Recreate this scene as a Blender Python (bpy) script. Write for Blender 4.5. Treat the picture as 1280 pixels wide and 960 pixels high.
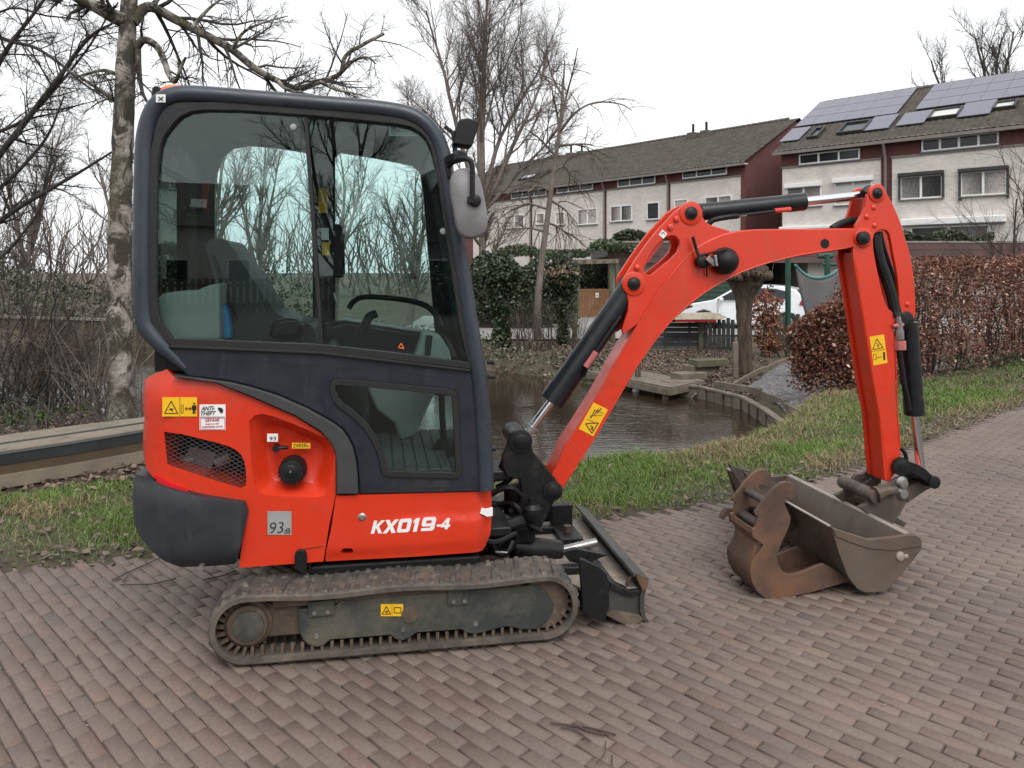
import bpy, bmesh, math, random
import numpy as np
from mathutils import Vector, Matrix

for _o in list(bpy.data.objects):
    bpy.data.objects.remove(_o)
SC = bpy.context.scene
COL = SC.collection
R = math.radians

# ------------------------------------------------------------------ camera
EYE = 1.6            # metres above the paving
FOC = 961.0          # focal length in pixels of a 1280 px wide frame
HOR = 340.0          # image row of the horizon (lens shifted down, camera level)
cam_d = bpy.data.cameras.new("camera")
cam = bpy.data.objects.new("camera", cam_d)
COL.objects.link(cam)
cam.location = (0, 0, EYE)
cam.rotation_euler = (R(90), 0, 0)
cam_d.sensor_width = 36
cam_d.lens = 36 * FOC / 1280
cam_d.shift_y = -(480 - HOR) / 1280
cam_d.clip_start = 0.05
cam_d.clip_end = 2000
SC.camera = cam

# ------------------------------------------------------------------ overcast sky and sun
W = bpy.data.worlds.new("World")
SC.world = W
W.use_nodes = True
wn = W.node_tree
bg = wn.nodes['Background']
sky = wn.nodes.new('ShaderNodeTexSky')
sky.sky_type = 'NISHITA'
sky.sun_disc = False
SUN_EL, SUN_ROT = 50, 163
sky.sun_elevation = R(SUN_EL)
sky.sun_rotation = R(SUN_ROT)
sky.dust_density = 4.0
sky.air_density = 1.0
hs = wn.nodes.new('ShaderNodeHueSaturation')
hs.inputs['Saturation'].default_value = 0.08
flat = wn.nodes.new('ShaderNodeMixRGB')
flat.inputs[0].default_value = 0.75
flat.inputs[2].default_value = (9.3, 9.5, 9.7, 1)
wn.links.new(sky.outputs[0], hs.inputs['Color'])
wn.links.new(hs.outputs[0], flat.inputs[1])
wn.links.new(flat.outputs[0], bg.inputs['Color'])
bg.inputs['Strength'].default_value = 0.105
sd = bpy.data.lights.new("sun", 'SUN')
sun = bpy.data.objects.new("sun", sd)
COL.objects.link(sun)
sd.energy = 1.5
sd.angle = R(40)
sd.color = (1.0, 0.97, 0.93)
_az = R(SUN_ROT)
_dir = Vector((math.sin(_az) * math.cos(R(SUN_EL)), math.cos(_az) * math.cos(R(SUN_EL)), math.sin(R(SUN_EL))))
sun.rotation_euler = _dir.to_track_quat('Z', 'Y').to_euler()
SC.view_settings.view_transform = 'Standard'
SC.view_settings.look = 'None'
SC.view_settings.gamma = 1
SC.view_settings.exposure = 0.45
SC.cycles.max_bounces = 8
SC.cycles.transparent_max_bounces = 24
SC.cycles.caustics_reflective = False
SC.cycles.caustics_refractive = False

# ------------------------------------------------------------------ points in the place
def at(px, py, Y):
    "point at depth Y seen along a sight line"
    return Vector(((px - 640) / FOC * Y, Y, EYE - (py - HOR) / FOC * Y))
def on_ground(px, py, z=0.0):
    Y = (EYE - z) * FOC / (py - HOR)
    return Vector(((px - 640) / FOC * Y, Y, z))

# ------------------------------------------------------------------ objects
def tag(o, label=None, cat=None, group=None, kind=None):
    if label: o['label'] = label
    if cat: o['category'] = cat
    if group: o['group'] = group
    if kind: o['kind'] = kind
    return o
def empty(name, loc=(0, 0, 0), rz=0.0, label=None, cat=None, group=None):
    o = bpy.data.objects.new(name, None)
    COL.objects.link(o)
    o.location = loc
    o.rotation_euler = (0, 0, rz)
    o.empty_display_size = 0.2
    return tag(o, label, cat, group)
def put(name, me, mat=None, parent=None, bevel=0, seg=2, smooth=False):
    o = bpy.data.objects.new(name, me)
    COL.objects.link(o)
    if mat is not None and len(me.materials) == 0:
        me.materials.append(mat)
    if parent is not None:
        o.parent = parent
    if bevel:
        b = o.modifiers.new("bevel", 'BEVEL')
        b.width = bevel
        b.segments = seg
        b.limit_method = 'ANGLE'
        b.angle_limit = R(40)
        b.harden_normals = True
        smooth = True
    if smooth:
        me.polygons.foreach_set('use_smooth', [True] * len(me.polygons))
    return o
def copy_thing(o, parent=None):
    c = o.copy()
    COL.objects.link(c)
    if parent is not None: c.parent = parent
    for ch in o.children:
        copy_thing(ch, c)
    return c
def fast(name, V, F, tint=None):
    V = np.asarray(V, dtype=np.float32); F = np.asarray(F, dtype=np.int32)
    me = bpy.data.meshes.new(name)
    me.vertices.add(len(V)); me.vertices.foreach_set('co', V.ravel())
    m, k = F.shape
    me.loops.add(m * k); me.loops.foreach_set('vertex_index', F.ravel())
    me.polygons.add(m)
    me.polygons.foreach_set('loop_start', np.arange(0, m * k, k, dtype=np.int32))
    me.update(calc_edges=True)
    if tint is not None:
        a = me.color_attributes.new('tint', 'FLOAT_COLOR', 'POINT')
        c = np.ones((len(V), 4), dtype=np.float32); c[:, :3] = tint
        a.data.foreach_set('color', c.ravel())
    return me

class MB:
    "collects simple shapes into one mesh"
    def __init__(s): s.v = []; s.f = []
    def add(s, vs, fs):
        n = len(s.v); s.v += [tuple(v) for v in vs]; s.f += [tuple(i + n for i in f) for f in fs]; return s
    def box(s, c, d, rot=None):
        x, y, z = d[0] / 2, d[1] / 2, d[2] / 2
        vs = [Vector((a * x, b * y, e * z)) for a in (-1, 1) for b in (-1, 1) for e in (-1, 1)]
        if rot is not None: vs = [rot @ v for v in vs]
        c = Vector(c)
        return s.add([v + c for v in vs], [(0, 1, 3, 2), (4, 6, 7, 5), (0, 4, 5, 1), (2, 3, 7, 6), (0, 2, 6, 4), (1, 5, 7, 3)])
    def box2(s, a, b):
        a = Vector(a); b = Vector(b)
        return s.box((a + b) / 2, [abs(b[i] - a[i]) for i in range(3)])
    def bar(s, a, b, w, h, up=(0, 0, 1)):
        a = Vector(a); b = Vector(b); d = (b - a); L = d.length; d.normalize()
        u = Vector(up); sd_ = d.cross(u)
        if sd_.length < 1e-4: sd_ = d.cross(Vector((0, 1, 0)))
        sd_.normalize(); u = sd_.cross(d)
        m = Matrix((d, sd_, u)).transposed()
        return s.box((a + b) / 2, (L, w, h), m)
    def tube(s, pts, rad, n=8, caps=True):
        pts = [Vector(p) for p in pts]
        if not isinstance(rad, (list, tuple)): rad = [rad] * len(pts)
        rings = []; ref = None
        for i, p in enumerate(pts):
            if i == 0: d = pts[1] - pts[0]
            elif i == len(pts) - 1: d = pts[-1] - pts[-2]
            else: d = pts[i + 1] - pts[i - 1]
            d.normalize()
            if ref is None:
                ref = d.orthogonal().normalized()
            else:
                ref = ref - d * ref.dot(d)
                ref = ref.normalized() if ref.length > 1e-5 else d.orthogonal().normalized()
            q = d.cross(ref)
            rings.append([p + (ref * math.cos(2 * math.pi * j / n) + q * math.sin(2 * math.pi * j / n)) * rad[i] for j in range(n)])
        vs = [v for r_ in rings for v in r_]
        fs = [(i * n + j, i * n + (j + 1) % n, (i + 1) * n + (j + 1) % n, (i + 1) * n + j) for i in range(len(pts) - 1) for j in range(n)]
        if caps: fs += [tuple(range(n))[::-1], tuple((len(pts) - 1) * n + j for j in range(n))]
        return s.add(vs, fs)
    def cyl(s, a, b, r, n=20, r2=None): return s.tube([a, b], [r, r if r2 is None else r2], n)
    def lathe(s, o, axis, prof, n=24):
        "prof: (distance along axis, radius)"
        o = Vector(o); ax = Vector(axis).normalized()
        return s.tube_exact([o + ax * a for a, _ in prof], ax, [r for _, r in prof], n)
    def tube_exact(s, pts, ax, rad, n):
        ref = ax.orthogonal().normalized(); q = ax.cross(ref)
        vs = [p + (ref * math.cos(2 * math.pi * j / n) + q * math.sin(2 * math.pi * j / n)) * r for p, r in zip(pts, rad) for j in range(n)]
        fs = [(i * n + j, i * n + (j + 1) % n, (i + 1) * n + (j + 1) % n, (i + 1) * n + j) for i in range(len(pts) - 1) for j in range(n)]
        fs += [tuple(range(n))[::-1], tuple((len(pts) - 1) * n + j for j in range(n))]
        return s.add(vs, fs)
    def mesh(s, name, sharp=None):
        me = bpy.data.meshes.new(name); me.from_pydata(s.v, [], s.f)
        bm = bmesh.new(); bm.from_mesh(me)
        bmesh.ops.recalc_face_normals(bm, faces=bm.faces)
        if sharp:
            for e in bm.edges:
                e.smooth = len(e.link_faces) == 2 and e.calc_face_angle(0) < R(sharp)
            for f in bm.faces: f.smooth = True
        bm.to_mesh(me); bm.free(); me.update()
        return me
    def put(s, name, mat, parent=None, bevel=0, seg=2, sharp=35):
        return put(name, s.mesh(name, None if bevel else sharp), mat, parent, bevel, seg)

def rounded(pts, k=4):
    "closed Catmull-Rom curve through the points"
    n = len(pts); out = []
    for i in range(n):
        p0, p1, p2, p3 = [np.array(pts[(i + j) % n], float) for j in (-1, 0, 1, 2)]
        for a in range(k):
            t = a / k
            out.append(tuple(0.5 * (2 * p1 + (p2 - p0) * t + (2 * p0 - 5 * p1 + 4 * p2 - p3) * t * t + (3 * p1 - p0 - 3 * p2 + p3) * t ** 3)))
    return out
def corner_cut(pts, it=2, f=0.25):
    for _ in range(it):
        n = len(pts); o = []
        for i in range(n):
            a = np.array(pts[i], float); b = np.array(pts[(i + 1) % n], float)
            o += [tuple(a + (b - a) * f), tuple(b + (a - b) * f)]
        pts = o
    return pts
def spline(pts, k=6):
    "open Catmull-Rom in 3-D"
    P = [np.array(p, float) for p in pts]; P = [2 * P[0] - P[1]] + P + [2 * P[-1] - P[-2]]; out = []
    for i in range(1, len(P) - 2):
        p0, p1, p2, p3 = P[i - 1:i + 3]
        for a in range(k):
            t = a / k
            out.append(0.5 * (2 * p1 + (p2 - p0) * t + (2 * p0 - 5 * p1 + 4 * p2 - p3) * t * t + (3 * p1 - p0 - 3 * p2 + p3) * t ** 3))
    out.append(P[-2]); return [tuple(o) for o in out]

def slab(loops, t0, t1, cuts=None, fn=None, sharp=40, name="m"):
    "flat outline (first loop) with holes (others) in the x-z plane, given depth from y = t0 to y = t1; fn bends the near face"
    bm = bmesh.new(); ed = []
    for lp in loops:
        vs = [bm.verts.new((p[0], 0, p[1])) for p in lp]
        ed += [bm.edges.new((vs[i], vs[(i + 1) % len(vs)])) for i in range(len(vs))]
    bmesh.ops.triangle_fill(bm, use_beauty=True, use_dissolve=False, edges=ed, normal=(0, -1, 0))
    if cuts:
        xs = [p[0] for p in loops[0]]; zs = [p[1] for p in loops[0]]
        x = min(xs) + cuts
        while x < max(xs):
            bmesh.ops.bisect_plane(bm, geom=bm.verts[:] + bm.edges[:] + bm.faces[:], plane_co=(x, 0, 0), plane_no=(1, 0, 0)); x += cuts
        z = min(zs) + cuts
        while z < max(zs):
            bmesh.ops.bisect_plane(bm, geom=bm.verts[:] + bm.edges[:] + bm.faces[:], plane_co=(0, 0, z), plane_no=(0, 0, 1)); z += cuts
    bm.verts.index_update()
    V = [v.co.copy() for v in bm.verts]; F = [[v.index for v in f.verts] for f in bm.faces]
    B = [[v.index for v in e.verts] for e in bm.edges if len(e.link_faces) == 1]
    bm.free(); n = len(V)
    vs = [(v.x, t0 + (fn(v.x, v.z) if fn else 0), v.z) for v in V] + [(v.x, t1, v.z) for v in V]
    fs = [tuple(f) for f in F] + [tuple(i + n for i in f[::-1]) for f in F] + [(a, b, b + n, a + n) for a, b in B]
    m = MB(); m.v = vs; m.f = fs
    return m.mesh(name, sharp)
# ------------------------------------------------------------------ materials
class NT:
    def __init__(s, name):
        s.m = bpy.data.materials.new(name); s.m.use_nodes = True
        s.t = s.m.node_tree; s.b = s.t.nodes['Principled BSDF']; s.o = s.t.nodes['Material Output']
        s.tc = s.t.nodes.new('ShaderNodeTexCoord')
    def n(s, typ, **kw):
        nd = s.t.nodes.new('ShaderNode' + typ)
        for k, v in kw.items():
            if hasattr(nd, k): setattr(nd, k, v)
            else: nd.inputs[k].default_value = v
        return nd
    def l(s, a, b): s.t.links.new(a, b)
    def noise(s, scale, detail=5, rough=0.6, coord='Object', stretch=None, dist=0.0):
        nz = s.n('TexNoise', Scale=scale, Detail=detail, Roughness=rough, Distortion=dist)
        if stretch:
            mp = s.n('Mapping'); mp.inputs['Scale'].default_value = stretch
            s.l(s.tc.outputs[coord], mp.inputs['Vector']); s.l(mp.outputs[0], nz.inputs['Vector'])
        else: s.l(s.tc.outputs[coord], nz.inputs['Vector'])
        return nz.outputs['Fac']
    def ramp(s, fac, stops):
        r = s.n('ValToRGB'); e = r.color_ramp.elements
        while len(e) < len(stops): e.new(0.5)
        for el, (p, c) in zip(e, stops):
            el.position = p; el.color = (*c, 1) if len(c) == 3 else c
        s.l(fac, r.inputs[0]); return r.outputs[0]
    def mix(s, fac, a, b, mode='MIX'):
        x = s.n('MixRGB', blend_type=mode)
        for i, v in ((0, fac), (1, a), (2, b)):
            if hasattr(v, 'is_linked'): s.l(v, x.inputs[i])
            elif isinstance(v, (int, float)): x.inputs[i].default_value = v
            else: x.inputs[i].default_value = (*v, 1)
        return x.outputs[0]
    def color(s, c): s.l(c, s.b.inputs['Base Color']); return s
    def bump(s, h, strength=0.3, dist=0.01):
        b = s.n('Bump', Strength=strength, Distance=dist); s.l(h, b.inputs['Height']); s.l(b.outputs[0], s.b.inputs['Normal']); return s
def sc(c, k): return tuple(min(1, x * k) for x in c)

def paint(name, c, rough=0.45, var=0.12, scale=6, dirt=None, dscale=5, damt=(0.55, 0.75), bump=0.0, bscale=60, metal=0.0, scratch=None, spec=0.5, coat=0.0, rvar=0.12, specks=None):
    t = NT(name)
    col = t.ramp(t.noise(scale), [(0.3, sc(c, 1 - var)), (0.7, sc(c, 1 + var))])
    if dirt:
        m = t.ramp(t.noise(dscale, 8, 0.7), [(damt[0], (0, 0, 0)), (damt[1], (1, 1, 1))])
        col = t.mix(m, col, dirt)
    if scratch:
        m = t.ramp(t.noise(38, 3, 0.8, stretch=(1, 1, 7)), [(0.70, (0, 0, 0)), (0.74, (1, 1, 1))])
        col = t.mix(m, col, scratch)
    if specks:
        m = t.ramp(t.noise(70, 4, 0.85), [(0.62, (0, 0, 0)), (0.70, (0.55,) * 3)])
        w = t.ramp(t.noise(2.3, 6, 0.7), [(0.42, (0, 0, 0)), (0.66, (1, 1, 1))])
        col = t.mix(t.mix(1.0, m, w, 'MULTIPLY'), col, specks)
        s2 = t.ramp(t.noise(9, 7, 0.75, stretch=(1.6, 1.6, 0.22)), [(0.56, (0, 0, 0)), (0.74, (0.30,) * 3)])
        col = t.mix(s2, col, specks)
    t.color(col)
    t.b.inputs['Metallic'].default_value = metal
    t.b.inputs['Specular IOR Level'].default_value = spec
    t.b.inputs['Coat Weight'].default_value = coat
    r = t.ramp(t.noise(scale * 3), [(0.3, (rough - rvar,) * 3), (0.7, (rough + rvar,) * 3)])
    t.l(r, t.b.inputs['Roughness'])
    if bump: t.bump(t.noise(bscale, 6, 0.65), bump, 0.004)
    return t.m
def tinted(name, rough=0.6, c=(1, 1, 1), trans=0.0, spec=0.3, noise=None, bump=0):
    "colour from the per-piece tint"
    t = NT(name)
    a = t.n('Attribute'); a.attribute_name = 'tint'
    col = t.mix(1.0, a.outputs['Color'], c, 'MULTIPLY')
    if noise:
        col = t.mix(1.0, col, t.ramp(t.noise(noise, 7, 0.7), [(0.3, (0.72,) * 3), (0.7, (1.25,) * 3)]), 'MULTIPLY')
    t.color(col); t.b.inputs['Roughness'].default_value = rough
    t.b.inputs['Specular IOR Level'].default_value = spec
    if bump: t.bump(t.noise(160, 8, 0.75), bump, 0.003)
    return t.m

ORANGE = (0.60, 0.034, 0.009)
M = {}
M['orange'] = paint('orange_paint', ORANGE, 0.36, 0.05, 3, dirt=(0.34, 0.045, 0.022), dscale=3.2, damt=(0.52, 0.82), scratch=(0.30, 0.05, 0.025), specks=(0.30, 0.10, 0.065), coat=0.12, bump=0.02, bscale=25)
M['navy'] = paint('navy_paint', (0.0125, 0.0155, 0.0245), 0.42, 0.2, 4, scratch=(0.05, 0.052, 0.056), dirt=(0.036, 0.036, 0.037), dscale=5, damt=(0.52, 0.85), specks=(0.075, 0.072, 0.068), bump=0.03, bscale=30)
M['rail'] = paint('grey_blue_paint', (0.030, 0.038, 0.052), 0.36, 0.15, 5, scratch=(0.16, 0.16, 0.165), dirt=(0.1, 0.1, 0.1), dscale=9, damt=(0.64, 0.85))
M['arch'] = paint('grey_plastic', (0.036, 0.037, 0.040), 0.6, 0.12, 12, dirt=(0.06, 0.058, 0.055), dscale=6, damt=(0.55, 0.8), bump=0.08, bscale=220)
M['black'] = paint('black_plastic', (0.008, 0.008, 0.009), 0.5, 0.2, 10, spec=0.32, bump=0.05, bscale=120)
M['blacksteel'] = paint('black_steel', (0.0075, 0.008, 0.0085), 0.45, 0.25, 9, spec=0.34, dirt=(0.045, 0.037, 0.030), dscale=9, damt=(0.56, 0.8), bump=0.06, bscale=70)
M['cylinder'] = paint('cylinder_paint', (0.0085, 0.010, 0.0135), 0.33, 0.15, 5, spec=0.42, dirt=(0.03, 0.03, 0.03), damt=(0.62, 0.85))
M['rubber'] = paint('rubber_seal', (0.008, 0.008, 0.008), 0.6, 0.2, 8)
M['hose'] = paint('hose_rubber', (0.007, 0.007, 0.008), 0.5, 0.2, 20, spec=0.3, dirt=(0.03, 0.027, 0.024), dscale=14)
M['weight'] = paint('counterweight_casting', (0.019, 0.0225, 0.029), 0.55, 0.2, 5, scratch=(0.085, 0.085, 0.09), specks=(0.085, 0.08, 0.075), dirt=(0.038, 0.039, 0.042), dscale=5, damt=(0.55, 0.8), bump=0.12, bscale=45)
M['track'] = paint('track_rubber', (0.062, 0.054, 0.047), 0.85, 0.25, 7, dirt=(0.135, 0.108, 0.083), dscale=9, damt=(0.42, 0.66), bump=0.35, bscale=60)
M['tread'] = paint('tread_rubber', (0.050, 0.047, 0.044), 0.8, 0.25, 9, dirt=(0.15, 0.13, 0.105), dscale=16, damt=(0.46, 0.66), bump=0.35, bscale=60)
M['frame'] = paint('muddy_frame_paint', (0.032, 0.037, 0.035), 0.6, 0.2, 5, dirt=(0.115, 0.10, 0.070), dscale=6, damt=(0.42, 0.72), bump=0.15, bscale=55)
M['mud'] = paint('dried_mud', (0.095, 0.068, 0.048), 0.9, 0.3, 9, dirt=(0.17, 0.13, 0.10), dscale=14, bump=0.6, bscale=45)
M['chrome'] = paint('chrome_rod', (0.72, 0.73, 0.75), 0.16, 0.03, 6, metal=1.0, rvar=0.05)
M['steel'] = paint('worn_steel', (0.32, 0.31, 0.30), 0.4, 0.2, 12, metal=0.8, dirt=(0.1, 0.07, 0.05))
M['rust'] = paint('rusty_bucket_steel', (0.085, 0.052, 0.037), 0.58, 0.25, 5, dirt=(0.155, 0.075, 0.042), dscale=5, damt=(0.46, 0.68), bump=0.22, bscale=40, spec=0.4)
M['bucket'] = paint('grading_bucket_steel', (0.098, 0.079, 0.065), 0.5, 0.28, 4, dirt=(0.115, 0.075, 0.05), dscale=5, damt=(0.42, 0.7), scratch=(0.13, 0.105, 0.088), bump=0.14, bscale=35, spec=0.4)
M['edge_steel'] = paint('bare_edge_steel', (0.36, 0.31, 0.27), 0.5, 0.15, 9, metal=0.4)
M['rustdark'] = paint('dark_coupler_steel', (0.060, 0.048, 0.040), 0.6, 0.25, 8, dirt=(0.14, 0.09, 0.06), dscale=8, damt=(0.5, 0.7), bump=0.2, bscale=50)
M['yellow'] = paint('yellow_sticker', (0.80, 0.46, 0.012), 0.45, 0.05, 10, dirt=(0.42, 0.28, 0.04), dscale=14, damt=(0.66, 0.8))
M['white_vinyl'] = paint('white_vinyl', (0.76, 0.76, 0.76), 0.4, 0.04, 10)
M['grey_vinyl'] = paint('grey_vinyl', (0.28, 0.28, 0.27), 0.4, 0.1, 12)
M['ink'] = paint('black_ink', (0.015, 0.015, 0.018), 0.5, 0.05, 10)
M['redink'] = paint('red_ink', (0.45, 0.03, 0.05), 0.5, 0.05, 10)
M['mirror_back'] = paint('grey_mirror_plastic', (0.205, 0.195, 0.20), 0.55, 0.12, 9, dirt=(0.13, 0.125, 0.125), dscale=12, damt=(0.5, 0.8), bump=0.05, bscale=90)
M['amber'] = paint('amber_beacon', (0.75, 0.16, 0.04), 0.3, 0.05, 4)
M['redlens'] = paint('red_reflector', (0.62, 0.012, 0.02), 0.25, 0.05, 6)
M['headliner'] = paint('headliner', (0.30, 0.31, 0.31), 0.9, 0.06, 8)
M['trim'] = paint('grey_trim_plastic', (0.30, 0.335, 0.32), 0.6, 0.08, 8)
M['seat'] = paint('seat_vinyl', (0.022, 0.024, 0.026), 0.55, 0.2, 10, bump=0.05, bscale=150)
M['mat'] = paint('floor_mat', (0.17, 0.185, 0.18), 0.75, 0.12, 12, bump=0.1, bscale=60)
M['blue'] = paint('blue_bag', (0.02, 0.22, 0.50), 0.5, 0.1, 8)
M['redplastic'] = paint('red_plastic', (0.55, 0.05, 0.03), 0.45, 0.05, 8)
M['pinkish'] = paint('worn_red_fitting', (0.42, 0.12, 0.12), 0.55, 0.2, 20)
M['sand'] = paint('sand_dusted_steel', (0.25, 0.215, 0.18), 0.8, 0.2, 7, dirt=(0.09, 0.085, 0.08), dscale=6, damt=(0.5, 0.7), bump=0.2)
M['engine'] = paint('engine_metal', (0.25, 0.25, 0.25), 0.5, 0.3, 15, metal=0.5)

def glass(name, tint, rough=0.0, ior=1.5, extra=0.02):
    t = NT(name)
    tr = t.n('BsdfTransparent'); tr.inputs[0].default_value = (*tint, 1)
    gl = t.n('BsdfGlossy'); gl.inputs['Roughness'].default_value = rough; gl.inputs[0].default_value = (0.92, 1, 0.97, 1)
    fr = t.n('Fresnel'); fr.inputs[0].default_value = ior
    ad = t.n('Math', operation='ADD'); ad.inputs[1].default_value = extra
    t.l(fr.outputs[0], ad.inputs[0])
    mx = t.n('MixShader'); t.l(ad.outputs[0], mx.inputs[0]); t.l(tr.outputs[0], mx.inputs[1]); t.l(gl.outputs[0], mx.inputs[2])
    t.l(mx.outputs[0], t.o.inputs['Surface']); return t.m
M['glass'] = glass('cab_glass', (0.87, 0.95, 0.94), 0.0, 1.42, 0.012)
M['houseglass'] = paint('window_glass', (0.022, 0.027, 0.032), 0.10, 0.4, 0.8, spec=0.4, rvar=0.03)

def water():
    t = NT('canal_water')
    t.b.inputs['Base Color'].default_value = (0.030, 0.021, 0.014, 1)
    t.b.inputs['Roughness'].default_value = 0.03
    t.b.inputs['IOR'].default_value = 1.33
    n1 = t.noise(3.2, 3, 0.55, stretch=(0.8, 2.4, 1), dist=0.6)
    n2 = t.noise(11, 3, 0.5, stretch=(0.7, 2.0, 1), dist=0.4)
    ms = t.noise(0.35, 2, 0.5)
    add = t.mix(0.35, n1, n2)
    mul = t.mix(1.0, add, t.ramp(ms, [(0.38, (0.25,) * 3), (0.62, (1,) * 3)]), 'MULTIPLY')
    t.bump(mul, 0.24, 0.05); return t.m
M['water'] = water()

def soil():
    t = NT('bank_soil')
    big = t.noise(0.6, 4)
    c = t.ramp(t.noise(9, 9, 0.75), [(0.3, (0.032, 0.024, 0.017)), (0.5, (0.085, 0.064, 0.045)), (0.75, (0.16, 0.125, 0.085))])
    g = t.ramp(t.noise(6, 8, 0.7), [(0.3, (0.030, 0.036, 0.012)), (0.7, (0.085, 0.085, 0.032))])
    t.color(t.mix(t.ramp(big, [(0.48, (0, 0, 0)), (0.6, (0.6,) * 3)]), c, g))
    t.b.inputs['Roughness'].default_value = 0.95
    t.bump(t.noise(24, 9, 0.8), 0.8, 0.03); return t.m
M['soil'] = soil()
M['joint'] = paint('joint_sand', (0.085, 0.066, 0.056), 0.95, 0.25, 30, bump=0.4, bscale=180)
def paver():
    t = NT('clay_paver')
    a = t.n('Attribute'); a.attribute_name = 'tint'
    g = t.n('NewGeometry')
    def nz(s, d=6, r=.7):
        n = t.n('TexNoise', Scale=s, Detail=d, Roughness=r); t.l(g.outputs['Position'], n.inputs['Vector']); return n.outputs['Fac']
    c = t.mix(1.0, a.outputs['Color'], t.ramp(nz(55, 8, .75), [(0.3, (0.80,) * 3), (0.7, (1.16,) * 3)]), 'MULTIPLY')
    c = t.mix(1.0, c, t.ramp(nz(1.1, 5, .6), [(0.32, (0.80, 0.80, 0.81)), (0.68, (1.14, 1.13, 1.12))]), 'MULTIPLY')
    c = t.mix(t.ramp(nz(5.5, 9, .75), [(0.58, (0, 0, 0)), (0.74, (0.28,) * 3)]), c, (0.075, 0.062, 0.055))
    c = t.mix(t.ramp(nz(2.7, 9, .8), [(0.68, (0, 0, 0)), (0.76, (0.32,) * 3)]), c, (0.25, 0.215, 0.185))
    t.color(c); t.l(t.ramp(nz(3, 5), [(0.3, (0.5,) * 3), (0.7, (0.8,) * 3)]), t.b.inputs['Roughness']); t.b.inputs['Specular IOR Level'].default_value = 0.4
    b = t.n('Bump', Strength=0.35, Distance=0.003); t.l(nz(210, 8, .75), b.inputs['Height']); t.l(b.outputs[0], t.b.inputs['Normal']); return t.m
M['brick'] = paver()
def gravel():
    t = NT('gravel')
    v = t.n('TexVoronoi', Scale=24.0); t.l(t.tc.outputs['Object'], v.inputs['Vector'])
    sp = t.n('SeparateColor'); t.l(v.outputs['Color'], sp.inputs[0])
    t.color(t.ramp(sp.outputs[0], [(0, (0.075, 0.072, 0.078)), (0.6, (0.15, 0.14, 0.145)), (1, (0.27, 0.25, 0.25))]))
    t.b.inputs['Roughness'].default_value = 0.9
    t.bump(v.outputs['Distance'], 0.8, 0.03); return t.m
M['gravel'] = gravel()
M['blade'] = tinted('grass_blades', 0.55)
M['leaf'] = tinted('leaves', 0.55)
M['ivy'] = tinted('ivy_leaves', 0.38, spec=0.5)
M['twig'] = paint('twig_bark', (0.046, 0.038, 0.034), 0.9, 0.3, 4)
M['twigred'] = paint('reddish_twig_bark', (0.068, 0.048, 0.041), 0.9, 0.3, 4)
M['twigpale'] = paint('pale_twig_bark', (0.150, 0.122, 0.102), 0.9, 0.35, 4)
M['twighaze'] = paint('hazed_twig_bark', (0.135, 0.108, 0.094), 0.9, 0.3, 4)  # distance haze painted in: bark colour paled for the far trees
M['worn'] = paint('worn_blade_steel', (0.050, 0.050, 0.045), 0.45, 0.3, 6, scratch=(0.22, 0.2, 0.17), dirt=(0.12, 0.085, 0.05), dscale=8, damt=(0.55, 0.75), bump=0.1)
M['wire'] = paint('grille_wire', (0.07, 0.07, 0.07), 0.5, 0.2, 12, metal=0.3)
M['twiggrey'] = paint('grey_twig_bark', (0.064, 0.056, 0.049), 0.9, 0.3, 4)
def birchbark():
    t = NT('birch_bark')
    base = t.ramp(t.noise(7, 8, 0.7, stretch=(1, 1, 2.2)), [(0.35, (0.20, 0.17, 0.145)), (0.6, (0.42, 0.385, 0.34))])
    m = t.ramp(t.noise(5.5, 9, 0.72, stretch=(1, 1, 0.75), dist=0.8), [(0.455, (0, 0, 0)), (0.53, (1, 1, 1))])
    moss = t.ramp(t.noise(2.2, 5), [(0.42, (0, 0, 0)), (0.62, (0.7,) * 3)])
    c = t.mix(m, base, (0.040, 0.033, 0.027)); c = t.mix(moss, c, (0.075, 0.072, 0.040))
    t.color(c); t.b.inputs['Roughness'].default_value = 0.9
    t.bump(t.noise(14, 8, 0.75), 0.8, 0.03); return t.m
M['birch'] = birchbark()
def ribbed_bark():
    t = NT('willow_bark')
    n = t.noise(16, 6, 0.7, stretch=(1, 1, 0.22))
    t.color(t.ramp(n, [(0.35, (0.026, 0.019, 0.013)), (0.65, (0.115, 0.083, 0.056))]))
    t.b.inputs['Roughness'].default_value = 0.95; t.bump(n, 1.0, 0.04); return t.m
M['willow'] = ribbed_bark()
M['wood'] = paint('weathered_wood', (0.155, 0.128, 0.098), 0.85, 0.3, 5, dirt=(0.075, 0.073, 0.048), dscale=4, damt=(0.5, 0.8), bump=0.3, bscale=40)
M['greenwood'] = paint('algae_wood', (0.085, 0.082, 0.048), 0.85, 0.3, 5, dirt=(0.045, 0.05, 0.026), dscale=4, bump=0.25, bscale=40)
M['darkwood'] = paint('dark_fence_wood', (0.030, 0.035, 0.035), 0.75, 0.25, 6)
M['brownwood'] = paint('varnished_wood', (0.235, 0.115, 0.048), 0.6, 0.2, 4)
M['concrete'] = paint('grey_concrete', (0.21, 0.20, 0.185), 0.85, 0.18, 6, dirt=(0.10, 0.095, 0.075), dscale=5, bump=0.2, bscale=60)
M['paving'] = paint('pale_paving', (0.27, 0.26, 0.245), 0.85, 0.12, 3, bump=0.15)

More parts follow.
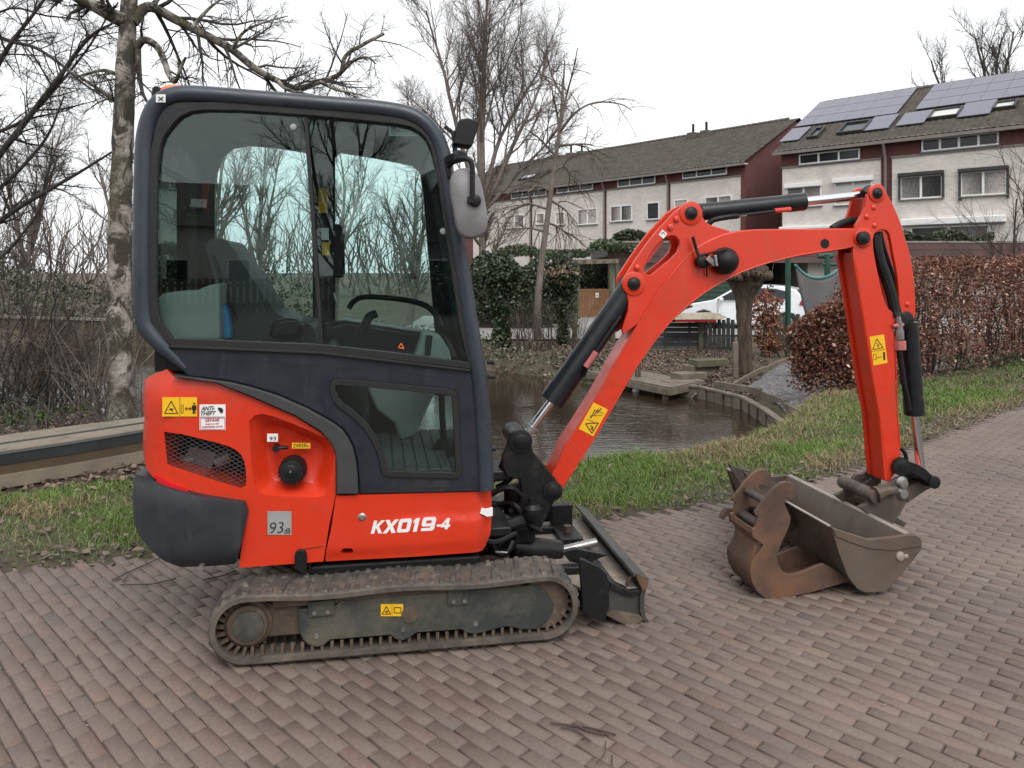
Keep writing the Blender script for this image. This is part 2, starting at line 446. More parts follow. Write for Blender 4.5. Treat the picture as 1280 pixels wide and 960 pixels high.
def brickwall(name, c1, c2, mortar, scale=4.4, ms=0.012):
    t = NT(name)
    mp = t.n('Mapping'); mp.inputs['Rotation'].default_value = (R(90), 0, 0)
    # wall-local x and z; gables use y
    sep = t.n('SeparateXYZ'); t.l(t.tc.outputs['Object'], sep.inputs[0])
    ad = t.n('Math', operation='ADD'); t.l(sep.outputs[0], ad.inputs[0]); t.l(sep.outputs[1], ad.inputs[1])
    cb = t.n('CombineXYZ'); t.l(ad.outputs[0], cb.inputs[0]); t.l(sep.outputs[2], cb.inputs[1])
    b = t.n('TexBrick', Scale=scale); b.inputs['Color1'].default_value = (*c1, 1); b.inputs['Color2'].default_value = (*c2, 1); b.inputs['Mortar'].default_value = (*mortar, 1)
    b.inputs['Mortar Size'].default_value = ms; b.inputs['Brick Width'].default_value = 0.95; b.inputs['Row Height'].default_value = 0.28
    t.l(cb.outputs[0], b.inputs['Vector'])
    t.color(t.mix(1.0, b.outputs[0], t.ramp(t.noise(0.7, 6), [(0.3, (0.86,) * 3), (0.7, (1.1,) * 3)]), 'MULTIPLY'))
    t.b.inputs['Roughness'].default_value = 0.9; t.bump(b.outputs['Fac'], -0.4, 0.01); return t.m
M['whitebrick'] = brickwall('white_brick', (0.74, 0.685, 0.64), (0.63, 0.58, 0.54), (0.42, 0.385, 0.355))
M['maroon'] = brickwall('maroon_brick', (0.165, 0.062, 0.056), (0.125, 0.050, 0.046), (0.105, 0.066, 0.060))
M['greybrick'] = brickwall('grey_brick', (0.30, 0.28, 0.26), (0.24, 0.225, 0.21), (0.14, 0.13, 0.12), 3.0)
M['tile'] = paint('roof_tile', (0.118, 0.104, 0.090), 0.85, 0.3, 5, dirt=(0.065, 0.060, 0.045), dscale=2.2, damt=(0.42, 0.7), bump=0.4, bscale=10)
M['tilered'] = paint('brown_roof_tile', (0.14, 0.088, 0.068), 0.85, 0.2, 2, dirt=(0.1, 0.09, 0.06), dscale=1.5, bump=0.3, bscale=10)
M['whiteframe'] = paint('white_frame', (0.80, 0.80, 0.79), 0.5, 0.05, 3)
M['darkframe'] = paint('dark_frame', (0.035, 0.033, 0.033), 0.5, 0.1, 3)
M['solar'] = paint('solar_glass', (0.088, 0.086, 0.125), 0.22, 0.08, 1, spec=1.0, rvar=0.04)  # base colour lightened to carry some of the pale sky reflection
M['shutter'] = paint('pale_blind', (0.55, 0.55, 0.54), 0.6, 0.03, 4)
M['pipe'] = paint('grey_downpipe', (0.20, 0.175, 0.165), 0.6, 0.1, 4)
M['fascia'] = paint('stained_fascia_wood', (0.088, 0.050, 0.046), 0.8, 0.25, 2, dirt=(0.052, 0.05, 0.042), dscale=3, bump=0.1)
M['greendoor'] = paint('green_garage_door', (0.016, 0.045, 0.030), 0.5, 0.12, 4)
M['greenpost'] = paint('green_frame_paint', (0.012, 0.060, 0.042), 0.4, 0.15, 6)
M['tarp'] = paint('grey_tarpaulin', (0.155, 0.150, 0.148), 0.8, 0.12, 3)
M['teal'] = paint('teal_canvas', (0.08, 0.21, 0.195), 0.7, 0.15, 5)
M['carwhite'] = paint('white_car_paint', (0.74, 0.76, 0.79), 0.25, 0.02, 3, coat=0.6, rvar=0.05)
M['cargrey'] = paint('car_tyre', (0.02, 0.02, 0.02), 0.8, 0.1, 8)
M['taillight'] = paint('tail_light', (0.30, 0.012, 0.018), 0.2, 0.1, 5, rvar=0.05)
M['boat'] = paint('weathered_boat_wood', (0.21, 0.175, 0.13), 0.75, 0.25, 3, dirt=(0.06, 0.057, 0.05), dscale=3, damt=(0.45, 0.7), bump=0.2, bscale=20)
M['boatdark'] = paint('dark_boat_paint', (0.030, 0.032, 0.036), 0.6, 0.2, 4, dirt=(0.09, 0.08, 0.07), dscale=8, damt=(0.6, 0.8))
M['boatbrown'] = paint('brown_boat_hull', (0.135, 0.095, 0.062), 0.7, 0.25, 3, dirt=(0.09, 0.07, 0.05), dscale=4, bump=0.15, bscale=20)
M['boatcream'] = paint('cream_boat_strake', (0.34, 0.29, 0.22), 0.7, 0.15, 3, dirt=(0.2, 0.165, 0.12), dscale=4, damt=(0.45, 0.75))
M['buoy'] = paint('white_fender', (0.74, 0.73, 0.68), 0.4, 0.05, 4)
# ------------------------------------------------------------------ canal, ground, road
rng = np.random.default_rng(7)
random.seed(7)
WATER_Z = -0.6
CANAL = [(-80, 11), (-14, 10.4), (-7, 9.9), (-4.6, 9.5), (-3.2, 8.7), (-1.6, 7.35), (0.2, 7.05), (1.3, 7.55), (2.35, 8.5), (3.05, 9.6), (3.72, 10.9),
         (3.78, 12.3), (3.3, 13.5), (1.8, 14.75), (0.95, 15.9), (-0.55, 17.2), (-3, 19), (-6, 21.5), (-14, 24), (-80, 26)]
ROAD = [(-60, -12.5), (-8, 2.62), (-2.75, 4.10), (-1.9, 4.36), (0.30, 4.86), (1.42, 5.30), (2.68, 6.12), (4.02, 7.35), (6.2, 9.3), (34, 32), (60, 20), (30, -30), (-60, -40)]
GRAVEL = [(4.05, 13.3), (3.98, 12.2), (3.95, 10.9), (4.3, 10.6), (8.4, 13.4), (9.5, 16.5), (8.0, 18.0), (5.75, 16.6)]
PATIO = [(-3.5, 20.6), (2.2, 20.6), (5.0, 21.6), (14.0, 22.5), (24, 24), (24, 29.3), (-3.5, 30.5)]
def polydist(P, x, y):
    "signed distance to a polygon, positive inside"
    x = np.asarray(x, float); y = np.asarray(y, float)
    d = np.full(x.shape, 1e9); ins = np.zeros(x.shape, bool); n = len(P)
    for i in range(n):
        ax, ay = P[i]; bx, by = P[(i + 1) % n]
        vx, vy = bx - ax, by - ay
        t = np.clip(((x - ax) * vx + (y - ay) * vy) / (vx * vx + vy * vy), 0, 1)
        d = np.minimum(d, np.hypot(x - ax - t * vx, y - ay - t * vy))
        c = ((ay > y) != (by > y)) & (x < (bx - ax) * (y - ay) / ((by - ay) + 1e-12) + ax)
        ins ^= c
    return np.where(ins, d, -d)
def sstep(a, b, x):
    t = np.clip((x - a) / (b - a), 0, 1); return t * t * (3 - 2 * t)
def lumps(x, y):
    return (np.sin(x * 2.1 + 1.3 * np.sin(y * 1.7)) * np.sin(y * 2.6 + 0.8) * 0.5 + np.sin(x * 5.3 + y * 3.1) * 0.25 + np.sin(x * 9.7 - y * 7.9 + 2) * 0.12)
FAR_LINE = [(-80, 17), (-6, 16), (0, 13), (3.6, 11.4), (4.6, 11.0), (9, 14.6), (14, 19), (40, 40), (40, 300), (-300, 300), (-300, 17)]
def land(x, y):
    x = np.asarray(x, float); y = np.asarray(y, float)
    far = sstep(-0.3, 0.5, polydist(FAR_LINE, x, y))
    near_z = 0.02 * lumps(x, y) - 0.02
    far_z = -0.42 + 0.17 * sstep(14.5, 21, y) + 0.2 * sstep(24, 40, y) + 0.02 * lumps(x * 0.7, y * 0.7)
    z = near_z * (1 - far) + far_z * far
    c = polydist(CANAL, x, y)
    bank = sstep(-0.75, 0.15, c) * (1 - far) + sstep(-0.12, 0.12, c) * far
    z = z * (1 - bank) + (-0.75) * bank
    z = z - 0.6 * sstep(0.1, 1.0, c)
    r = polydist(ROAD, x, y)
    z = z - 0.06 * sstep(-0.02, 0.12, r)
    z = z + 0.012 * sstep(-0.5, -0.1, r) * (1 - sstep(-0.02, 0.12, r))
    return z
def axis(lo, a, b, hi, step):
    out = list(np.arange(a, b + 1e-6, step)); s = step; v = a
    while v > lo: s *= 1.35; v -= s; out.insert(0, v)
    s = step; v = b
    while v < hi: s *= 1.35; v += s; out.append(v)
    return np.array(out)
gx = axis(-600, -13, 14, 600, 0.16); gy = axis(-300, -1, 32, 900, 0.16)
X, Y = np.meshgrid(gx, gy)
Z = land(X, Y)
nx, ny = len(gx), len(gy)
idx = np.arange(nx * ny).reshape(ny, nx)
F = np.stack([idx[:-1, :-1], idx[:-1, 1:], idx[1:, 1:], idx[1:, :-1]], -1).reshape(-1, 4)
ground = put('ground', fast('ground', np.stack([X, Y, Z], -1).reshape(-1, 3), F), M['soil'], smooth=True)
tag(ground, kind='structure')
def sheet(name, poly, z, mat):
    me = bpy.data.meshes.new(name); bm = bmesh.new()
    f = bm.faces.new([bm.verts.new((p[0], p[1], z)) for p in poly])
    bmesh.ops.triangulate(bm, faces=[f]); bmesh.ops.recalc_face_normals(bm, faces=bm.faces)
    if bm.faces[0].normal.z < 0: bmesh.ops.reverse_faces(bm, faces=bm.faces)
    bm.to_mesh(me); bm.free()
    return tag(put(name, me, mat), kind='structure')
def draped(name, poly, mat, dz, step=0.2):
    xs = [p[0] for p in poly]; ys = [p[1] for p in poly]
    x, y = np.meshgrid(np.arange(min(xs), max(xs), step), np.arange(min(ys), max(ys), step))
    ok = polydist(poly, x, y) > -0.02
    z = land(x, y) + dz; i = np.arange(x.size).reshape(x.shape)
    q = ok[:-1, :-1] & ok[1:, :-1] & ok[1:, 1:] & ok[:-1, 1:]
    f = np.stack([i[:-1, :-1][q], i[:-1, 1:][q], i[1:, 1:][q], i[1:, :-1][q]], -1)
    return tag(put(name, fast(name, np.stack([x, y, z], -1).reshape(-1, 3), f), mat, smooth=True), kind='structure')
water_o = sheet('water', [(-300, 5), (20, 5), (20, 30), (-300, 30)], WATER_Z, M['water'])
road = sheet('road', ROAD, -0.009, M['joint'])
draped('gravel_path', GRAVEL, M['gravel'], 0.03, 0.06)
draped('patio', PATIO, M['paving'], 0.05, 0.35)

# clay pavers laid in running bond at 45 degrees to the view
LA, LB, BL, BW = 0.178, 0.0594, 0.1725, 0.0545
ca, sa = -math.sqrt(0.5), math.sqrt(0.5)
bricks = []
for j in range(-40, 370):
    vb = j * LB
    for i in range(-160, 160):
        ua = (i + (0.5 if j % 2 else 0.0)) * LA
        x = ua * ca + vb * sa; y = ua * sa + vb * sa
        if y < 1.6 or y > 15 or abs(x) > 0.70 * y + 1.7: continue
        bricks.append((x, y))
bricks = np.array(bricks)
bricks = bricks[polydist(ROAD, bricks[:, 0], bricks[:, 1]) > 0.0]
nb = len(bricks)
def brick_tint(n):
    k = rng.random(n)[:, None]
    base = np.array([0.164, 0.123, 0.103]) * (1 - k) + np.array([0.155, 0.121, 0.102]) * k
    odd = rng.random(n) < 0.10
    base[odd] = np.array([0.170, 0.122, 0.099])
    odd = rng.random(n) < 0.07
    base[odd] = np.array([0.142, 0.114, 0.098])
    return base * (0.94 + 0.12 * rng.random((n, 1)))
def brick_shape(hl, hw, c=0.0035, h=0.04):
    top = [(-hl + c, -hw + c, 0), (hl - c, -hw + c, 0), (hl - c, hw - c, 0), (-hl + c, hw - c, 0)]
    mid = [(-hl, -hw, -c), (hl, -hw, -c), (hl, hw, -c), (-hl, hw, -c)]
    bot = [(a, b, -h) for a, b, _ in mid]
    v = np.array(top + mid + bot)
    f = [(0, 1, 2, 3)] + [(i, i + 4, (i + 1) % 4 + 4, (i + 1) % 4)[::-1] for i in range(4)] + [(i + 4, i + 8, (i + 1) % 4 + 8, (i + 1) % 4 + 4)[::-1] for i in range(4)]
    f = [tuple(q) for q in f]
    return v, np.array([f[0]] + [q[::-1] for q in f[1:]])
bv, bf = brick_shape(BL / 2, BW / 2)
def wob(n): return rng.normal(0, 1, n)
ang = 3 * math.pi / 4 + wob(nb) * 0.012
bz = wob(nb) * 0.0011 - 0.0035 * (rng.random(nb) < .04) + 0.003 * np.sin(bricks[:, 0] * 3.1) * np.sin(bricks[:, 1] * 2.3)
tl = wob(nb) * 0.004; tw = wob(nb) * 0.006
ox = wob(nb) * 0.0018; oy = wob(nb) * 0.0018
tint = brick_tint(nb)
# the 300 that show largest: nearest the lens and inside the frame
Yd = bricks[:, 1]; px = 640 + FOC * bricks[:, 0] / Yd; py = HOR + FOC * EYE / Yd
inframe = (px > -20) & (px < 1300) & (py < 975)
size = np.where(inframe, 1 / Yd ** 3, 0)
order = np.argsort(-size)
single = set(order[:300].tolist())
variants = []
for k in range(14):
    v = bv.copy()
    v[:4, 2] += rng.normal(0, 0.0007, 4); v[:8, :2] += rng.normal(0, 0.0009, (8, 2))
    variants.append(fast('brick', v, bf, np.tile(brick_tint(1), (12, 1))))
for q in order[:300]:
    o = put('brick', variants[int(rng.integers(14))], M['brick'], road)
    o.location = (bricks[q, 0] + ox[q], bricks[q, 1] + oy[q], bz[q]); o.rotation_euler = (tw[q], tl[q] * 0.6, ang[q])
rest = np.array([i for i in range(nb) if i not in single])
c_, s_ = np.cos(ang[rest])[:, None], np.sin(ang[rest])[:, None]
V = np.repeat(bv[None], len(rest), 0)
V = V + 0.0
V[:, :8, :2] += rng.normal(0, 0.0009, (len(rest), 8, 2))
zz = V[:, :, 2] + V[:, :, 0] * tl[rest][:, None] + V[:, :, 1] * tw[rest][:, None] + bz[rest][:, None]
xx = V[:, :, 0] * c_ - V[:, :, 1] * s_ + (bricks[rest, 0] + ox[rest])[:, None]
yy = V[:, :, 0] * s_ + V[:, :, 1] * c_ + (bricks[rest, 1] + oy[rest])[:, None]
FF = (bf[None] + (np.arange(len(rest)) * 12)[:, None, None]).reshape(-1, 4)
o = put('brick_paving', fast('brick_paving', np.stack([xx, yy, zz], -1).reshape(-1, 3), FF, np.repeat(tint[rest], 12, 0)), M['brick'], road)
tag(o, kind='stuff')

# ------------------------------------------------------------------ grass, fallen leaves
def blades(x, y, h, wd, cols, lean=0.7):
    n = len(x); z = land(x, y) - 0.01
    a = rng.random(n) * 2 * math.pi; b = rng.random(n) * 2 * math.pi
    l = rng.random(n) * lean * h
    dx, dy = np.cos(a) * wd / 2, np.sin(a) * wd / 2
    ex, ey = np.cos(b) * l, np.sin(b) * l
    P = np.zeros((n, 5, 3))
    P[:, 0] = np.stack([x - dx, y - dy, z], -1); P[:, 1] = np.stack([x + dx, y + dy, z], -1)
    P[:, 2] = np.stack([x + dx * .7 + ex * .35, y + dy * .7 + ey * .35, z + h * .6], -1)
    P[:, 3] = np.stack([x - dx * .7 + ex * .35, y - dy * .7 + ey * .35, z + h * .6], -1)
    P[:, 4] = np.stack([x + ex, y + ey, z + h * (1 - 0.35 * rng.random(n))], -1)
    f = np.array([(0, 1, 2), (0, 2, 3), (3, 2, 4)])
    F = (f[None] + (np.arange(n) * 5)[:, None, None]).reshape(-1, 3)
    return P.reshape(-1, 3), F, np.repeat(cols, 5, 0)
def scatter(n, x0, x1, y0, y1): return rng.uniform(x0, x1, n), rng.uniform(y0, y1, n)
def fbm(x, y, s):
    v = 0
    for k, (a, b, p) in enumerate([(1.0, .7, 0), (-.6, 1.1, 2), (1.7, -1.3, 4), (2.3, 2.1, 1), (-3.1, 2.7, 5), (4.7, 3.9, 3)]):
        v = v + np.sin((x * a + y * b) * s + p + 1.3 * np.sin((x * b - y * a) * s * .7 + k)) / (1 + k * .55)
    return v / 2.2
def grass_on(n, box, keep, name):
    x, y = scatter(n, *box)
    ok = (np.abs(x) < 0.70 * y + .4) & (polydist(ROAD, x, y) < -0.01) & (polydist(CANAL, x, y) < -0.03)
    x, y = x[ok], y[ok]; d = keep(x, y); ok = rng.random(len(x)) < d
    return x[ok], y[ok]
def boat_clear(x, y): return ~((x < -2.75) & (y > 5.55 + (x + 4) * 0.33) & (y < 14))
def near_keep(x, y):
    r = -polydist(ROAD, x, y)
    d = np.clip(0.75 + 0.5 * fbm(x, y, 1.6), 0.12, 1) * np.clip(r / 0.4, 0.08, 1)
    d = d * np.where(x < -1.0, np.clip(0.55 + (y - 4.4) * 0.9, 0.45, 1.3), 1)
    return d * boat_clear(x, y) * (polydist(GRAVEL, x, y) < -0.25) * (polydist(FAR_LINE, x, y) < 0.2)
def dryness(x, y):
    c = -polydist(CANAL, x, y); r = -polydist(ROAD, x, y)
    return np.clip((1.35 - c) / 1.0, 0, 1) * np.clip((x - 0.9) / 0.9, 0, 1) + 0.45 * (fbm(x, y, 2.3) > 0.75) + 0.75 * np.clip((0.55 - r) / 0.4, 0, 1) * (x > 2.5)
ga = [grass_on(*a, near_keep, 'grass') for a in ((230000, (-5, 4, 3.6, 7.4)), (150000, (0.5, 9, 5, 10.5)), (70000, (4, 13, 8, 15)))]
x = np.concatenate([a[0] for a in ga]); y = np.concatenate([a[1] for a in ga])
dry = rng.random(len(x)) < np.clip(dryness(x, y), 0.05, 0.93)
def cols_green(n):
    k = rng.random((n, 1)); c = np.array([0.095, 0.180, 0.032]) * (1 - k) + np.array([0.18, 0.25, 0.065]) * k
    return c * (0.6 + 0.75 * rng.random((n, 1)))
def cols_dry(n):
    k = rng.random((n, 1)); c = np.array([0.33, 0.255, 0.145]) * (1 - k) + np.array([0.22, 0.165, 0.095]) * k
    return c * (0.6 + 0.65 * rng.random((n, 1)))
xg, yg = x[~dry], y[~dry]
hg = (0.03 + 0.05 * rng.random(len(xg))) * np.where(xg < -1.5, .75, 1) * np.where(fbm(xg, yg, 1.6) > 0.1, 1.25, 0.8) * np.where(polydist(CANAL, xg, yg) > -0.7, 1.5, 1)
P, F, C = blades(xg, yg, hg, 0.0045 + 0.0012 * np.maximum(yg - 5, 0) / 2, cols_green(len(xg)), 1.1)
tag(put('grass', fast('grass', P, F, C), M['blade']), kind='stuff')
xd, yd = x[dry], y[dry]
hd = (0.03 + 0.075 * rng.random(len(xd)))
P, F, C = blades(xd, yd, hd, 0.0045 + 0.0012 * np.maximum(yd - 5, 0) / 2, cols_dry(len(xd)), 2.2)
tag(put('dry_grass', fast('dry_grass', P, F, C), M['blade']), kind='stuff')

def leaf_quads(P, size, cols, flat=0.0, aspect=0.6, fold=True):
    n = len(P); P = np.asarray(P, float)
    nrm = rng.normal(0, 1, (n, 3)); nrm[:, 2] = nrm[:, 2] + flat * np.sign(nrm[:, 2] + 1e-9) * 3
    nrm /= np.linalg.norm(nrm, axis=1)[:, None]
    t = rng.normal(0, 1, (n, 3)); t -= nrm * (t * nrm).sum(1)[:, None]; t /= np.linalg.norm(t, axis=1)[:, None]
    b = np.cross(nrm, t); s = (size * (0.6 + 0.8 * rng.random(n)))[:, None]
    V = np.stack([P - t * s * .5, P + b * s * aspect * .5 + nrm * s * .12, P + t * s * .5, P - b * s * aspect * .5 + nrm * s * .12], 1)
    F = np.array([(0, 1, 2), (0, 2, 3)])
    return V.reshape(-1, 3), (F[None] + (np.arange(n) * 4)[:, None, None]).reshape(-1, 3), np.repeat(cols, 4, 0)
def cols_brown(n, a=(0.15, 0.085, 0.05), b=(0.30, 0.20, 0.12)):
    k = rng.random((n, 1)); return (np.array(a) * (1 - k) + np.array(b) * k) * (0.65 + 0.6 * rng.random((n, 1)))
# litter on the bank, thick under the shrubs, thin in the grass
x1, y1 = scatter(9000, -7, -2.4, 5.6, 10.5)
k1 = (polydist(CANAL, x1, y1) < -0.05) & (~boat_clear(x1, y1) | (y1 > 6.3))
x2, y2 = scatter(5200, -6, 10, 3.4, 12); k2 = (polydist(ROAD, x2, y2) < 0.02) & (polydist(CANAL, x2, y2) < -0.05) & (polydist(FAR_LINE, x2, y2) < 0.2)
x3, y3 = scatter(30000, 0.9, 5.6, 12.2, 20.4); k3 = (polydist(CANAL, x3, y3) < -0.1) & (polydist(GRAVEL, x3, y3) < -0.05)
xx = np.r_[x1[k1], x2[k2], x3[k3]]; yy = np.r_[y1[k1], y2[k2], y3[k3]]
P, F, C = leaf_quads(np.stack([xx, yy, land(xx, yy) + 0.015 + 0.02 * rng.random(len(xx))], -1), np.where(yy > 11, 0.06, 0.055), cols_brown(len(xx), (0.085, 0.055, 0.042), (0.22, 0.165, 0.125)), flat=0.8)
tag(put('fallen_leaves', fast('fallen_leaves', P, F, C), M['leaf']), kind='stuff')

# crumbs of earth along the worn edge of the verge, spilling on to the bricks
x_, y_ = scatter(120000, -6, 12, 2.8, 13); r_ = polydist(ROAD, x_, y_); ok = (r_ > -.42) & (r_ < .10 + .10 * fbm(x_, y_, 2.7)) & (rng.random(len(x_)) < np.exp(-np.maximum(r_ + .02, 0) / .05)) & (rng.random(len(x_)) < .5); x_, y_ = x_[ok], y_[ok]
V, F, C = leaf_quads(np.stack([x_, y_, np.maximum(land(x_, y_), -.004) + .006 + .006 * rng.random(len(x_))], -1), .030, cols_brown(len(x_), (.055, .042, .032), (.17, .135, .10)), flat=.7, aspect=.8); tag(put('verge_soil', fast('verge_soil', V, F, C), M['leaf']), kind='stuff')
# ------------------------------------------------------------------ terraced houses across the canal
class Facade:
    "a vertical front wall through A with direction d (right along the wall), n into the house"
    def __init__(s, A, B, x_start):
        A = np.array(A, float); B = np.array(B, float)
        s.d = (B - A) / np.linalg.norm(B - A); s.n = np.array([-s.d[1], s.d[0]])
        if s.n[1] < 0: s.n = -s.n
        s.o = A + s.d * x_start; s.ang = math.atan2(s.d[1], s.d[0])
    def hit(s, px, py, depth=0.0):
        "sight line onto the wall (or a wall further in): local x and height"
        k = (px - 640) / FOC; o = s.o + s.n * depth
        # (kY, Y) . n = o . n
        Y = o.dot(s.n) / (k * s.n[0] + s.n[1])
        p = np.array([k * Y, Y]); return float((p - o).dot(s.d)), EYE - (py - HOR) / FOC * Y
    def roof_hit(s, px, py, ze, rise, run):
        "sight line onto the front roof slope: local x and distance up the slope (0..1)"
        lo, hi = 0.0, run
        for _ in range(40):
            m = (lo + hi) / 2; x, z = s.hit(px, py, m)
            if z > ze + rise * m / run: lo = m
            else: hi = m
        return x, lo / run

def window(root, x0, x1, z0, z1, n, frame='whiteframe', depth=0.0, split=None, sill=True):
    t = 0.07; m = MB()
    m.box2((x0, depth - .05, z0), (x0 + t, depth + .05, z1)); m.box2((x1 - t, depth - .05, z0), (x1, depth + .05, z1))
    m.box2((x0 + t, depth - .048, z1 - t), (x1 - t, depth + .05, z1)); m.box2((x0 + t, depth - .048, z0), (x1 - t, depth + .05, z0 + t))
    for i in range(1, n):
        c = x0 + (x1 - x0) * i / n; m.box2((c - .05, depth - .046, z0 + t), (c + .05, depth + .05, z1 - t))
    w = m.put('window', M[frame], root)
    for i in range(n):
        a = x0 + (x1 - x0) * i / n + .03; b = x0 + (x1 - x0) * (i + 1) / n - .03
        MB().box2((a, depth + .0, z0 + .03), (b, depth + .02, z1 - .03)).put('pane', M['houseglass'], w)
    if sill: MB().box2((x0 - .06, depth - .12, z0 - .06), (x1 + .06, depth + .03, z0 - .003)).put('sill', M['concrete'], w)
    return w

def tiled_slope(length, run, rise, x0, pitch=0.30, courses=26, wave=0.025, lap=0.035, name='roof_tiles'):
    "one slope of pan tiles: overlapping courses, each rippled across"
    nxs = int(length / pitch * 4); xs = np.linspace(0, length, nxs + 1)
    sl = math.hypot(run, rise); ux = np.array([0, run / sl, rise / sl]); nn = np.array([0, -rise / sl, run / sl])
    V = []; rows = []
    for c in range(courses):
        for e, lift in ((0, lap), (1, 0.0)):
            u = sl * (c + e) / courses
            rip = wave * np.maximum(np.sin(xs / pitch * 2 * math.pi), -0.3)
            P = np.stack([xs + x0, np.full_like(xs, 0), np.full_like(xs, 0)], -1) + ux * u + nn * (lift + rip)[:, None]
            rows.append(len(V) * (nxs + 1)); V.append(P)
    V = np.concatenate(V); F = []
    for r_ in range(len(rows) - 1):
        a = rows[r_] + np.arange(nxs); b = rows[r_ + 1] + np.arange(nxs)
        F.append(np.stack([a, a + 1, b + 1, b], -1))
    return fast(name, V, np.concatenate(F))

def terrace(name, fac, length, z_eaves, z_ridge, run, z_white, z_base, label, gable_right=True):
    "local x along the front, y into the house"
    o = empty(name, (fac.o[0], fac.o[1], 0), fac.ang, label, 'terraced house')
    rise = z_ridge - z_eaves
    m = MB(); m.box2((0, 0.06, z_base - 3), (length, 2 * run, z_eaves - .05)); m.put('core_wall', M['maroon'], o)
    # gable triangles
    for x in (0.0, length - .3):
        g = slab([[(0.0, z_eaves - .05), (2 * run, z_eaves - .05), (run, z_ridge - .08)]], 0, 0.3, name='gable')
        gg = put('gable_wall', g, M['maroon'], o); gg.location = (x, 0.0, 0); gg.rotation_euler = (0, 0, R(90)); gg.location = (x + .3, 0, 0)
    ov = 0.45
    r1 = put('roof', tiled_slope(length + .5, run + ov, rise * (run + ov) / run, -.25), M['tile'], o, smooth=False); r1.location = (0, -ov, z_eaves - rise * ov / run + .08)
    r2 = put('roof', tiled_slope(length + .5, run + ov, rise * (run + ov) / run, -.25), M['tile'], o); r2.location = (length, 2 * run + ov, z_eaves - rise * ov / run + .08); r2.rotation_euler = (0, 0, R(180))
    q = MB()
    for i in range(int(length / .42)):
        q.cyl((i * .42 - .2, run, z_ridge + .10), (i * .42 + .24, run, z_ridge + .12), .13, 8)
    q.put('ridge_tiles', M['tile'], r1).location = (0, ov, -(z_eaves - rise * ov / run + .08))
    MB().box2((-.25, -ov - .1, z_eaves - rise * ov / run - .10), (length + .25, -ov + .04, z_eaves - rise * ov / run + .06)).put('gutter', M['pipe'], o)
    MB().box2((-.2, -ov + .05, z_eaves - .26), (length + .2, .05, z_eaves - .20)).put('soffit', M['whiteframe'], o)
    return o
def white_panel(o, x0, x1, z0, z1):
    w = MB().box2((x0, -.06, z0), (x1, .055, z1)).put('white_brick_wall', M['whitebrick'], o)
    MB().box2((x0 - .03, -.12, z1), (x1 + .03, .05, z1 + .09)).put('coping', M['concrete'], w)
    return w

# left terrace, gable towards the right
LT = 31.0
FL = Facade((6.5, 55.5), (14.1, 46.6), 11.7 - LT)
zeL = FL.hit(931, 206, -.45)[1] + .34; zrL = 11.6; runL = 6.0
house_l = terrace('terraced_house', FL, LT, zeL, zrL, runL, 0, 0, 'long terrace with maroon brick gable and plain brown tiled roof behind the thin weeping birch')
zwL = FL.hit(925, 220.6)[1]
xs = [FL.hit(p, 240)[0] for p in (925.4, 836.5, 757, 600)]
x_r, x_p1, x_p2 = xs[0], xs[1], xs[2]
zb = .15
white_panel(house_l, x_p1 + .15, x_r, zb, zwL); white_panel(house_l, x_p2 + .15, x_p1 - .15, zb, zwL)
white_panel(house_l, x_p2 - 7.8, x_p2 - .15, zb, zwL); white_panel(house_l, x_p2 - 15.5, x_p2 - 8.1, zb, zwL)
for xp in (x_p1, x_p2, x_p2 - 7.95):
    MB().tube([(xp, -.45, zeL - .25), (xp, -.16, zeL - .9), (xp, -.16, 0)], .06, 8).put('downpipe', M['pipe'], house_l)
def win_px(o, fac, pl, pr, yt, yb, n, **k):
    x0, z1 = fac.hit(pl, yt); _, z0 = fac.hit(pl, yb); x1, _ = fac.hit(pr, yt)
    return window(o, x0, x1, z0, z1, n, depth=-.06, **k)
win_px(house_l, FL, 854, 909.6, 213.5, 224, 3); win_px(house_l, FL, 773, 820, 223, 234.5, 3); win_px(house_l, FL, 697, 742, 232, 242, 3); win_px(house_l, FL, 640, 684, 240, 249, 3)
win_px(house_l, FL, 764, 791, 258, 277.5, 2); win_px(house_l, FL, 809.5, 825, 253.5, 275, 1); win_px(house_l, FL, 843.6, 860.6, 250, 270, 1); win_px(house_l, FL, 882, 915.6, 246.5, 266, 2)
win_px(house_l, FL, 723, 747.5, 262, 281.5, 2); win_px(house_l, FL, 695, 706.6, 265.5, 281.5, 1); win_px(house_l, FL, 671, 681.5, 267, 281, 1); win_px(house_l, FL, 632, 656, 270, 286, 2)
riseL = zrL - zeL
def roof_box(o, fac, ze, rise, run, x0, x1, u0, u1, name, mat, thick=.07, lift=.09, frame=None, parent_name=None):
    sl = math.hypot(run, rise); a = math.atan2(rise, run)
    w, h = x1 - x0, (u1 - u0) * sl
    ob = MB().box((0, 0, thick / 2), (w, h, thick)).put(name, M[mat], o)
    c = (u0 + u1) / 2; ob.location = (0, 0, 0)
    ob.location = ((x0 + x1) / 2, run * c - math.sin(a) * lift, ze + rise * c + math.cos(a) * lift + .05); ob.rotation_euler = (a, 0, 0)
    if frame:
        f = MB()
        for sx in (-1, 1): f.box((sx * (w / 2 + .05), 0, .06), (.1, h + .2, .16))
        for sy in (-1, 1): f.box((0, sy * (h / 2 + .05), .061), (w, .1, .16))
        f.put('frame', M[frame], ob)
    return ob
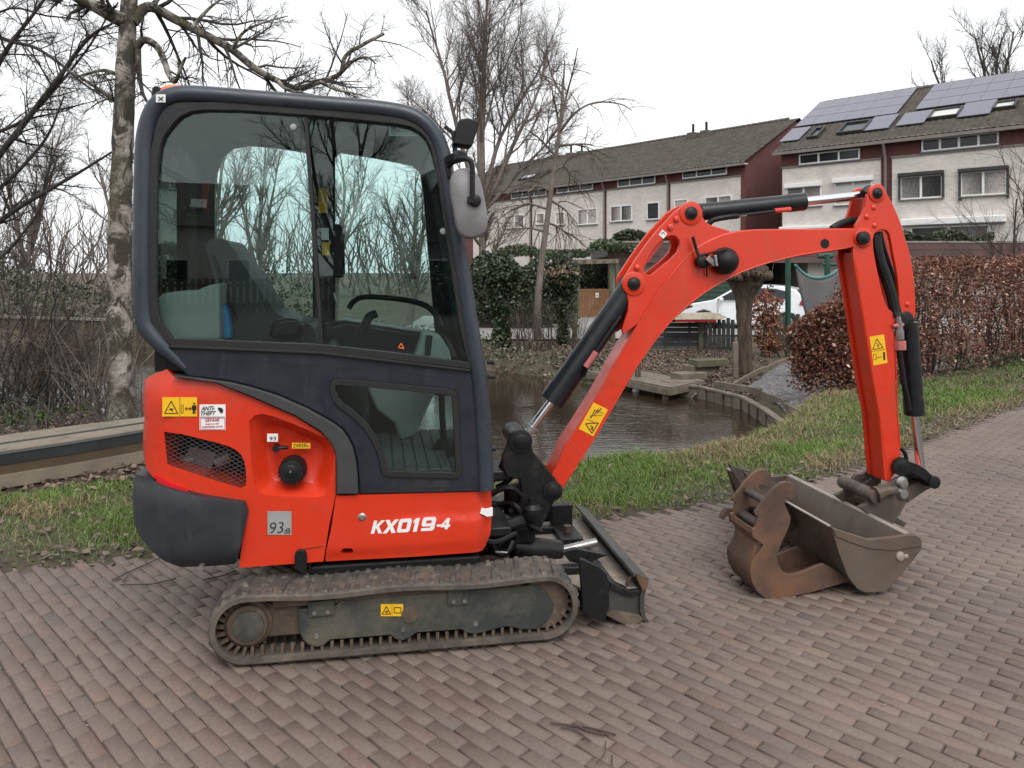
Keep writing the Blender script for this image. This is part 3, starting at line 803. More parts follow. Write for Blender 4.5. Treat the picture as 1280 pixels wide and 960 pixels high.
# far roof lights of the left terrace, chimney pipes
for (pl, pr, yb, yt) in ((650, 672, 227, 221), (676, 694, 224, 213)):
    x0, u0 = FL.roof_hit(pl, yb, zeL, riseL, runL); x1, u1 = FL.roof_hit(pr, yt, zeL, riseL, runL)
    roof_box(house_l, FL, zeL, riseL, runL, x0, x1, u0, max(u1, u0 + .12), 'roof_light', 'shutter', frame='darkframe')
for p in (861, 874, 716, 726):
    x0, u0 = FL.roof_hit(p, 178 if p > 800 else 197, zeL, riseL, runL)
    c = MB().box2((x0 - .3, runL - 1.0, zrL - .9), (x0 + .3, runL - .3, zrL + .12)).put('chimney', M['tile'], house_l)
    MB().cyl((x0, runL - .65, zrL + .1), (x0, runL - .65, zrL + .75), .09, 8).put('flue', M['black'], c)

# right terrace with the solar panels
RT = 26.0
FR = Facade((14.45, 43.0), (23.1, 34.7), -0.0)
x_edge, _ = FR.hit(976, 230)
FR = Facade((14.45, 43.0), (23.1, 34.7), x_edge)
zeR = FR.hit(985, 192.5, -.45)[1] + .34; runR = 6.4; zrR = None
# ridge height from the sight line over the ridge plane
_, zrR = FR.hit(1150, 113, runR)
house_r = terrace('terraced_house', FR, RT, zeR, zrR, runR, 0, 0, 'terrace with solar panels on its roof behind the top of the orange boom')
riseR = zrR - zeR
zwR = FR.hit(976, 211.5)[1]; zbR = 0.3
xp = FR.hit(1108, 200)[0]; xl = 0.12; xa = FR.hit(1104, 200)[0] - .1; xb = FR.hit(1115.5, 200)[0]; 
white_panel(house_r, xl, xa, zbR, zwR); white_panel(house_r, xb, xb + 7.6, zbR, zwR); white_panel(house_r, xb + 8.2, RT, zbR, zwR)
MB().tube([(xp, -.5, zeR - .3), (xp, -.18, zeR - 1.0), (xp, -.18, 0)], .07, 8).put('downpipe', M['pipe'], house_r)
win_px(house_r, FR, 999.6, 1075.5, 193.5, 206.5, 3); win_px(house_r, FR, 1152.7, 1249, 175, 190.5, 4)
win_px(house_r, FR, 984, 1027.5, 235, 259.5, 2); win_px(house_r, FR, 1044, 1091, 228, 257, 2)
win_px(house_r, FR, 1125.5, 1179, 221.5, 250, 2); win_px(house_r, FR, 1201, 1259, 216, 246, 2)
win_px(house_r, FR, 1139, 1237, 284, 305, 2)
win_px(house_r, FR, 999, 1026, 299, 320, 1)
for pl, pr, yt, yb, mt in ((983, 1028.5, 231, 236, 'whiteframe'), (1042.5, 1092.5, 224, 229.5, 'whiteframe'), (1124, 1181, 217.5, 222, 'darkframe'), (1199, 1262, 212, 216.5, 'darkframe')):
    x0, z1 = FR.hit(pl, yt); _, z0 = FR.hit(pl, yb); x1, _ = FR.hit(pr, yt)
    MB().box2((x0, -.32, z0), (x1, -.062, z1)).put('shutter_box', M[mt], house_r, bevel=.02)
    if mt == 'darkframe':
        zz = FR.hit(pl, 251)[1]
        for xx_ in (x0, x1 - .1): MB().box2((xx_, -.16, zz), (xx_ + .1, -.062, z0)).put('shutter_rail', M['darkframe'], house_r)
x0, z1 = FR.hit(1044, 231); x1, z0 = FR.hit(1091, 247)
m = MB()
for i in range(14):
    h = (z1 - z0 - .1) / 14; m.box2((x0 + .05, -.15, z0 + i * h), (x1 - .05, -.12, z0 + (i + .93) * h))
m.put('roller_blind', M['shutter'], house_r)
x0, z1 = FR.hit(1128, 277); _, z0 = FR.hit(1128, 283); x1, _ = FR.hit(1259, 271)
MB().box2((x0, -.42, z0), (x1, -.06, z1 + .1)).put('awning', M['whiteframe'], house_r, bevel=.05)
x0, z1 = FR.hit(976, 284); _, z0 = FR.hit(976, 288); x1, _ = FR.hit(1093, 276)
MB().box2((x0, -.30, z0), (x1, -.06, z1)).put('awning', M['whiteframe'], house_r, bevel=.04)
def rh(px_, py_): return FR.roof_hit(px_, py_, zeR, riseR, runR)
def array(bl, tr, rows, cols):
    x0, u0 = rh(*bl); x1, u1 = rh(*tr)
    for r_ in range(rows):
        for c in range(cols):
            w = (x1 - x0) / cols; h = (u1 - u0) / rows
            roof_box(house_r, FR, zeR, riseR, runR, x0 + c * w + .006, x0 + (c + 1) * w - .006, u0 + r_ * h + .0035, u0 + (r_ + 1) * h - .0035, 'solar_panel', 'solar', .05, .13)
ua0 = rh(994, 163)[1]
array((994, 163), (1148, 113.5), 3, 6)
array((1144.5, 142), (1330, 86), 3, 6)
for bl, tr in (((974.5, 182), (1015, 162.5)), ((1079.5, 168.5), (1125, 147)), ((1120, 162.5), (1167, 142)), ((1196, 152), (1248, 129))):
    x0, u0 = rh(*bl); x1, u1 = rh(*tr); x1 = x0 + max(.9, (x1 - x0))
    roof_box(house_r, FR, zeR, riseR, runR, x0, x1, u0, u1, 'solar_panel', 'solar', .05, .13)
for bl, tr, mt in (((1012, 176), (1030, 165), 'houseglass'), ((1049, 171), (1088, 156), 'houseglass'), ((1162.5, 153), (1202, 139.5), 'shutter'), ((1243.5, 141), (1270, 132), 'shutter')):
    x0, u0 = rh(*bl); x1, u1 = rh(*tr)
    roof_box(house_r, FR, zeR, riseR, runR, x0, x1, u0, max(u1, u0 + .1), 'roof_light', mt, .05, .1, 'darkframe')
for p in (1168, 1187):
    x0, _ = FR.hit(p, 108, runR)
    MB().cyl((x0, runR + .6, zrR - .5), (x0, runR + .6, zrR + .28), .10, 8).put('flue', M['black'], house_r)

# ------------------------------------------------------------------ row of garages in front of the houses
gar = empty('garage_row', (0, 30, 0), 0, 'flat roofed grey brick garage row with stained wooden fascia behind the white car', 'garage')
gx0, gx1 = 3.9, 26.0
MB().box2((gx0, .15, -.5), (9.4, 6, 2.2)).put('wall', M['greybrick'], gar)
MB().box2((11.6, .15, -.5), (gx1, 6, 2.2)).put('wall', M['greybrick'], gar)
MB().box2((9.4, 4.0, -.5), (11.6, 6, 2.2)).put('back_wall', M['black'], gar)
for i, (a, b) in enumerate(((1.95, 2.2), (2.2, 2.46), (2.46, 2.73))):
    MB().box2((gx0 - .2, -.25 - .012 * i, a + .006), (gx1 + .2, -.19, b)).put('fascia_board', M['fascia'], gar)
MB().box2((gx0 - .2, -.19, 2.2), (gx1 + .2, 6, 2.62)).put('roof', M['black'], gar)
MB().box2((gx0 - .25, -.3, 2.73), (gx1 + .25, -.1, 2.80)).put('roof_edge', M['pipe'], gar)
d = MB().box2((5.6, .04, -.5), (8.9, .15, 1.6)).put('garage_door', M['greendoor'], gar)
for k in range(11): MB().box2((5.62, .0, -.45 + k * .18), (8.88, .039, -.45 + k * .18 + .15)).put('slat', M['greendoor'], d)
MB().tube([(9.25, .0, 1.95), (9.25, .0, -.4)], .05, 8).put('downpipe', M['pipe'], gar)
# ------------------------------------------------------------------ the excavator: local axes s (forwards), t (away from the lens), z
EX0 = (-1.092, 3.088); YAW = R(9.83)
CY, SY = math.cos(YAW), math.sin(YAW)
ex = empty('mini_excavator', (EX0[0], EX0[1], 0), YAW, 'orange and dark grey mini excavator standing on its rubber tracks on the brick road', 'excavator')
def P(px, py, t):
    "where a sight line meets the upright plane t of the machine: (s, z)"
    k = (px - 640) / FOC
    Y = (t - EX0[0] * SY + EX0[1] * CY) / (CY - k * SY)
    return ((k * Y - EX0[0]) * CY + (Y - EX0[1]) * SY, EYE - (py - HOR) / FOC * Y)
def L(pts, t): return [P(x, y, t) for x, y in pts]
def P3(px, py, t):
    s, z = P(px, py, t); return Vector((s, t, z))
def plate(name, mat, pts, t0, t1, parent=None, holes=(), bevel=0.004, k=0, cuts=None, fn=None, seg=2, local=False):
    lp = pts if local else L(pts, t0)
    if k: lp = rounded(lp, k)
    hl = [h if local else L(h, t0) for h in holes]
    me = slab([lp] + hl, t0, t1, cuts, fn, name=name)
    return put(name, me, M[mat], ex if parent is None else parent, bevel, seg)
def flat_sticker(name, mat, px0, py0, px1, py1, t, parent, th=.0016, skew=0):
    "small printed label lying on the plane t"
    lp = L([(px0, py0), (px1, py0 + skew), (px1, py1 + skew), (px0, py1)], t)
    return put(name, slab([lp], t - th, t - .0002), M[mat], parent)
def write(s, mat, px0, py0, width_px, t, parent, name='lettering', height_px=None, rot=0.0, italic=0.0, bold=0.0, th=.0012):
    "words built as thin letters; px0, py0 = lower left corner"
    cu = bpy.data.curves.new('words', 'FONT'); cu.body = s; cu.size = 1; cu.shear = italic; cu.offset = bold
    cu.extrude = 0.0; cu.resolution_u = 3
    tmp = bpy.data.objects.new('words', cu); COL.objects.link(tmp)
    dg = bpy.context.evaluated_depsgraph_get(); me = bpy.data.meshes.new_from_object(tmp.evaluated_get(dg))
    bpy.data.objects.remove(tmp)
    v = np.array([x.co[:] for x in me.vertices]); mn, mx = v.min(0), v.max(0)
    a = P(px0, py0, t); b = P(px0 + width_px, py0, t); w = b[0] - a[0]
    sx = w / (mx[0] - mn[0]); hz = sx
    if height_px: hz = (P(px0, py0 - height_px, t)[1] - a[1]) / (mx[1] - mn[1])
    x = (v[:, 0] - mn[0]) * sx; z = (v[:, 1] - mn[1]) * hz
    c, s_ = math.cos(rot), math.sin(rot)
    for i, vert in enumerate(me.vertices):
        vert.co = (a[0] + x[i] * c - z[i] * s_, t, a[1] + x[i] * s_ + z[i] * c)
    bm = bmesh.new(); bm.from_mesh(me)
    r = bmesh.ops.extrude_face_region(bm, geom=bm.faces[:])
    for g in r['geom']:
        if isinstance(g, bmesh.types.BMVert): g.co.y -= th
    bmesh.ops.recalc_face_normals(bm, faces=bm.faces); bm.to_mesh(me); bm.free()
    me.materials.clear()
    return put(name, me, M[mat], parent)
def strip_sign(pts_list, mat, t, parent, name, w=0.0035, closed=True):
    "printed line drawing: thin strips along px polylines"
    m = MB()
    for pts in pts_list:
        q = [P3(x, y, t - .0008) for x, y in pts]
        if len(q) > 2 and closed: q.append(q[0])
        for a, b in zip(q[:-1], q[1:]): m.bar(a, b, .0012, w, (0, 0, 1)) if abs((b - a).normalized().z) < .9 else m.bar(a, b, .0012, w, (1, 0, 0))
    return m.put(name, M[mat], parent, sharp=None)
def warning(px, py, w, h, t, parent, kind=0):
    "yellow warning label with triangle and pictogram; px, py = upper left"
    st = flat_sticker('warning_label', 'yellow', px, py, px + w, py + h, t, parent)
    tt = t - .0018
    if w >= h:
        x0, x1 = px + w * .06, px + w * .44; yb, yt = py + h * .84, py + h * .2
        strip_sign([[(x0, yb), (x1, yb), ((x0 + x1) / 2, yt)]], 'ink', tt, st, 'triangle', .0032)
        strip_sign([[(px + w * .19, py + h * .66), (px + w * .31, py + h * .6)], [(px + w * .23, py + h * .58), (px + w * .3, py + h * .74)]], 'ink', tt, st, 'pictogram', .004, False)
        strip_sign([[(px + w * .5, py + h * .02), (px + w * .5, py + h * .98)]], 'ink', tt, st, 'divider', .0012, False)
        if kind == 0:
            strip_sign([[(px + w * .54, py + h * .4), (px + w * .6, py + h * .4), (px + w * .6, py + h * .82), (px + w * .54, py + h * .82)]], 'ink', tt, st, 'pictogram', .0014)
            strip_sign([[(px + w * .66, py + h * .6), (px + w * .82, py + h * .6)], [(px + w * .66, py + h * .6), (px + w * .7, py + h * .52)], [(px + w * .66, py + h * .6), (px + w * .7, py + h * .68)], [(px + w * .82, py + h * .6), (px + w * .78, py + h * .52)], [(px + w * .82, py + h * .6), (px + w * .78, py + h * .68)]], 'ink', tt, st, 'arrow', .0028, False)
            strip_sign([[(px + w * .91, py + h * .42), (px + w * .91, py + h * .66)]], 'ink', tt, st, 'figure', .016, False)
            strip_sign([[(px + w * .91, py + h * .29), (px + w * .91, py + h * .37)]], 'ink', tt, st, 'head', .008, False)
            strip_sign([[(px + w * .89, py + h * .64), (px + w * .885, py + h * .86)], [(px + w * .93, py + h * .64), (px + w * .935, py + h * .86)], [(px + w * .865, py + h * .44), (px + w * .86, py + h * .64)], [(px + w * .955, py + h * .44), (px + w * .96, py + h * .64)]], 'ink', tt, st, 'limbs', .005, False)
        else:
            strip_sign([[(px + w * .6, py + h * .3), (px + w * .9, py + h * .3), (px + w * .9, py + h * .75), (px + w * .6, py + h * .75)]], 'ink', tt, st, 'pictogram', .003)
    return st

TN = 0.15      # near side of the cab and body
TF = 1.14      # far side
# ---------------- running gear
def loop_path(r0, s0, s1, zc, sag=0.012, n=22):
    "closed track path, clockwise seen from the near side"
    pts = []
    for i in range(n + 1):
        a = math.pi / 2 + math.pi * i / n
        pts.append((s0 + r0 * math.cos(a), zc + r0 * math.sin(a)))
    m = 30
    for i in range(1, m): pts.append((s0 + (s1 - s0) * i / m, zc - r0))
    for i in range(n + 1):
        a = -math.pi / 2 + math.pi * i / n
        pts.append((s1 + r0 * math.cos(a), zc + r0 * math.sin(a)))
    for i in range(1, m):
        u = i / m; pts.append((s1 + (s0 - s1) * u, zc + r0 - sag * math.sin(u * math.pi * 2) ** 2))
    return pts
sL = P(256, 787, 0.0)[0]; sR = P(727, 764, 0.0)[0]
RO = 0.138; ZC = RO + 0.018
S0, S1 = sL + RO + .016, sR - RO - .016
print('track', sL, sR, 'body', P(165, 640, TN), P(615, 650, TN), 'roof', P(300, 113, TN), 'boom foot', P(690, 614, .57))
def track(t0, t1):
    mid = loop_path(RO, S0, S1, ZC); n = len(mid)
    tr = empty('crawler_track', (0, 0, 0)); tr.parent = ex
    prof = [(-.026, 0), (-.026, .02), (0, .045), (0, 1 - .045), (-.026, 1 - .02), (-.026, 1), (-.004, 1), (0.0, .98), (.004, .5), (0.0, .02), (-.004, 0)]
    # belt cross-section: (offset outwards, position across)
    prof = [(-.022, 0.0), (-.022, 0.10), (-.010, 0.16), (-.010, 0.84), (-.022, 0.90), (-.022, 1.0), (-.004, 1.0), (.004, .97), (.004, .03), (-.004, 0.0)]
    V = []; F = []; k = len(prof)
    pm = np.array(mid)
    tang = np.roll(pm, -1, 0) - np.roll(pm, 1, 0); tang /= np.linalg.norm(tang, axis=1)[:, None]
    nor = np.stack([tang[:, 1], -tang[:, 0]], -1)
    for p, q in zip(pm, nor):
        for o_, a in prof: V.append((p[0] + q[0] * o_, t0 + (t1 - t0) * a, p[1] + q[1] * o_))
    for i in range(n):
        for j in range(k): F.append((i * k + j, i * k + (j + 1) % k, ((i + 1) % n) * k + (j + 1) % k, ((i + 1) % n) * k + j))
    m = MB(); m.v = V; m.f = F
    belt = m.put('belt', M['track'], tr, sharp=30)
    # lugs outside, alternating left and right, and steel teeth inside
    dist = np.r_[0, np.cumsum(np.linalg.norm(np.roll(pm, -1, 0) - pm, axis=1))]; tot = dist[-1]
    N = 76; lug = MB(); tooth = MB(); lr = random.Random(5)
    def locate(u):
        u = (u % 1) * tot; i = min(np.searchsorted(dist, u, 'right') - 1, n - 1); f = (u - dist[i]) / (dist[i + 1] - dist[i])
        return pm[i] * (1 - f) + pm[(i + 1) % n] * f, tang[i], nor[i]
    for i in range(N):
        p, tg, nm = locate(i / N); wd = (t1 - t0)
        for side in (0, 1):
            if (i + side) % 2:
                a0, a1 = (0.02, .60) if side == 0 else (.40, .98)
            else:
                a0, a1 = (0.02, .26) if side == 0 else (.74, .98)
            hl, ht, h = .0145 + lr.uniform(-.003, .002), .0095 + lr.uniform(-.003, .002), .011 + lr.uniform(-.004, .003)
            vs = []
            for (hh, l_) in ((.002, hl), (h, ht)):
                for sx, a in ((-1, a0), (1, a0), (1, a1), (-1, a1)):
                    sk = (.018 if (a > .3 and a < .7) else 0) * (1 if side else -1)
                    c = p + tg * (sx * l_ + sk) + nm * hh; ins = .008 * (1 if a == a0 else -1) if hh == h else 0
                    vs.append((c[0], t0 + wd * a + ins, c[1]))
            lug.add(vs, [(4, 5, 6, 7), (0, 1, 5, 4), (1, 2, 6, 5), (2, 3, 7, 6), (3, 0, 4, 7)])
    for i in range(84):
        p, tg, nm = locate(i / 84 + .004); wd = (t1 - t0)
        for a in (.22, .70):
            c = p - nm * .030; m3 = Matrix(((tg[0], 0, nm[0]), (0, 1, 0), (tg[1], 0, nm[1])))
            tooth.box((c[0], t0 + wd * (a + .04), c[1]), (.013, .020, .034), m3)
        c = p - nm * .012; tooth.box((c[0], t0 + wd * .5, c[1]), (.014, wd * .62, .010), Matrix(((tg[0], 0, nm[0]), (0, 1, 0), (tg[1], 0, nm[1]))))
    tag(lug.put('tread_lugs', M['tread'], tr, sharp=None), kind='stuff')
    tag(tooth.put('track_teeth', M['mud'], tr, sharp=None), kind='stuff')
    return tr
tr_near = track(0.0, .23); tr_near['label'] = 'near rubber crawler track caked with dried mud'
tr_far = track(1.07, 1.30)
def undercarriage(tp, d, near):
    "frame, sprocket, idler and rollers of one track; tp = outer face, d = +1 when the inside is further away"
    fr_px = [(373, 762), (420, 757), (424, 752), (675, 731), (684, 740), (693, 755), (691, 766), (683, 778), (670, 787), (652, 787.5), (638, 783.5), (628, 784), (614, 788), (604, 791), (594, 792), (583, 791), (577, 787), (521, 791), (513, 797), (504, 801), (494, 799), (488, 794), (413, 800), (406, 806), (396, 809), (386, 806), (378, 799), (373, 787)]
    lp = L(fr_px, .045)
    f = put('track_frame', slab([lp], tp + d * .045, tp + d * .185) if d > 0 else slab([lp], tp - .185, tp - .045), M['frame'], ex, .004)
    if near:
        f['label'] = 'muddy dark green track frame plate'
        for (a, b, c, e) in ((385, 752, 418, 772), (560, 735, 587, 758)):
            q = plate('bracket', 'frame', [(a, b + 1), (c, b - 2), (c, e - 3), (a, e)], .036, .06, f, bevel=.002)
            for u in (.25, .75):
                s, z = P(a + (c - a) * u, e - 6 - 2 * u, .036); MB().cyl((s, .026, z), (s, .037, z), .0095, 6).put('bolt', M['steel'], f)
        warning(476, 755, 28, 15, .0445, f, 1)
        s, z = P(512, 768, .045); MB().cyl((s, .040, z), (s, .0455, z), .035, 20).put('plug_cover', M['mud'], f)
    y0, y1 = (tp + d * .050, tp + d * .18)
    for (x, y) in ((396, 804), (504, 795.5), (594, 786)):
        s, z = P(x, y, .06); r = z - .040; r = max(.05, min(.07, r)); z = r + .040
        g = MB(); g.lathe((s, tp + d * .056, z), (0, d, 0), [(0, r * .8), (.004, r), (.030, r), (.036, r * .8), (.09, r * .8), (.094, r), (.12, r)], 24)
        w = g.put('track_roller', M['mud'], ex)
        if near:
            MB().lathe((s, tp + d * .040, z + .002), (0, d, 0), [(0, .010), (.006, .012), (.03, .014)], 10).put('roller_pin', M['steel'], w)
    # rear drive sprocket with teeth, drum and hub
    sp = MB(); N = 22
    ring = []
    for i in range(N * 2):
        a = math.pi * i / N; r = .118 if i % 2 else .100
        ring += [(S0 + r * math.cos(a - .05), ZC + r * math.sin(a - .05)), (S0 + r * math.cos(a + .05), ZC + r * math.sin(a + .05))]
    spo = put('drive_sprocket', slab([ring], tp + d * .10, tp + d * .13) if d > 0 else slab([ring], tp - .13, tp - .10), M['mud'], ex)
    MB().lathe((S0, tp + d * .045, ZC), (0, d, 0), [(0, .070), (.004, .080), (.022, .082), (.026, .096), (.055, .100), (.075, .100)], 32).put('drum', M['mud'], spo)
    MB().lathe((S0 + .004, tp + d * .036, ZC), (0, d, 0), [(0, .050), (.003, .062), (.012, .064)], 28).put('hub_cap', M['frame'], spo)
    for i in range(9):
        a = 2 * math.pi * i / 9
        MB().cyl((S0 + .089 * math.cos(a), tp + d * .064, ZC + .089 * math.sin(a)), (S0 + .089 * math.cos(a), tp + d * .080, ZC + .089 * math.sin(a)), .006, 6).put('bolt', M['mud'], spo)
    MB().lathe((S1, tp + d * .05, ZC), (0, d, 0), [(0, .085), (.004, .108), (.03, .110), (.034, .098), (.09, .098), (.094, .110), (.125, .108)], 36).put('idler', M['mud'], ex)
    MB().box2((S0 + .06, tp + d * .08, ZC - .07), (S0 + .30, tp + d * .17, ZC + .07)).put('motor_housing', M['mud'], ex, .01)
    MB().box2((S0 + .1, tp + d * .05, ZC + .062), (S1 - .1, tp + d * .18, ZC + .10)).put('frame_top', M['mud'], ex, .006)
undercarriage(0.0, 1, True); undercarriage(1.30, -1, False)
m = MB(); m.box2((.25, .2, .20), (1.0, 1.1, .33)); m.box2((.35, .16, .14), (.5, 1.14, .26)); m.box2((.85, .16, .14), (1.0, 1.14, .26))
m.put('carbody', M['blacksteel'], ex, .02)
MB().cyl((.64, .65, .33), (.64, .65, .40), .30, 40).put('slew_ring', M['blacksteel'], ex)
MB().box2((-.30, .25, .385), (1.15, 1.08, .43)).put('turntable_plate', M['blacksteel'], ex, .01)
m = MB()
for k in range(7):
    a = -.1 + .18 * k; m.tube(spline([(a, .24 + .02 * (k % 3), .40), (a + .09, .22, .375 - .012 * (k % 2)), (a + .19, .25, .40)], 5), .012, 7)
m.put('hydraulic_hoses', M['hose'], ex)

# ---------------- upper body
s_rear = P(168, 640, TN)[0]
def round_rear(rad, depth, s_at):
    def fn(s, z):
        d = s - s_at
        return depth * (1 - math.sqrt(max(0, 1 - (1 - max(0, min(1, d / rad))) ** 2)))
    return fn
# orange engine cover with air grille and filler recess
cover_px = [(178, 480), (186, 473), (205, 463), (214, 471), (267, 479), (314, 497), (369, 521), (400, 540.5), (413, 555), (419.5, 568), (419.5, 619), (411, 660), (404, 702.5), (298.5, 710.5), (301, 690), (308, 640), (306, 629), (245, 616), (207, 606), (190, 600), (183, 592), (176, 570), (174.5, 535), (175.5, 505)]
grille_px = [(203.5, 540.5), (227, 543), (251, 549), (270, 553.5), (287, 559), (295, 563), (301, 569), (305, 577), (307, 588), (307.6, 604), (306, 608.5), (300, 611), (270, 602.5), (240, 592.5), (208, 582)]
rec_px = [(311, 527), (318, 519.5), (328, 517.5), (345, 521.5), (367.5, 530.6), (390, 540), (405, 547.5), (414, 552.5), (417.5, 558), (418, 572), (415, 590), (410, 612), (405.5, 620), (398, 622.6), (360, 621.5), (331, 619.5), (322, 615), (317.5, 605), (314, 580)]
fc = round_rear(.19, .19, P(174.5, 600, TN)[0] - .035)
def cover_fn(s, z):
    zt = P(300, 470, TN)[1]
    return fc(s, z) + .05 * max(0, min(1, (z - zt + .12) / .2)) ** 2 + .006
def stretch(px_list, t, x_mid, k):
    "carry the rear corner on past the sight line so that it can turn round to the back"
    a = P(min(p_[0] for p_ in px_list), 600, t)[0]; m_ = P(x_mid, 600, t)[0]
    return [(s - k * max(0, min(1, (m_ - s) / (m_ - a))) ** 1.5, z) for s, z in L(px_list, t)]
cover_l = stretch(cover_px, TN, 203, .035)
cover = plate('engine_cover', 'orange', cover_l, TN, TF, None, [L(grille_px, TN), L(rec_px, TN)], .006, 0, .035, cover_fn, local=True)
cover['label'] = 'orange engine cover with air grille, labels and filler recess'
# hollow behind the holes: dark engine bay is the far end of the holes; engine pieces inside
gl = L(grille_px, TN); gc = np.mean(gl, 0)
m = MB()
gs0, gs1 = min(p[0] for p in gl), max(p[0] for p in gl); gz0, gz1 = min(p[1] for p in gl), max(p[1] for p in gl)
from mathutils.geometry import intersect_line_line_2d
def clip_line(a, b, poly):
    hits = []
    for i in range(len(poly)):
        h = intersect_line_line_2d if False else None
        p, q = poly[i], poly[(i + 1) % len(poly)]
        d1 = (b[0] - a[0], b[1] - a[1]); d2 = (q[0] - p[0], q[1] - p[1])
        den = d1[0] * d2[1] - d1[1] * d2[0]
        if abs(den) < 1e-12: continue
        u = ((p[0] - a[0]) * d2[1] - (p[1] - a[1]) * d2[0]) / den; v = ((p[0] - a[0]) * d1[1] - (p[1] - a[1]) * d1[0]) / den
        if 0 <= v <= 1: hits.append(u)
    hits.sort()
    return [(hits[i], hits[i + 1]) for i in range(0, len(hits) - 1, 2)]
for sl in (0.36, -0.72):
    c = gz0 - 1.0
    while c < gz1 + 1.0:
        a = (gs0 - .02, c + sl * (gs0 - .02)); b = (gs1 + .02, c + sl * (gs1 + .02))
        for u, v in clip_line(a, b, gl):
            A = (a[0] + (b[0] - a[0]) * u, a[1] + (b[1] - a[1]) * u); B = (a[0] + (b[0] - a[0]) * v, a[1] + (b[1] - a[1]) * v)
            ta = TN + .018 + fc(*A); tb = TN + .018 + fc(*B)
            m.tube([(A[0], ta, A[1]), (B[0], tb, B[1])], .0017, 4)
        c += .0155 * math.sqrt(1 + sl * sl)
m.put('grille_mesh', M['wire'], cover, sharp=None)
back = [(gc[0] + (p[0] - gc[0]) * 1.02, gc[1] + (p[1] - gc[1]) * 1.02) for p in gl]
plate('engine_bay', 'black', back, TN + .26, TN + .28, cover, bevel=0, local=True)
s, z = P(247, 578, TN + .12)
m = MB(); m.box((s, TN + .19, z), (.12, .08, .10), Matrix.Rotation(.3, 3, 'Y')); m.cyl((s + .07, TN + .15, z - .015), (s + .13, TN + .15, z + .02), .03, 12); m.cyl((s - .1, TN + .17, z - .01), (s - .02, TN + .17, z + .0), .028, 12)
m.put('engine_block', M['engine'], cover, .004)
# filler recess: sides sloping in to a flat bottom
rl = L(rec_px, TN); rc = np.array(P(363, 583, TN)); n = len(rl)
rings = []
for f_, dp, sh in ((1.0, .008, 0), (.955, .018, 0), (.90, .030, 0), (.72, .080, .004), (.66, .086, .004)):
    rings.append([(rc[0] + (p[0] - rc[0]) * f_ + sh, TN + dp + cover_fn(*p) * .5, rc[1] + (p[1] - rc[1]) * f_ + sh) for p in rl])
V = [v for r_ in rings for v in r_]
F = [(i * n + j, i * n + (j + 1) % n, (i + 1) * n + (j + 1) % n, (i + 1) * n + j) for i in range(len(rings) - 1) for j in range(n)] + [tuple((len(rings) - 1) * n + j for j in range(n))]
m = MB(); m.v = V; m.f = F
rec = m.put('filler_recess', M['orange'], cover, sharp=60)
seam = MB(); seam.tube([(p[0], TN + .0075 + cover_fn(*p), p[1]) for p in [(rc[0] + (q[0] - rc[0]) * 1.012, rc[1] + (q[1] - rc[1]) * 1.012) for q in rl + [rl[0]]]], .0022, 5); seam.put('seam', M['rubber'], cover)
s, z = P(366, 587, TN + .05)
m = MB(); m.lathe((s, TN - .005, z), (0, 1, 0), [(0, .030), (.003, .046), (.010, .052), (.045, .056), (.085, .058)], 32)
for i in range(20):
    a = 2 * math.pi * i / 20; m.cyl((s + .054 * math.cos(a), TN + .008, z + .054 * math.sin(a)), (s + .057 * math.cos(a), TN + .06, z + .057 * math.sin(a)), .004, 5)
cap = m.put('fuel_cap', M['black'], cover)
MB().lathe((s - .004, TN - .008, z + .004), (0, 1, 0), [(0, .024), (.003, .029)], 24).put('cap_disc', M['black'], cap)
MB().cyl((s - .003, TN - .011, z + .006), (s - .003, TN - .007, z + .006), .005, 8).put('keyhole', M['steel'], cap)
m = MB(); s, z = P(345, 560, TN + .05); m.cyl((s, TN + .03, z), (s, TN + .09, z), .013, 12); m.tube([(s, TN + .04, z), (s + .03, TN + .04, z + .003), (s + .05, TN + .05, z)], .008, 8); m.put('cover_latch', M['black'], cover)
flat_sticker('label', 'white_vinyl', 334, 542, 347.5, 552, TN + .050, cover); write('93', 'ink', 337, 550.5, 8, TN + .0475, cover, height_px=4.5)
st = flat_sticker('fuel_label', 'yellow', 365, 553.5, 388, 560.5, TN + .050, cover); st.data.materials[0] = M['yellow']
write('DIESEL', 'ink', 367, 559.2, 19, TN + .0478, st, height_px=4.3)
warning(203, 496.5, 43.5, 24, TN + .0045, cover, 0)
# anti-theft label
at_ = flat_sticker('anti_theft_label', 'white_vinyl', 249.5, 505.5, 282, 537.5, TN + .0045, cover, skew=0)
write('ANTI-', 'ink', 251.5, 513.2, 17, TN + .0025, at_, height_px=5.2, italic=.3, bold=.02); write('THEFT', 'ink', 251, 519.4, 19, TN + .0025, at_, height_px=5.2, italic=.3, bold=.02)
strip_sign([[(273, 510), (277, 516), (278, 512)]], 'ink', TN + .0026, at_, 'padlock_sign', .008)
strip_sign([[(250, 521.2), (281, 521.2)]], 'ink', TN + .0026, at_, 'rule', .0018, False)
write('GEVAAR', 'redink', 256.5, 527.3, 18, TN + .0025, at_, height_px=4.2, bold=.015); write('BLIJF IN HET', 'redink', 257, 531.6, 17, TN + .0025, at_, height_px=2.2); write('WERKGEBIED STAAN', 'redink', 252.5, 535, 26, TN + .0025, at_, height_px=2.2)
strip_sign([[(250.6, 522.6), (281, 522.6), (281, 536.6), (250.6, 536.6)]], 'redink', TN + .0026, at_, 'border', .0016)
g = flat_sticker('sound_label', 'grey_vinyl', 334.5, 639, 364.5, 668.5, TN + .0045, cover); write('93', 'ink', 337.5, 667, 17, TN + .0025, g, height_px=14, bold=-.01, italic=.15); write('dB', 'ink', 355.5, 667, 7.5, TN + .0025, g, height_px=6.5)
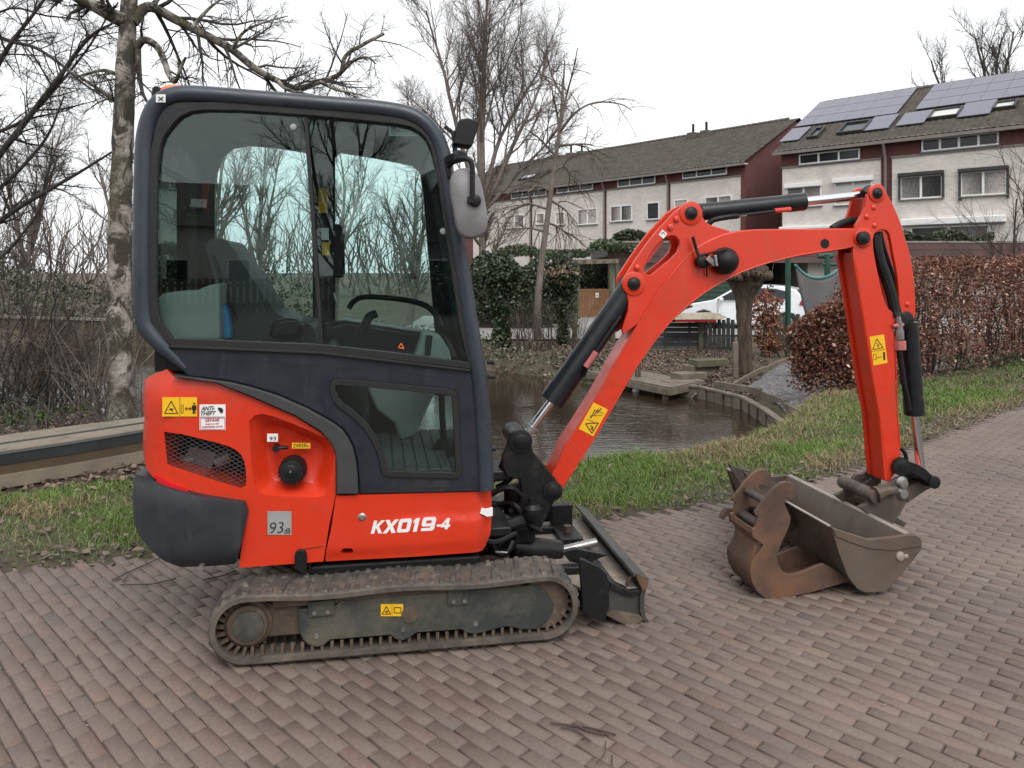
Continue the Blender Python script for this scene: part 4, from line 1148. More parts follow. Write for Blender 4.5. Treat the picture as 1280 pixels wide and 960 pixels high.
strip_sign([[(381, 686.5), (404, 683)]], 'ink', TN + .006, cover, 'seam', .003, False)
# rear counterweight and red reflector
cw_px = [(165.5, 612), (171, 605), (184, 601.5), (207, 611), (245, 621), (304, 630), (308.5, 642), (301, 680), (294, 705), (290, 711), (258, 713.5), (224, 714.5), (204.7, 700.6), (193, 689), (180, 677), (172, 664), (167, 634)]
cf = round_rear(.24, .24, P(165.5, 640, .105)[0] - .06)
def cw_fn(s, z):
    zt = P(250, 620, .1)[1]; zb = P(250, 714, .1)[1]
    e = max(0, (z - zt + .05) / .1); b = max(0, (zb + .09 - z) / .09)
    sr = P(306, 640, .1)[0]; r_ = max(0, (s - sr + .05) / .05)
    return cf(s, z) + .03 * min(1, e) ** 2 + .05 * min(1, b) ** 2 + .035 * min(1, r_) ** 2
cw = plate('counterweight', 'weight', stretch(cw_px, .105, 235, .06), .105, TF + .02, None, (), .006, 0, .03, cw_fn, local=True); cw['label'] = 'dark grey scuffed cast counterweight'
plate('reflector', 'redlens', [(192, 596), (212, 603.5), (230, 609.5), (239, 620), (222, 615.5), (207, 610.5), (194, 605)], TN - .004, TN + .08, cw, bevel=0, cuts=.03, fn=lambda s, z: fc(s, z))
s, z = P(252, 708, .12); MB().cyl((s, .10, z), (s, .13, z), .012, 12).put('bolt', M['steel'], cw)
# lower orange side panel with the model lettering
pan_px = [(420, 620), (448, 619), (614, 615), (616.5, 621), (617, 640), (615, 672), (609, 687), (604, 691), (520, 697), (406.5, 703), (407, 692), (414, 660)]
zt_, zb_ = P(500, 617, TN)[1], P(500, 697, TN)[1]
def pan_fn(s, z):
    u = (z - zb_) / (zt_ - zb_); se = P(612, 650, TN)[0]
    crease = .010 * sstep(.52, .60, u) * (1 - sstep(.9, 1.0, u) * .4) * float(sstep(P(470, 650, TN)[0], P(530, 650, TN)[0], s))
    return float(.012 * sstep(.22, 0, u) + crease + .05 * sstep(se - .07, se + .01, s) ** 1.5)
pan = plate('side_panel', 'orange', pan_px, TN, TF, None, [rounded([(426.5, 689.5), (428.5, 686), (434, 685.4), (440, 686), (441.5, 689.5), (439.5, 692.6), (434, 693.2), (428.5, 693)], 2)], .006, 0, .022, pan_fn)
pan['label'] = 'orange lower side panel with white lettering'
GL = {'K': [[(0, 0), (.30, 0), (.30, .34), (.38, .42), (.66, 0), (1, 0), (.58, .56), (1, 1), (.66, 1), (.30, .62), (.30, 1), (0, 1)]],
      'X': [[(0, 0), (.32, 0), (.5, .32), (.68, 0), (1, 0), (.68, .5), (1, 1), (.68, 1), (.5, .68), (.32, 1), (0, 1), (.32, .5)]],
      '0': [[(0, .12), (.12, 0), (.88, 0), (1, .12), (1, .88), (.88, 1), (.12, 1), (0, .88)], [(.30, .24), (.70, .24), (.70, .76), (.30, .76)]],
      '1': [[(.25, 0), (.85, 0), (.85, 1), (.40, 1), (.0, .84), (.0, .64), (.25, .72)]],
      '9': [[(.05, 0), (.88, 0), (1, .12), (1, .88), (.88, 1), (.12, 1), (0, .88), (0, .46), (.12, .34), (.70, .34), (.70, .22), (.05, .22)], [(.30, .55), (.70, .55), (.70, .79), (.30, .79)]],
      '-': [[(0, .34), (1, .34), (1, .54), (0, .54)]],
      '4': [[(.50, 0), (.82, 0), (.82, .2), (1, .2), (1, .42), (.82, .42), (.82, 1), (.48, 1), (0, .42), (0, .2), (.50, .2)], [(.28, .42), (.50, .42), (.50, .70)]]}
for ch, x0, x1, yb, yt in (('K', 463.5, 477.5, 667.2, 651), ('X', 478, 494.5, 666.8, 650.2), ('0', 495.5, 511.5, 665.8, 649.2), ('1', 514, 522, 664.8, 648.3), ('9', 525, 542, 663.9, 647.4), ('-', 544.5, 549.5, 663, 649.5), ('4', 550, 561.5, 661.8, 648.6)):
    lp = [[P(x0 + (x1 - x0) * u + .24 * (yb - yt) * v, yb + (yt - yb) * v - .05 * (x1 - x0) * u, TN) for u, v in g_] for g_ in GL[ch]]
    put('model_lettering', slab(lp, TN - .0012, TN + .011), M['white_vinyl'], pan)
s, z = P(452.5, 646.5, TN); m = MB(); m.lathe((s, TN - .006, z), (0, 1, 0), [(0, .010), (.002, .012), (.008, .021)], 16); m.put('bolt', M['steel'], pan)
flat_sticker('torn_sticker', 'white_vinyl', 426.5, 669, 438, 680, TN + .003, pan)
plate('torn_sticker', 'white_vinyl', [(602, 636), (608, 637), (616, 635), (616, 645), (609, 646), (605, 644), (600, 642)], TN + .012, TN + .03, pan, bevel=.001)
s, z = P(376, 702, TN); m = MB(); m.box((s, TN + .02, z), (.05, .06, .06)); m.cyl((s, TN - .012, z + .028), (s, TN + .05, z + .028), .025, 16); m.put('tie_down_lug', M['black'], ex, .003)
# grey plastic arch between cover and cab
arch_px = [(214, 469.5), (250, 473), (287, 478), (316, 485), (345, 494), (384, 511), (416, 529), (428, 538), (435, 548), (441, 560), (445, 576), (447.5, 598), (447.5, 618), (420.5, 618), (420.3, 580), (419, 566), (413, 553), (400, 539), (369, 520), (314, 496), (267, 478), (222, 472.5)]
plate('arch_trim', 'arch', arch_px, TN - .018, TN + .12, None, (), .010)

# ---------------- cab
cab_px = [(236, 472), (225, 462), (212.5, 449), (190, 428), (178, 415), (171.5, 403), (169, 388), (168.5, 340), (169.5, 250), (171, 185), (174, 158), (180, 139), (189, 126), (200, 116.5), (216, 110), (242.5, 108.8), (310, 114.2), (385, 120), (460, 125.8), (497.5, 130.5), (518, 136.5), (533, 146), (546, 159), (555, 175), (563, 202.5), (576, 277.5), (591, 371), (602.5, 442.5), (607, 478), (611, 540), (614.5, 615), (449, 618.5), (448, 598), (445.5, 576), (441.5, 559), (435.5, 547), (428.5, 537), (416.5, 528), (384.5, 510), (345.5, 493), (316, 484), (287, 477), (250, 472.6)]
win_px_ = [(189.5, 367), (189.5, 300), (190, 250), (191, 205), (193.5, 184), (198, 170), (205, 159), (213, 149), (223, 140), (238, 133.5), (255, 131.5), (300, 132), (385, 138), (450, 144), (497, 149), (515, 153), (528, 160), (538, 170), (545, 185), (552, 212), (561, 275), (572.5, 352), (581, 410), (587.5, 458), (500, 447.5), (400, 436.5), (300, 432.5), (216, 429), (207, 421), (198, 410), (192, 395)]
low_px = [(415, 479), (418, 476), (426, 475.5), (450, 477), (560, 487.5), (568, 489), (571, 495), (573, 540), (575.5, 588), (573, 595), (565, 596), (484, 594), (478.5, 590), (476, 575), (472, 562), (465, 548), (455, 533), (440, 519), (425, 508), (417, 498), (414, 488)]
cab = plate('cab_side', 'navy', cab_px, TN, TN + .055, None, [win_px_, low_px], .010)
cab['label'] = 'dark navy cab side with door panel and window openings'
rail = L([(P_) for P_ in [(231, 461), (204, 434), (186, 414), (178.5, 394), (176.5, 330), (177.5, 250), (179, 190), (182, 163), (188, 143), (198, 128), (215, 119), (242, 117), (310, 122), (385, 128), (460, 134), (497, 139), (516, 144.5), (530, 153), (541, 165), (549, 180), (556, 206), (569, 280), (583, 371), (594, 442), (600, 480), (605, 545), (608, 612)]], TN)
_rp = spline([(s, TN + .008, z) for s, z in rail], 3); MB().tube(_rp, [.012, .018, .024, .030, .034] + [.036] * (len(_rp) - 5), 12).put('roof_rail', M['rail'], cab)
def offset_loop(lp, k):
    c = np.mean(lp, 0); out = []; n = len(lp)
    for i in range(n):
        a, p, b = np.array(lp[i - 1]), np.array(lp[i]), np.array(lp[(i + 1) % n]); d = (b - a) / np.linalg.norm(b - a); nn = np.array([d[1], -d[0]])
        if np.dot(nn, p - c) < 0: nn = -nn
        out.append(tuple(p + nn * k))
    return out
wl = L(win_px_, TN); ll = L(low_px, TN)
for nm, lp, a, b in (('window_seal', wl, .012, -.022), ('window_seal', ll, .006, -.020)):
    put(nm, slab([offset_loop(lp, a), offset_loop(lp, b)], TN - .010, TN + .02), M['rubber'], cab, .003)
dv0, dv1 = P(381, 133, TN), P(402.5, 441, TN)
def split(lp, side):
    "part of the window opening on one side of the pane joint"
    out = []; n = len(lp)
    def f(p): return (p[0] - dv0[0]) * (dv1[1] - dv0[1]) - (p[1] - dv0[1]) * (dv1[0] - dv0[0])
    for i in range(n):
        p, q = lp[i], lp[(i + 1) % n]; a, b = f(p) * side, f(q) * side
        if a >= 0: out.append(p)
        if a * b < 0:
            u = a / (a - b); out.append((p[0] + (q[0] - p[0]) * u, p[1] + (q[1] - p[1]) * u))
    return out
wi = offset_loop(wl, -.004)
put('window_pane', slab([split(wi, 1)], TN + .020, TN + .025), M['glass'], cab)
put('window_pane', slab([split(wi, -1)], TN + .030, TN + .035), M['glass'], cab)
put('window_pane', slab([offset_loop(ll, -.004)], TN + .022, TN + .027), M['glass'], cab)
d0, d1 = P3(381.5, 136, TN + .012), P3(402.5, 437, TN + .012)
MB().bar(d0, d1, .02, .016, (1, 0, 0)).put('pane_joint', M['rubber'], cab, .003)
for (x, y) in ((366, 158), (554.5, 289)):
    s, z = P(x, y, TN); MB().lathe((s, TN + .008, z), (0, 1, 0), [(0, .006), (.003, .013), (.014, .015)], 18).put('glass_fastener', M['trim'], cab)
b = MB().bar(P3(212, 433, TN - .012), P3(400, 441, TN - .012), .012, .010).bar(P3(400, 441, TN - .0125), P3(588, 463, TN - .0125), .012, .010)
b.put('sill_rail', M['rubber'], cab, .002)
flat_sticker('corner_sticker', 'white_vinyl', 195, 118, 207, 128, TN - .030, cab)
strip_sign([[(198, 121), (204, 126)], [(204, 121), (198, 126)]], 'ink', TN - .032, cab, 'cross_mark', .004, False)
strip_sign([[(450, 612), (520, 610.6), (604, 608.5)]], 'rubber', TN + .0005, cab, 'door_seam', .005, False); strip_sign([[(591, 468), (598, 520), (605, 606)]], 'rubber', TN + .0005, cab, 'door_seam', .006, False); strip_sign([[(246, 450), (330, 452), (400, 457), (500, 466), (584, 476)]], 'rubber', TN + .0005, cab, 'door_seam', .004, False)
# hinges and handles on the front pillar
for (x, y) in ((612, 470), (610, 452), (613, 560)):
    s, z = P(x - 2, y, TN + .02); MB().cyl((s, TN - .0, z), (s + .03, TN - .0, z), .010, 10).put('hinge', M['blacksteel'], cab)
# far side with two windows and lower opening
farA = [(268, 240), (270, 215), (277, 196), (290, 184.5), (310, 181), (345, 184), (380, 189.5), (388, 196), (390, 215), (391, 424), (268, 424)]
farB = [(418.5, 196), (425, 190), (470, 197), (515, 206), (525, 214), (529, 240), (534, 300), (545, 424), (419, 424)]
farC = [(513, 547), (541, 494), (566, 494), (569, 547)]
TI = TF - .05
cab_l = L(cab_px, TN)
fw = [L(farA, TI), L(farB, TI), L(farC, TI)]
cf_ = put('far_cab_side', slab([cab_l] + fw, TI, TF), M['blacksteel'], ex)
for w_ in fw:
    c = np.mean(w_, 0); put('window_pane', slab([w_], TI + .02, TI + .025), M['glass'], cf_)
# roof, rear wall with its window, front windscreen, headliner
roof_top = [p for p in cab_px[9:25]]
rt = L(roof_top, TN); rin = [(s * 1.0 + (0.02 if i < 5 else 0 if i < 10 else -.03), z - .045) for i, (s, z) in enumerate(rt)]
put('roof', slab([rt + rin[::-1]], TN + .055, TI), M['navy'], ex)
put('headliner', slab([[(s, z - .002) for s, z in rin[2:14]] + [(s, z - .03) for s, z in rin[2:14]][::-1]], TN + .06, TI - .003), M['headliner'], ex)
sb, zb0 = P(171, 250, TN); zr0, zr1 = P(171, 395, TN)[1], P(171, 200, TN)[1]
m = MB(); m.box2((sb + .005, TN + .055, zr0 - .02), (sb + .045, TI, zr0)); m.box2((sb + .005, TN + .055, zr1), (sb + .06, TI, zr1 + .14)); m.box2((sb + .004, TI - .1, zr0), (sb + .045, TI, zr1))
rw = m.put('rear_cab_wall', M['navy'], ex)
MB().box2((sb + .015, TN + .055, zr0), (sb + .020, TI - .1, zr1)).put('window_pane', M['glass'], rw)
a, b, c = P3(560, 205, TN), P3(604, 470, TN), P3(611, 612, TN)
fr = MB()
for t_ in (TI - .03,): fr.bar((a.x, t_, a.z), (b.x, t_, b.z), .05, .05).bar((b.x, t_, b.z), (c.x, t_, c.z), .05, .05)
fr.bar((a.x, TN, a.z), (a.x, TI, a.z), .05, .05); fr.bar((b.x - .005, TN + .05, b.z), (b.x - .005, TI, b.z), .04, .05); fr.bar((c.x - .02, TN + .05, c.z + .04), (c.x - .02, TI, c.z + .04), .04, .10)
frm = fr.put('windscreen_frame', M['navy'], ex, .01)
for p, q in ((a, b), (b, c)):
    MB().bar((p.x - .0, (TN + TI) / 2, p.z - .03), (q.x - .0, (TN + TI) / 2, q.z + .03), TI - TN - .12, .006).put('window_pane', M['glass'], frm)
# interior
zf = P(530, 592, TN)[1] - .005
sf0, sf1 = P(476, 590, TN)[0], P(612, 590, TN)[0]
fl = MB().box2((sf0 - .1, TN + .06, zf - .04), (sf1, TI, zf)).put('floor_mat', M['mat'], ex)
for i in range(9):
    x = sf0 + (sf1 - sf0) * (i + .5) / 9; MB().box2((x - .022, TN + .07, zf), (x + .022, TI - .01, zf + .008)).put('mat_rib', M['mat'], fl, .003)
sback = P(290, 420, .42)
MB().box2((sb + .05, TN + .07, P(250, 430, TN)[1] - .12), (P(350, 430, TN)[0], TI - .01, P(250, 430, TN)[1] - .015)).put('rear_shelf', M['blacksteel'], ex)
tp_ = .30
plate('interior_trim', 'trim', [(195, 374), (203, 367), (222, 364), (243, 364), (262, 356), (275, 354), (275, 425), (195, 425)], TN + .10, TN + .35, ex, bevel=.02)
plate('interior_trim', 'trim', [(455, 479), (545, 490), (535, 510), (520, 545), (500, 552), (492, 530), (470, 512)], TI - .25, TI - .02, ex, bevel=.02)
seat_px = [(257.5, 312), (258.5, 304), (264, 299.5), (274, 298.5), (283, 301), (290, 309), (298, 322), (310, 340), (325, 362), (337, 380), (346, 392), (362, 398), (378, 402), (390, 408), (394, 420), (390, 434), (288, 432), (283, 410), (276, 378), (267, 345)]
st_ = plate('seat', 'seat', seat_px, .42, .86, ex, (), .05, 3, seg=4)
plate('seat_base', 'black', [(290, 428), (420, 432), (430, 470), (455, 500), (462, 530), (300, 530)], .36, .92, ex, bevel=.02)
plate('headrest_seam', 'black', [(262, 316), (268, 318), (297, 398), (291, 400)], .405, .42, st_, bevel=.003)
plate('bag', 'blue', [(271, 392), (275, 383), (280, 379), (284, 388), (288, 410), (289, 424), (272, 424)], .33, .40, ex, bevel=.012)
plate('armrest', 'black', [(340, 402), (358, 397), (372, 399), (380, 408), (372, 421), (335, 423)], .30, .38, ex, bevel=.02)
plate('console', 'blacksteel', [(405, 440), (412, 405), (430, 400), (560, 420), (575, 452), (520, 452)], TI - .30, TI - .04, ex, bevel=.03)
plate('console', 'trim', [(515, 455), (528, 417), (533, 415), (550, 419), (562, 438), (566, 460)], .30, .42, ex, bevel=.012)
plate('console', 'black', [(533, 419), (541, 420), (538, 444), (531, 443)], .28, .299, ex, bevel=.004)
def rod(name, mat, pts, r, parent=None, k=6):
    q = [P3(x, y, t) for x, y, t in pts]
    return MB().tube(spline(q, k) if len(q) > 2 else q, r, 10).put(name, M[mat], ex if parent is None else parent)
rod('grab_bar', 'blacksteel', [(436, 386, .75), (442, 377, .75), (458, 371, .72), (500, 374, .62), (530, 381, .55), (545, 394, .52), (551, 408, .5)], .014)
rod('joystick', 'blacksteel', [(446, 424, .55), (455, 408, .55), (462, 396, .55), (470, 392, .56)], .021)
rod('joystick', 'blacksteel', [(404, 432, .36), (409, 418, .36), (408, 404, .36)], .020)
rod('control_lever', 'steel', [(422, 384, .95), (417, 366, .95)], .006)
rod('travel_pedal_lever', 'blacksteel', [(556, 560, .62), (553, 522, .62), (552, 490, .62)], .016)
s, z = P(556, 566, .62); MB().lathe((s, .62, zf), (0, 0, 1), [(0, .07), (.02, .06), (.03, .045), (.045, .04), (.055, .028)], 18).put('lever_gaiter', M['black'], ex)
m = MB().box((s + .05, .45, zf + .04), (.12, .08, .02), Matrix.Rotation(-.4, 3, 'Y')); m.put('pedal', M['black'], ex, .004)
plate('seat_belt_box', 'black', [(411, 280), (425, 280), (430, 290), (431, 342), (427, 348), (412, 346)], TI - .06, TI - .002, ex, bevel=.01)
plate('emergency_hammer', 'redplastic', [(251, 225), (263, 225), (260, 240), (259, 263), (253, 263), (253, 240)], TI - .03, TI - .003, ex, bevel=.004)
flat_sticker('warning_label', 'yellow', 398, 236, 410, 266, TI - .062, ex); flat_sticker('warning_label', 'yellow', 403, 303, 412, 319, TI - .062, ex); flat_sticker('label', 'white_vinyl', 402, 285, 411, 300, TI - .062, ex)
flat_sticker('glass_label', 'trim', 486, 155, 524, 170, TN + .041, cab)
strip_sign([[(498, 434.5), (505, 435.5), (501.5, 429)]], 'amber', TN + .018, cab, 'glass_warning', .004)

# ---------------- mirror, work lights, beacon
mir = rounded(L([(563.5, 222), (570, 212), (580, 209), (592, 211), (600, 222), (605, 240), (609, 262), (610.5, 280), (607, 291), (598, 297), (586, 298.5), (577, 294), (571, 284), (567, 262), (563, 240)], .0), 3)
mm = MB(); k_ = len(mir); c_ = np.mean(mir, 0)
for dt, f_ in ((.0, .90), (.012, .985), (.03, 1.0), (.045, .99), (.048, .94)): mm.v += [(c_[0] + (p[0] - c_[0]) * f_, dt, c_[1] + (p[1] - c_[1]) * f_) for p in mir]
mm.v.insert(0, (c_[0], -.012, c_[1])); 
mm.f = [(0, 1 + j, 1 + (j + 1) % k_) for j in range(k_)] + [(1 + i * k_ + j, 1 + (i + 1) * k_ + j, 1 + (i + 1) * k_ + (j + 1) % k_, 1 + i * k_ + (j + 1) % k_) for i in range(4) for j in range(k_)] + [tuple(1 + 4 * k_ + j for j in range(k_))]
mirror = mm.put('mirror_housing', M['mirror_back'], ex, sharp=70)
put('mirror_glass', slab([[(c_[0] + (p[0] - c_[0]) * .92, c_[1] + (p[1] - c_[1]) * .92) for p in mir]], .049, .052), M['chrome'], mirror)
rod('mirror_arm', 'black', [(560, 209, .12), (566, 203, .08), (576, 198.5, .0), (585, 199, -.02), (590, 206, -.025), (590.5, 225, -.025), (590.5, 248, -.025)], .011, mirror)
s, z = P(594, 250.5, -.02); m = MB(); m.lathe((s, -.03, z), (0, 1, 0), [(0, .014), (.004, .024), (.012, .026), (.03, .028)], 20); m.box((s - .018, -.018, z + .002), (.03, .03, .026)); m.put('mirror_clamp', M['black'], mirror)
m = MB(); m.bar(P3(561, 200, .12), P3(571, 196, .05), .03, .035); m.bar(P3(558, 196, .12), P3(562, 222, .12), .02, .02); m.put('mirror_bracket', M['black'], ex, .004)
wlm = plate('work_light', 'black', [(566.5, 180), (571, 156), (574, 149), (585, 147), (599.5, 151), (598.5, 157), (590.5, 183), (585, 182.5)], .16, .26, ex, bevel=.008)
plate('work_light', 'black', [(565, 200), (566, 190), (574, 186.5), (584, 191), (586.5, 198), (576, 200), (567, 203)], .12, .22, ex, bevel=.008)
m = MB(); m.bar(P3(556, 158, .2), P3(566, 166, .2), .02, .016); m.bar(P3(566, 164, .2), P3(570, 182, .2), .03, .02); m.bar(P3(568, 181, .2), P3(569, 190, .2), .03, .02); m.put('light_bracket', M['blacksteel'], ex, .003)
s, z = P(222, 110, .55); MB().lathe((s, .55, z - .085), (0, 0, 1), [(0, .085), (.05, .085), (.075, .075), (.09, .05), (.095, .01)], 20).put('beacon', M['amber'], ex)
plate('rear_light', 'black', [(189, 122), (189.5, 110), (193, 106.5), (198, 107.5), (203, 113), (200, 119)], .5, .6, ex, bevel=.008)
# ---------------- swing post, boom, arm
T0, T1 = .57, .73
TC = .65
sw = plate('swing_post', 'blacksteel', [(638, 542), (643.5, 538), (657, 540), (663, 549), (667, 565), (676, 577), (686, 588), (696, 600), (700, 612), (692, 625), (684, 646), (676, 661), (657, 663), (640, 652), (636, 640), (648, 632), (652, 615), (650, 600), (634, 597), (628, 585), (628, 570), (634, 558)], T0 - .045, T0 - .005, bevel=.008)
q = plate('swing_post_plate', 'blacksteel', [(638, 542), (657, 540), (667, 565), (686, 588), (700, 612), (684, 646), (657, 663), (640, 652), (650, 600), (628, 585)], T1 + .005, T1 + .045, sw, bevel=.008)
for x, y, r in ((651, 552, .058), (691, 614, .050)):
    s, z = P(x, y, T0 - .05); m = MB(); m.lathe((s, T0 - .062, z), (0, 1, 0), [(0, r * .55), (.002, r * .62), (.006, r * .62), (.010, r), (.025, r), (.03, r * .9), (T1 - T0 + .1, r * .9)], 24); m.put('pin', M['blacksteel'], sw)

s, z = P(648, 640, TC); MB().cyl((s, TC, z - .10), (s, TC, z + .13), .075, 20).put('swing_bearing', M['blacksteel'], sw)
MB().box2((P(612, 640, TN)[0] - .05, .50, P(640, 668, TC)[1]), (s + .06, .80, P(640, 648, TC)[1])).put('swing_bracket', M['blacksteel'], ex, .012)
m = MB(); m.box2((P(612, 590, TN)[0] - .04, .54, P(630, 605, .5)[1]), (P(640, 590, .52)[0], .76, P(630, 590, .5)[1])); m.put('swing_bracket', M['blacksteel'], ex, .015)
rod('swing_rod', 'chrome', [(614, 660, .36), (636, 656, .40)], .016)
rod('swing_cylinder', 'blacksteel', [(632, 657, .39), (668, 646, .46)], .030)
s, z = P(665, 640, .42); m = MB(); m.lathe((s, .42, z - .05), (0, 0, 1), [(0, .03), (.03, .045), (.07, .045), (.09, .03), (.1, .03)], 16); m.cyl((s, .42, z + .04), (s, .42, z + .07), .02, 10); m.put('swing_pin', M['blacksteel'], ex)
hs_ = MB()
for pts in ([(615, 640, .45), (622, 655, .42), (628, 672, .42), (622, 684, .42), (612, 688, .45)], [(612, 650, .5), (630, 645, .5), (645, 660, .48), (640, 685, .48), (615, 690, .5)], [(614, 618, .55), (625, 612, .52), (640, 610, .50), (652, 620, .52)], [(612, 630, .6), (626, 630, .58), (644, 632, .50), (660, 655, .48), (676, 664, .5)], [(613, 604, .62), (624, 590, .60), (632, 570, .58), (642, 560, .56)], [(613, 675, .4), (622, 692, .4), (634, 690, .4), (641, 676, .42)], [(620, 610, .66), (636, 600, .66), (652, 575, .66)]):
    hs_.tube(spline([P3(*p_) for p_ in pts], 6), .014, 8)
hs_.put('hydraulic_hoses', M['hose'], ex)
rod('hose_fitting', 'steel', [(619, 690, .38), (634, 691, .38)], .006); rod('hose_fitting', 'steel', [(614, 676, .38), (626, 677, .38)], .007)

boom_px = [(684.5, 603), (686, 607), (690, 621), (698, 620), (703, 612), (715, 594), (729, 572), (752, 536), (779, 490), (800, 455), (821, 422.5), (847, 395.5), (880.5, 367.5), (910, 349), (944, 334.5), (977.5, 325), (1000, 320.5), (1020, 317.5), (1057, 311.5), (1081, 307), (1088, 301), (1088, 292), (1082, 287.5), (1066, 285.2), (1045, 285.5), (1010, 286), (977, 286), (944, 286.5), (925, 288), (905, 292), (890, 298), (875, 306), (862, 316), (850, 328.5), (838, 343), (826, 360), (814, 378), (803, 396), (792, 415), (780, 434), (765, 460), (745, 496), (725, 528), (705, 559), (699, 575), (690, 592)]
bm_ = plate('boom', 'orange', boom_px, T0, T1, bevel=.008); bm_['label'] = 'orange curved boom'
brk_px = [(872, 258.5), (868, 255.5), (863.6, 254.5), (858, 255.5), (851, 259), (842, 266), (834, 275), (821, 288.5), (809, 304), (795, 324), (783.5, 342), (779.5, 350), (781, 359), (783.5, 367), (785.5, 378), (785, 389), (781, 401), (777.5, 411), (779, 418), (784, 415), (800, 403), (816, 380), (838, 346), (858, 322), (885, 304), (912, 293), (912, 288.5), (900, 285), (890, 282), (883, 278), (878, 271), (875, 264)]
slot_px = [(808.5, 343), (805.5, 340), (805.5, 334), (809, 325.5), (814, 316), (821.4, 306.5), (828, 300), (834, 296), (840, 294.5), (845, 295.5), (849, 300), (850, 306), (846.8, 315), (838, 324), (825.7, 334), (818, 340.5), (813, 344.5)]
for a, b in ((T0 + .008, T0 + .030), (T1 - .030, T1 - .008)):
    br = plate('boom_bracket', 'orange', brk_px, T0 + .008, T0 + .030, bm_, [slot_px], .004)
    br.location = (0, a - (T0 + .008), 0)
MB().bar(P3(826, 300, TC), P3(786, 352, TC), T1 - T0 - .07, .012).bar(P3(872, 282, TC), P3(855, 300, TC), T1 - T0 - .07, .012).put('bracket_web', M['orange'], bm_)
def pin(x, y, t, r=.028, far=T1 + .01, mat='blacksteel', parent=None, out=.016):
    s, z = P(x, y, t); m = MB()
    m.lathe((s, t - out, z), (0, 1, 0), [(0, r * .45), (.001, r * .5), (.0015, r * .62), (.004, r * .72), (.005, r), (out + .01, r), (out + .012, r * .7), (far - t + out, r * .7)], 24)
    m.lathe((s, t - out - .003, z), (0, 1, 0), [(0, r * .2), (.001, r * .36), (.006, r * .36)], 6)
    return m.put('pin', M[mat], ex if parent is None else parent)
def boss(x, y, t, r, parent, mat='orange'):
    s, z = P(x, y, t); return MB().lathe((s, t - .009, z), (0, 1, 0), [(0, r * .85), (.003, r), (.02, r)], 28).put('pin_boss', M[mat], parent)
for x, y in ((863.5, 266.5), (792, 354.5)):
    boss(x, y, T0 + .008, .062, bm_); pin(x, y, T0 + .002, .034, parent=bm_)
for x, y in ((846, 274), (797, 335), (838.5, 284)):
    s, z = P(x, y, T0); MB().lathe((s, T0 - .006, z), (0, 1, 0), [(0, .008), (.004, .016), (.02, .018)], 14).put('plug', M['orange' if x != 838.5 else 'redplastic'], bm_)
st = plate('lift_label', 'white_vinyl', [(823.5, 293.5), (828, 287), (834, 292), (829.5, 298.5)], T0 + .0045, T0 + .0075, bm_, bevel=0); strip_sign([[(826, 293), (829, 290), (831, 293)]], 'ink', T0 + .0045, st, 'hook_sign', .003, False)
boss(1079, 297.5, T0, .055, bm_); pin(1079, 297.5, T0 - .02, .036, parent=bm_)
s, z = P(1031, 304.5, T0); MB().lathe((s, T0 - .002, z), (0, 1, 0), [(0, .015), (.0005, .026), (.004, .026)], 20).put('bore', M['black'], bm_)
# seam of the boom foot casting, boom edge dirt
strip_sign([[(705, 557), (713, 552), (733, 574)]], 'redplastic', T0 + .0003, bm_, 'weld_seam', .006, False)
w_ = plate('warning_label', 'yellow', [(742, 503), (760, 512), (741.5, 545.5), (723.5, 536)], T0 - .0016, T0 - .0002, bm_, bevel=0)
strip_sign([[(732, 529.5), (748, 528.5), (740, 541.5)]], 'ink', T0 - .0018, w_, 'triangle', .0045); strip_sign([[(738, 532), (741.5, 534.5), (739, 536), (742, 538)]], 'ink', T0 - .0018, w_, 'pictogram', .005, False)
for u in range(3): strip_sign([[(738 + 4 * u, 521 - 3 * u + 2), (744 + 4 * u, 510 - 1 * u + 2)]], 'ink', T0 - .0018, w_, 'pictogram', .0045, False)
strip_sign([[(737, 520), (753, 519)], [(734, 524), (743, 528)], [(743, 512), (755, 517)]], 'ink', T0 - .0018, w_, 'pictogram', .0018, False)
# boom work light with its clamp
s, z = P(907, 326.5, T0 - .05)
m = MB(); pr = []
for i in range(9):
    a = math.pi / 2 * i / 8; pr.append((.085 * (1 - math.cos(a)), max(.004, .072 * math.sin(a))))
m.lathe((s - .02, T0 - .105, z - .002), (.35, 1, .05), pr + [(.10, .07)], 26)
bl = m.put('boom_work_light', M['black'], ex); 
m = MB(); m.bar(P3(883, 322, T0 - .06), P3(893, 331, T0 - .06), .03, .03); m.bar(P3(893, 319, T0 - .07), P3(895, 333, T0 - .07), .03, .016, (1, 0, 0)); m.put('lamp_bracket', M['steel'], bl, .004)
m = MB(); m.tube(spline([P3(866, 296, T0 - .03), P3(870, 310, T0 - .03), P3(874, 322, T0 - .04)], 5), .009, 8); m.tube(spline([P3(874, 322, T0 - .05), P3(882, 318, T0 - .06), P3(897, 314, T0 - .08), P3(908, 312, T0 - .08)], 5), .005, 6); m.tube(spline([P3(878, 334, T0 - .03), P3(872, 326, T0 - .04), P3(880, 318, T0 - .05), P3(888, 324, T0 - .05), P3(882, 334, T0 - .04), P3(876, 330, T0 - .04)], 6), .008, 7); m.tube([P3(883, 335, T0 - .02), P3(884, 346, T0 - .015)], .004, 6); m.put('lamp_cable', M['hose'], bl)
s, z = P(878, 327, T0 - .05); MB().lathe((s, T0 - .06, z), (0, 1, 0), [(0, .018), (.004, .026), (.06, .026)], 16).put('lamp_clamp', M['blacksteel'], bl)

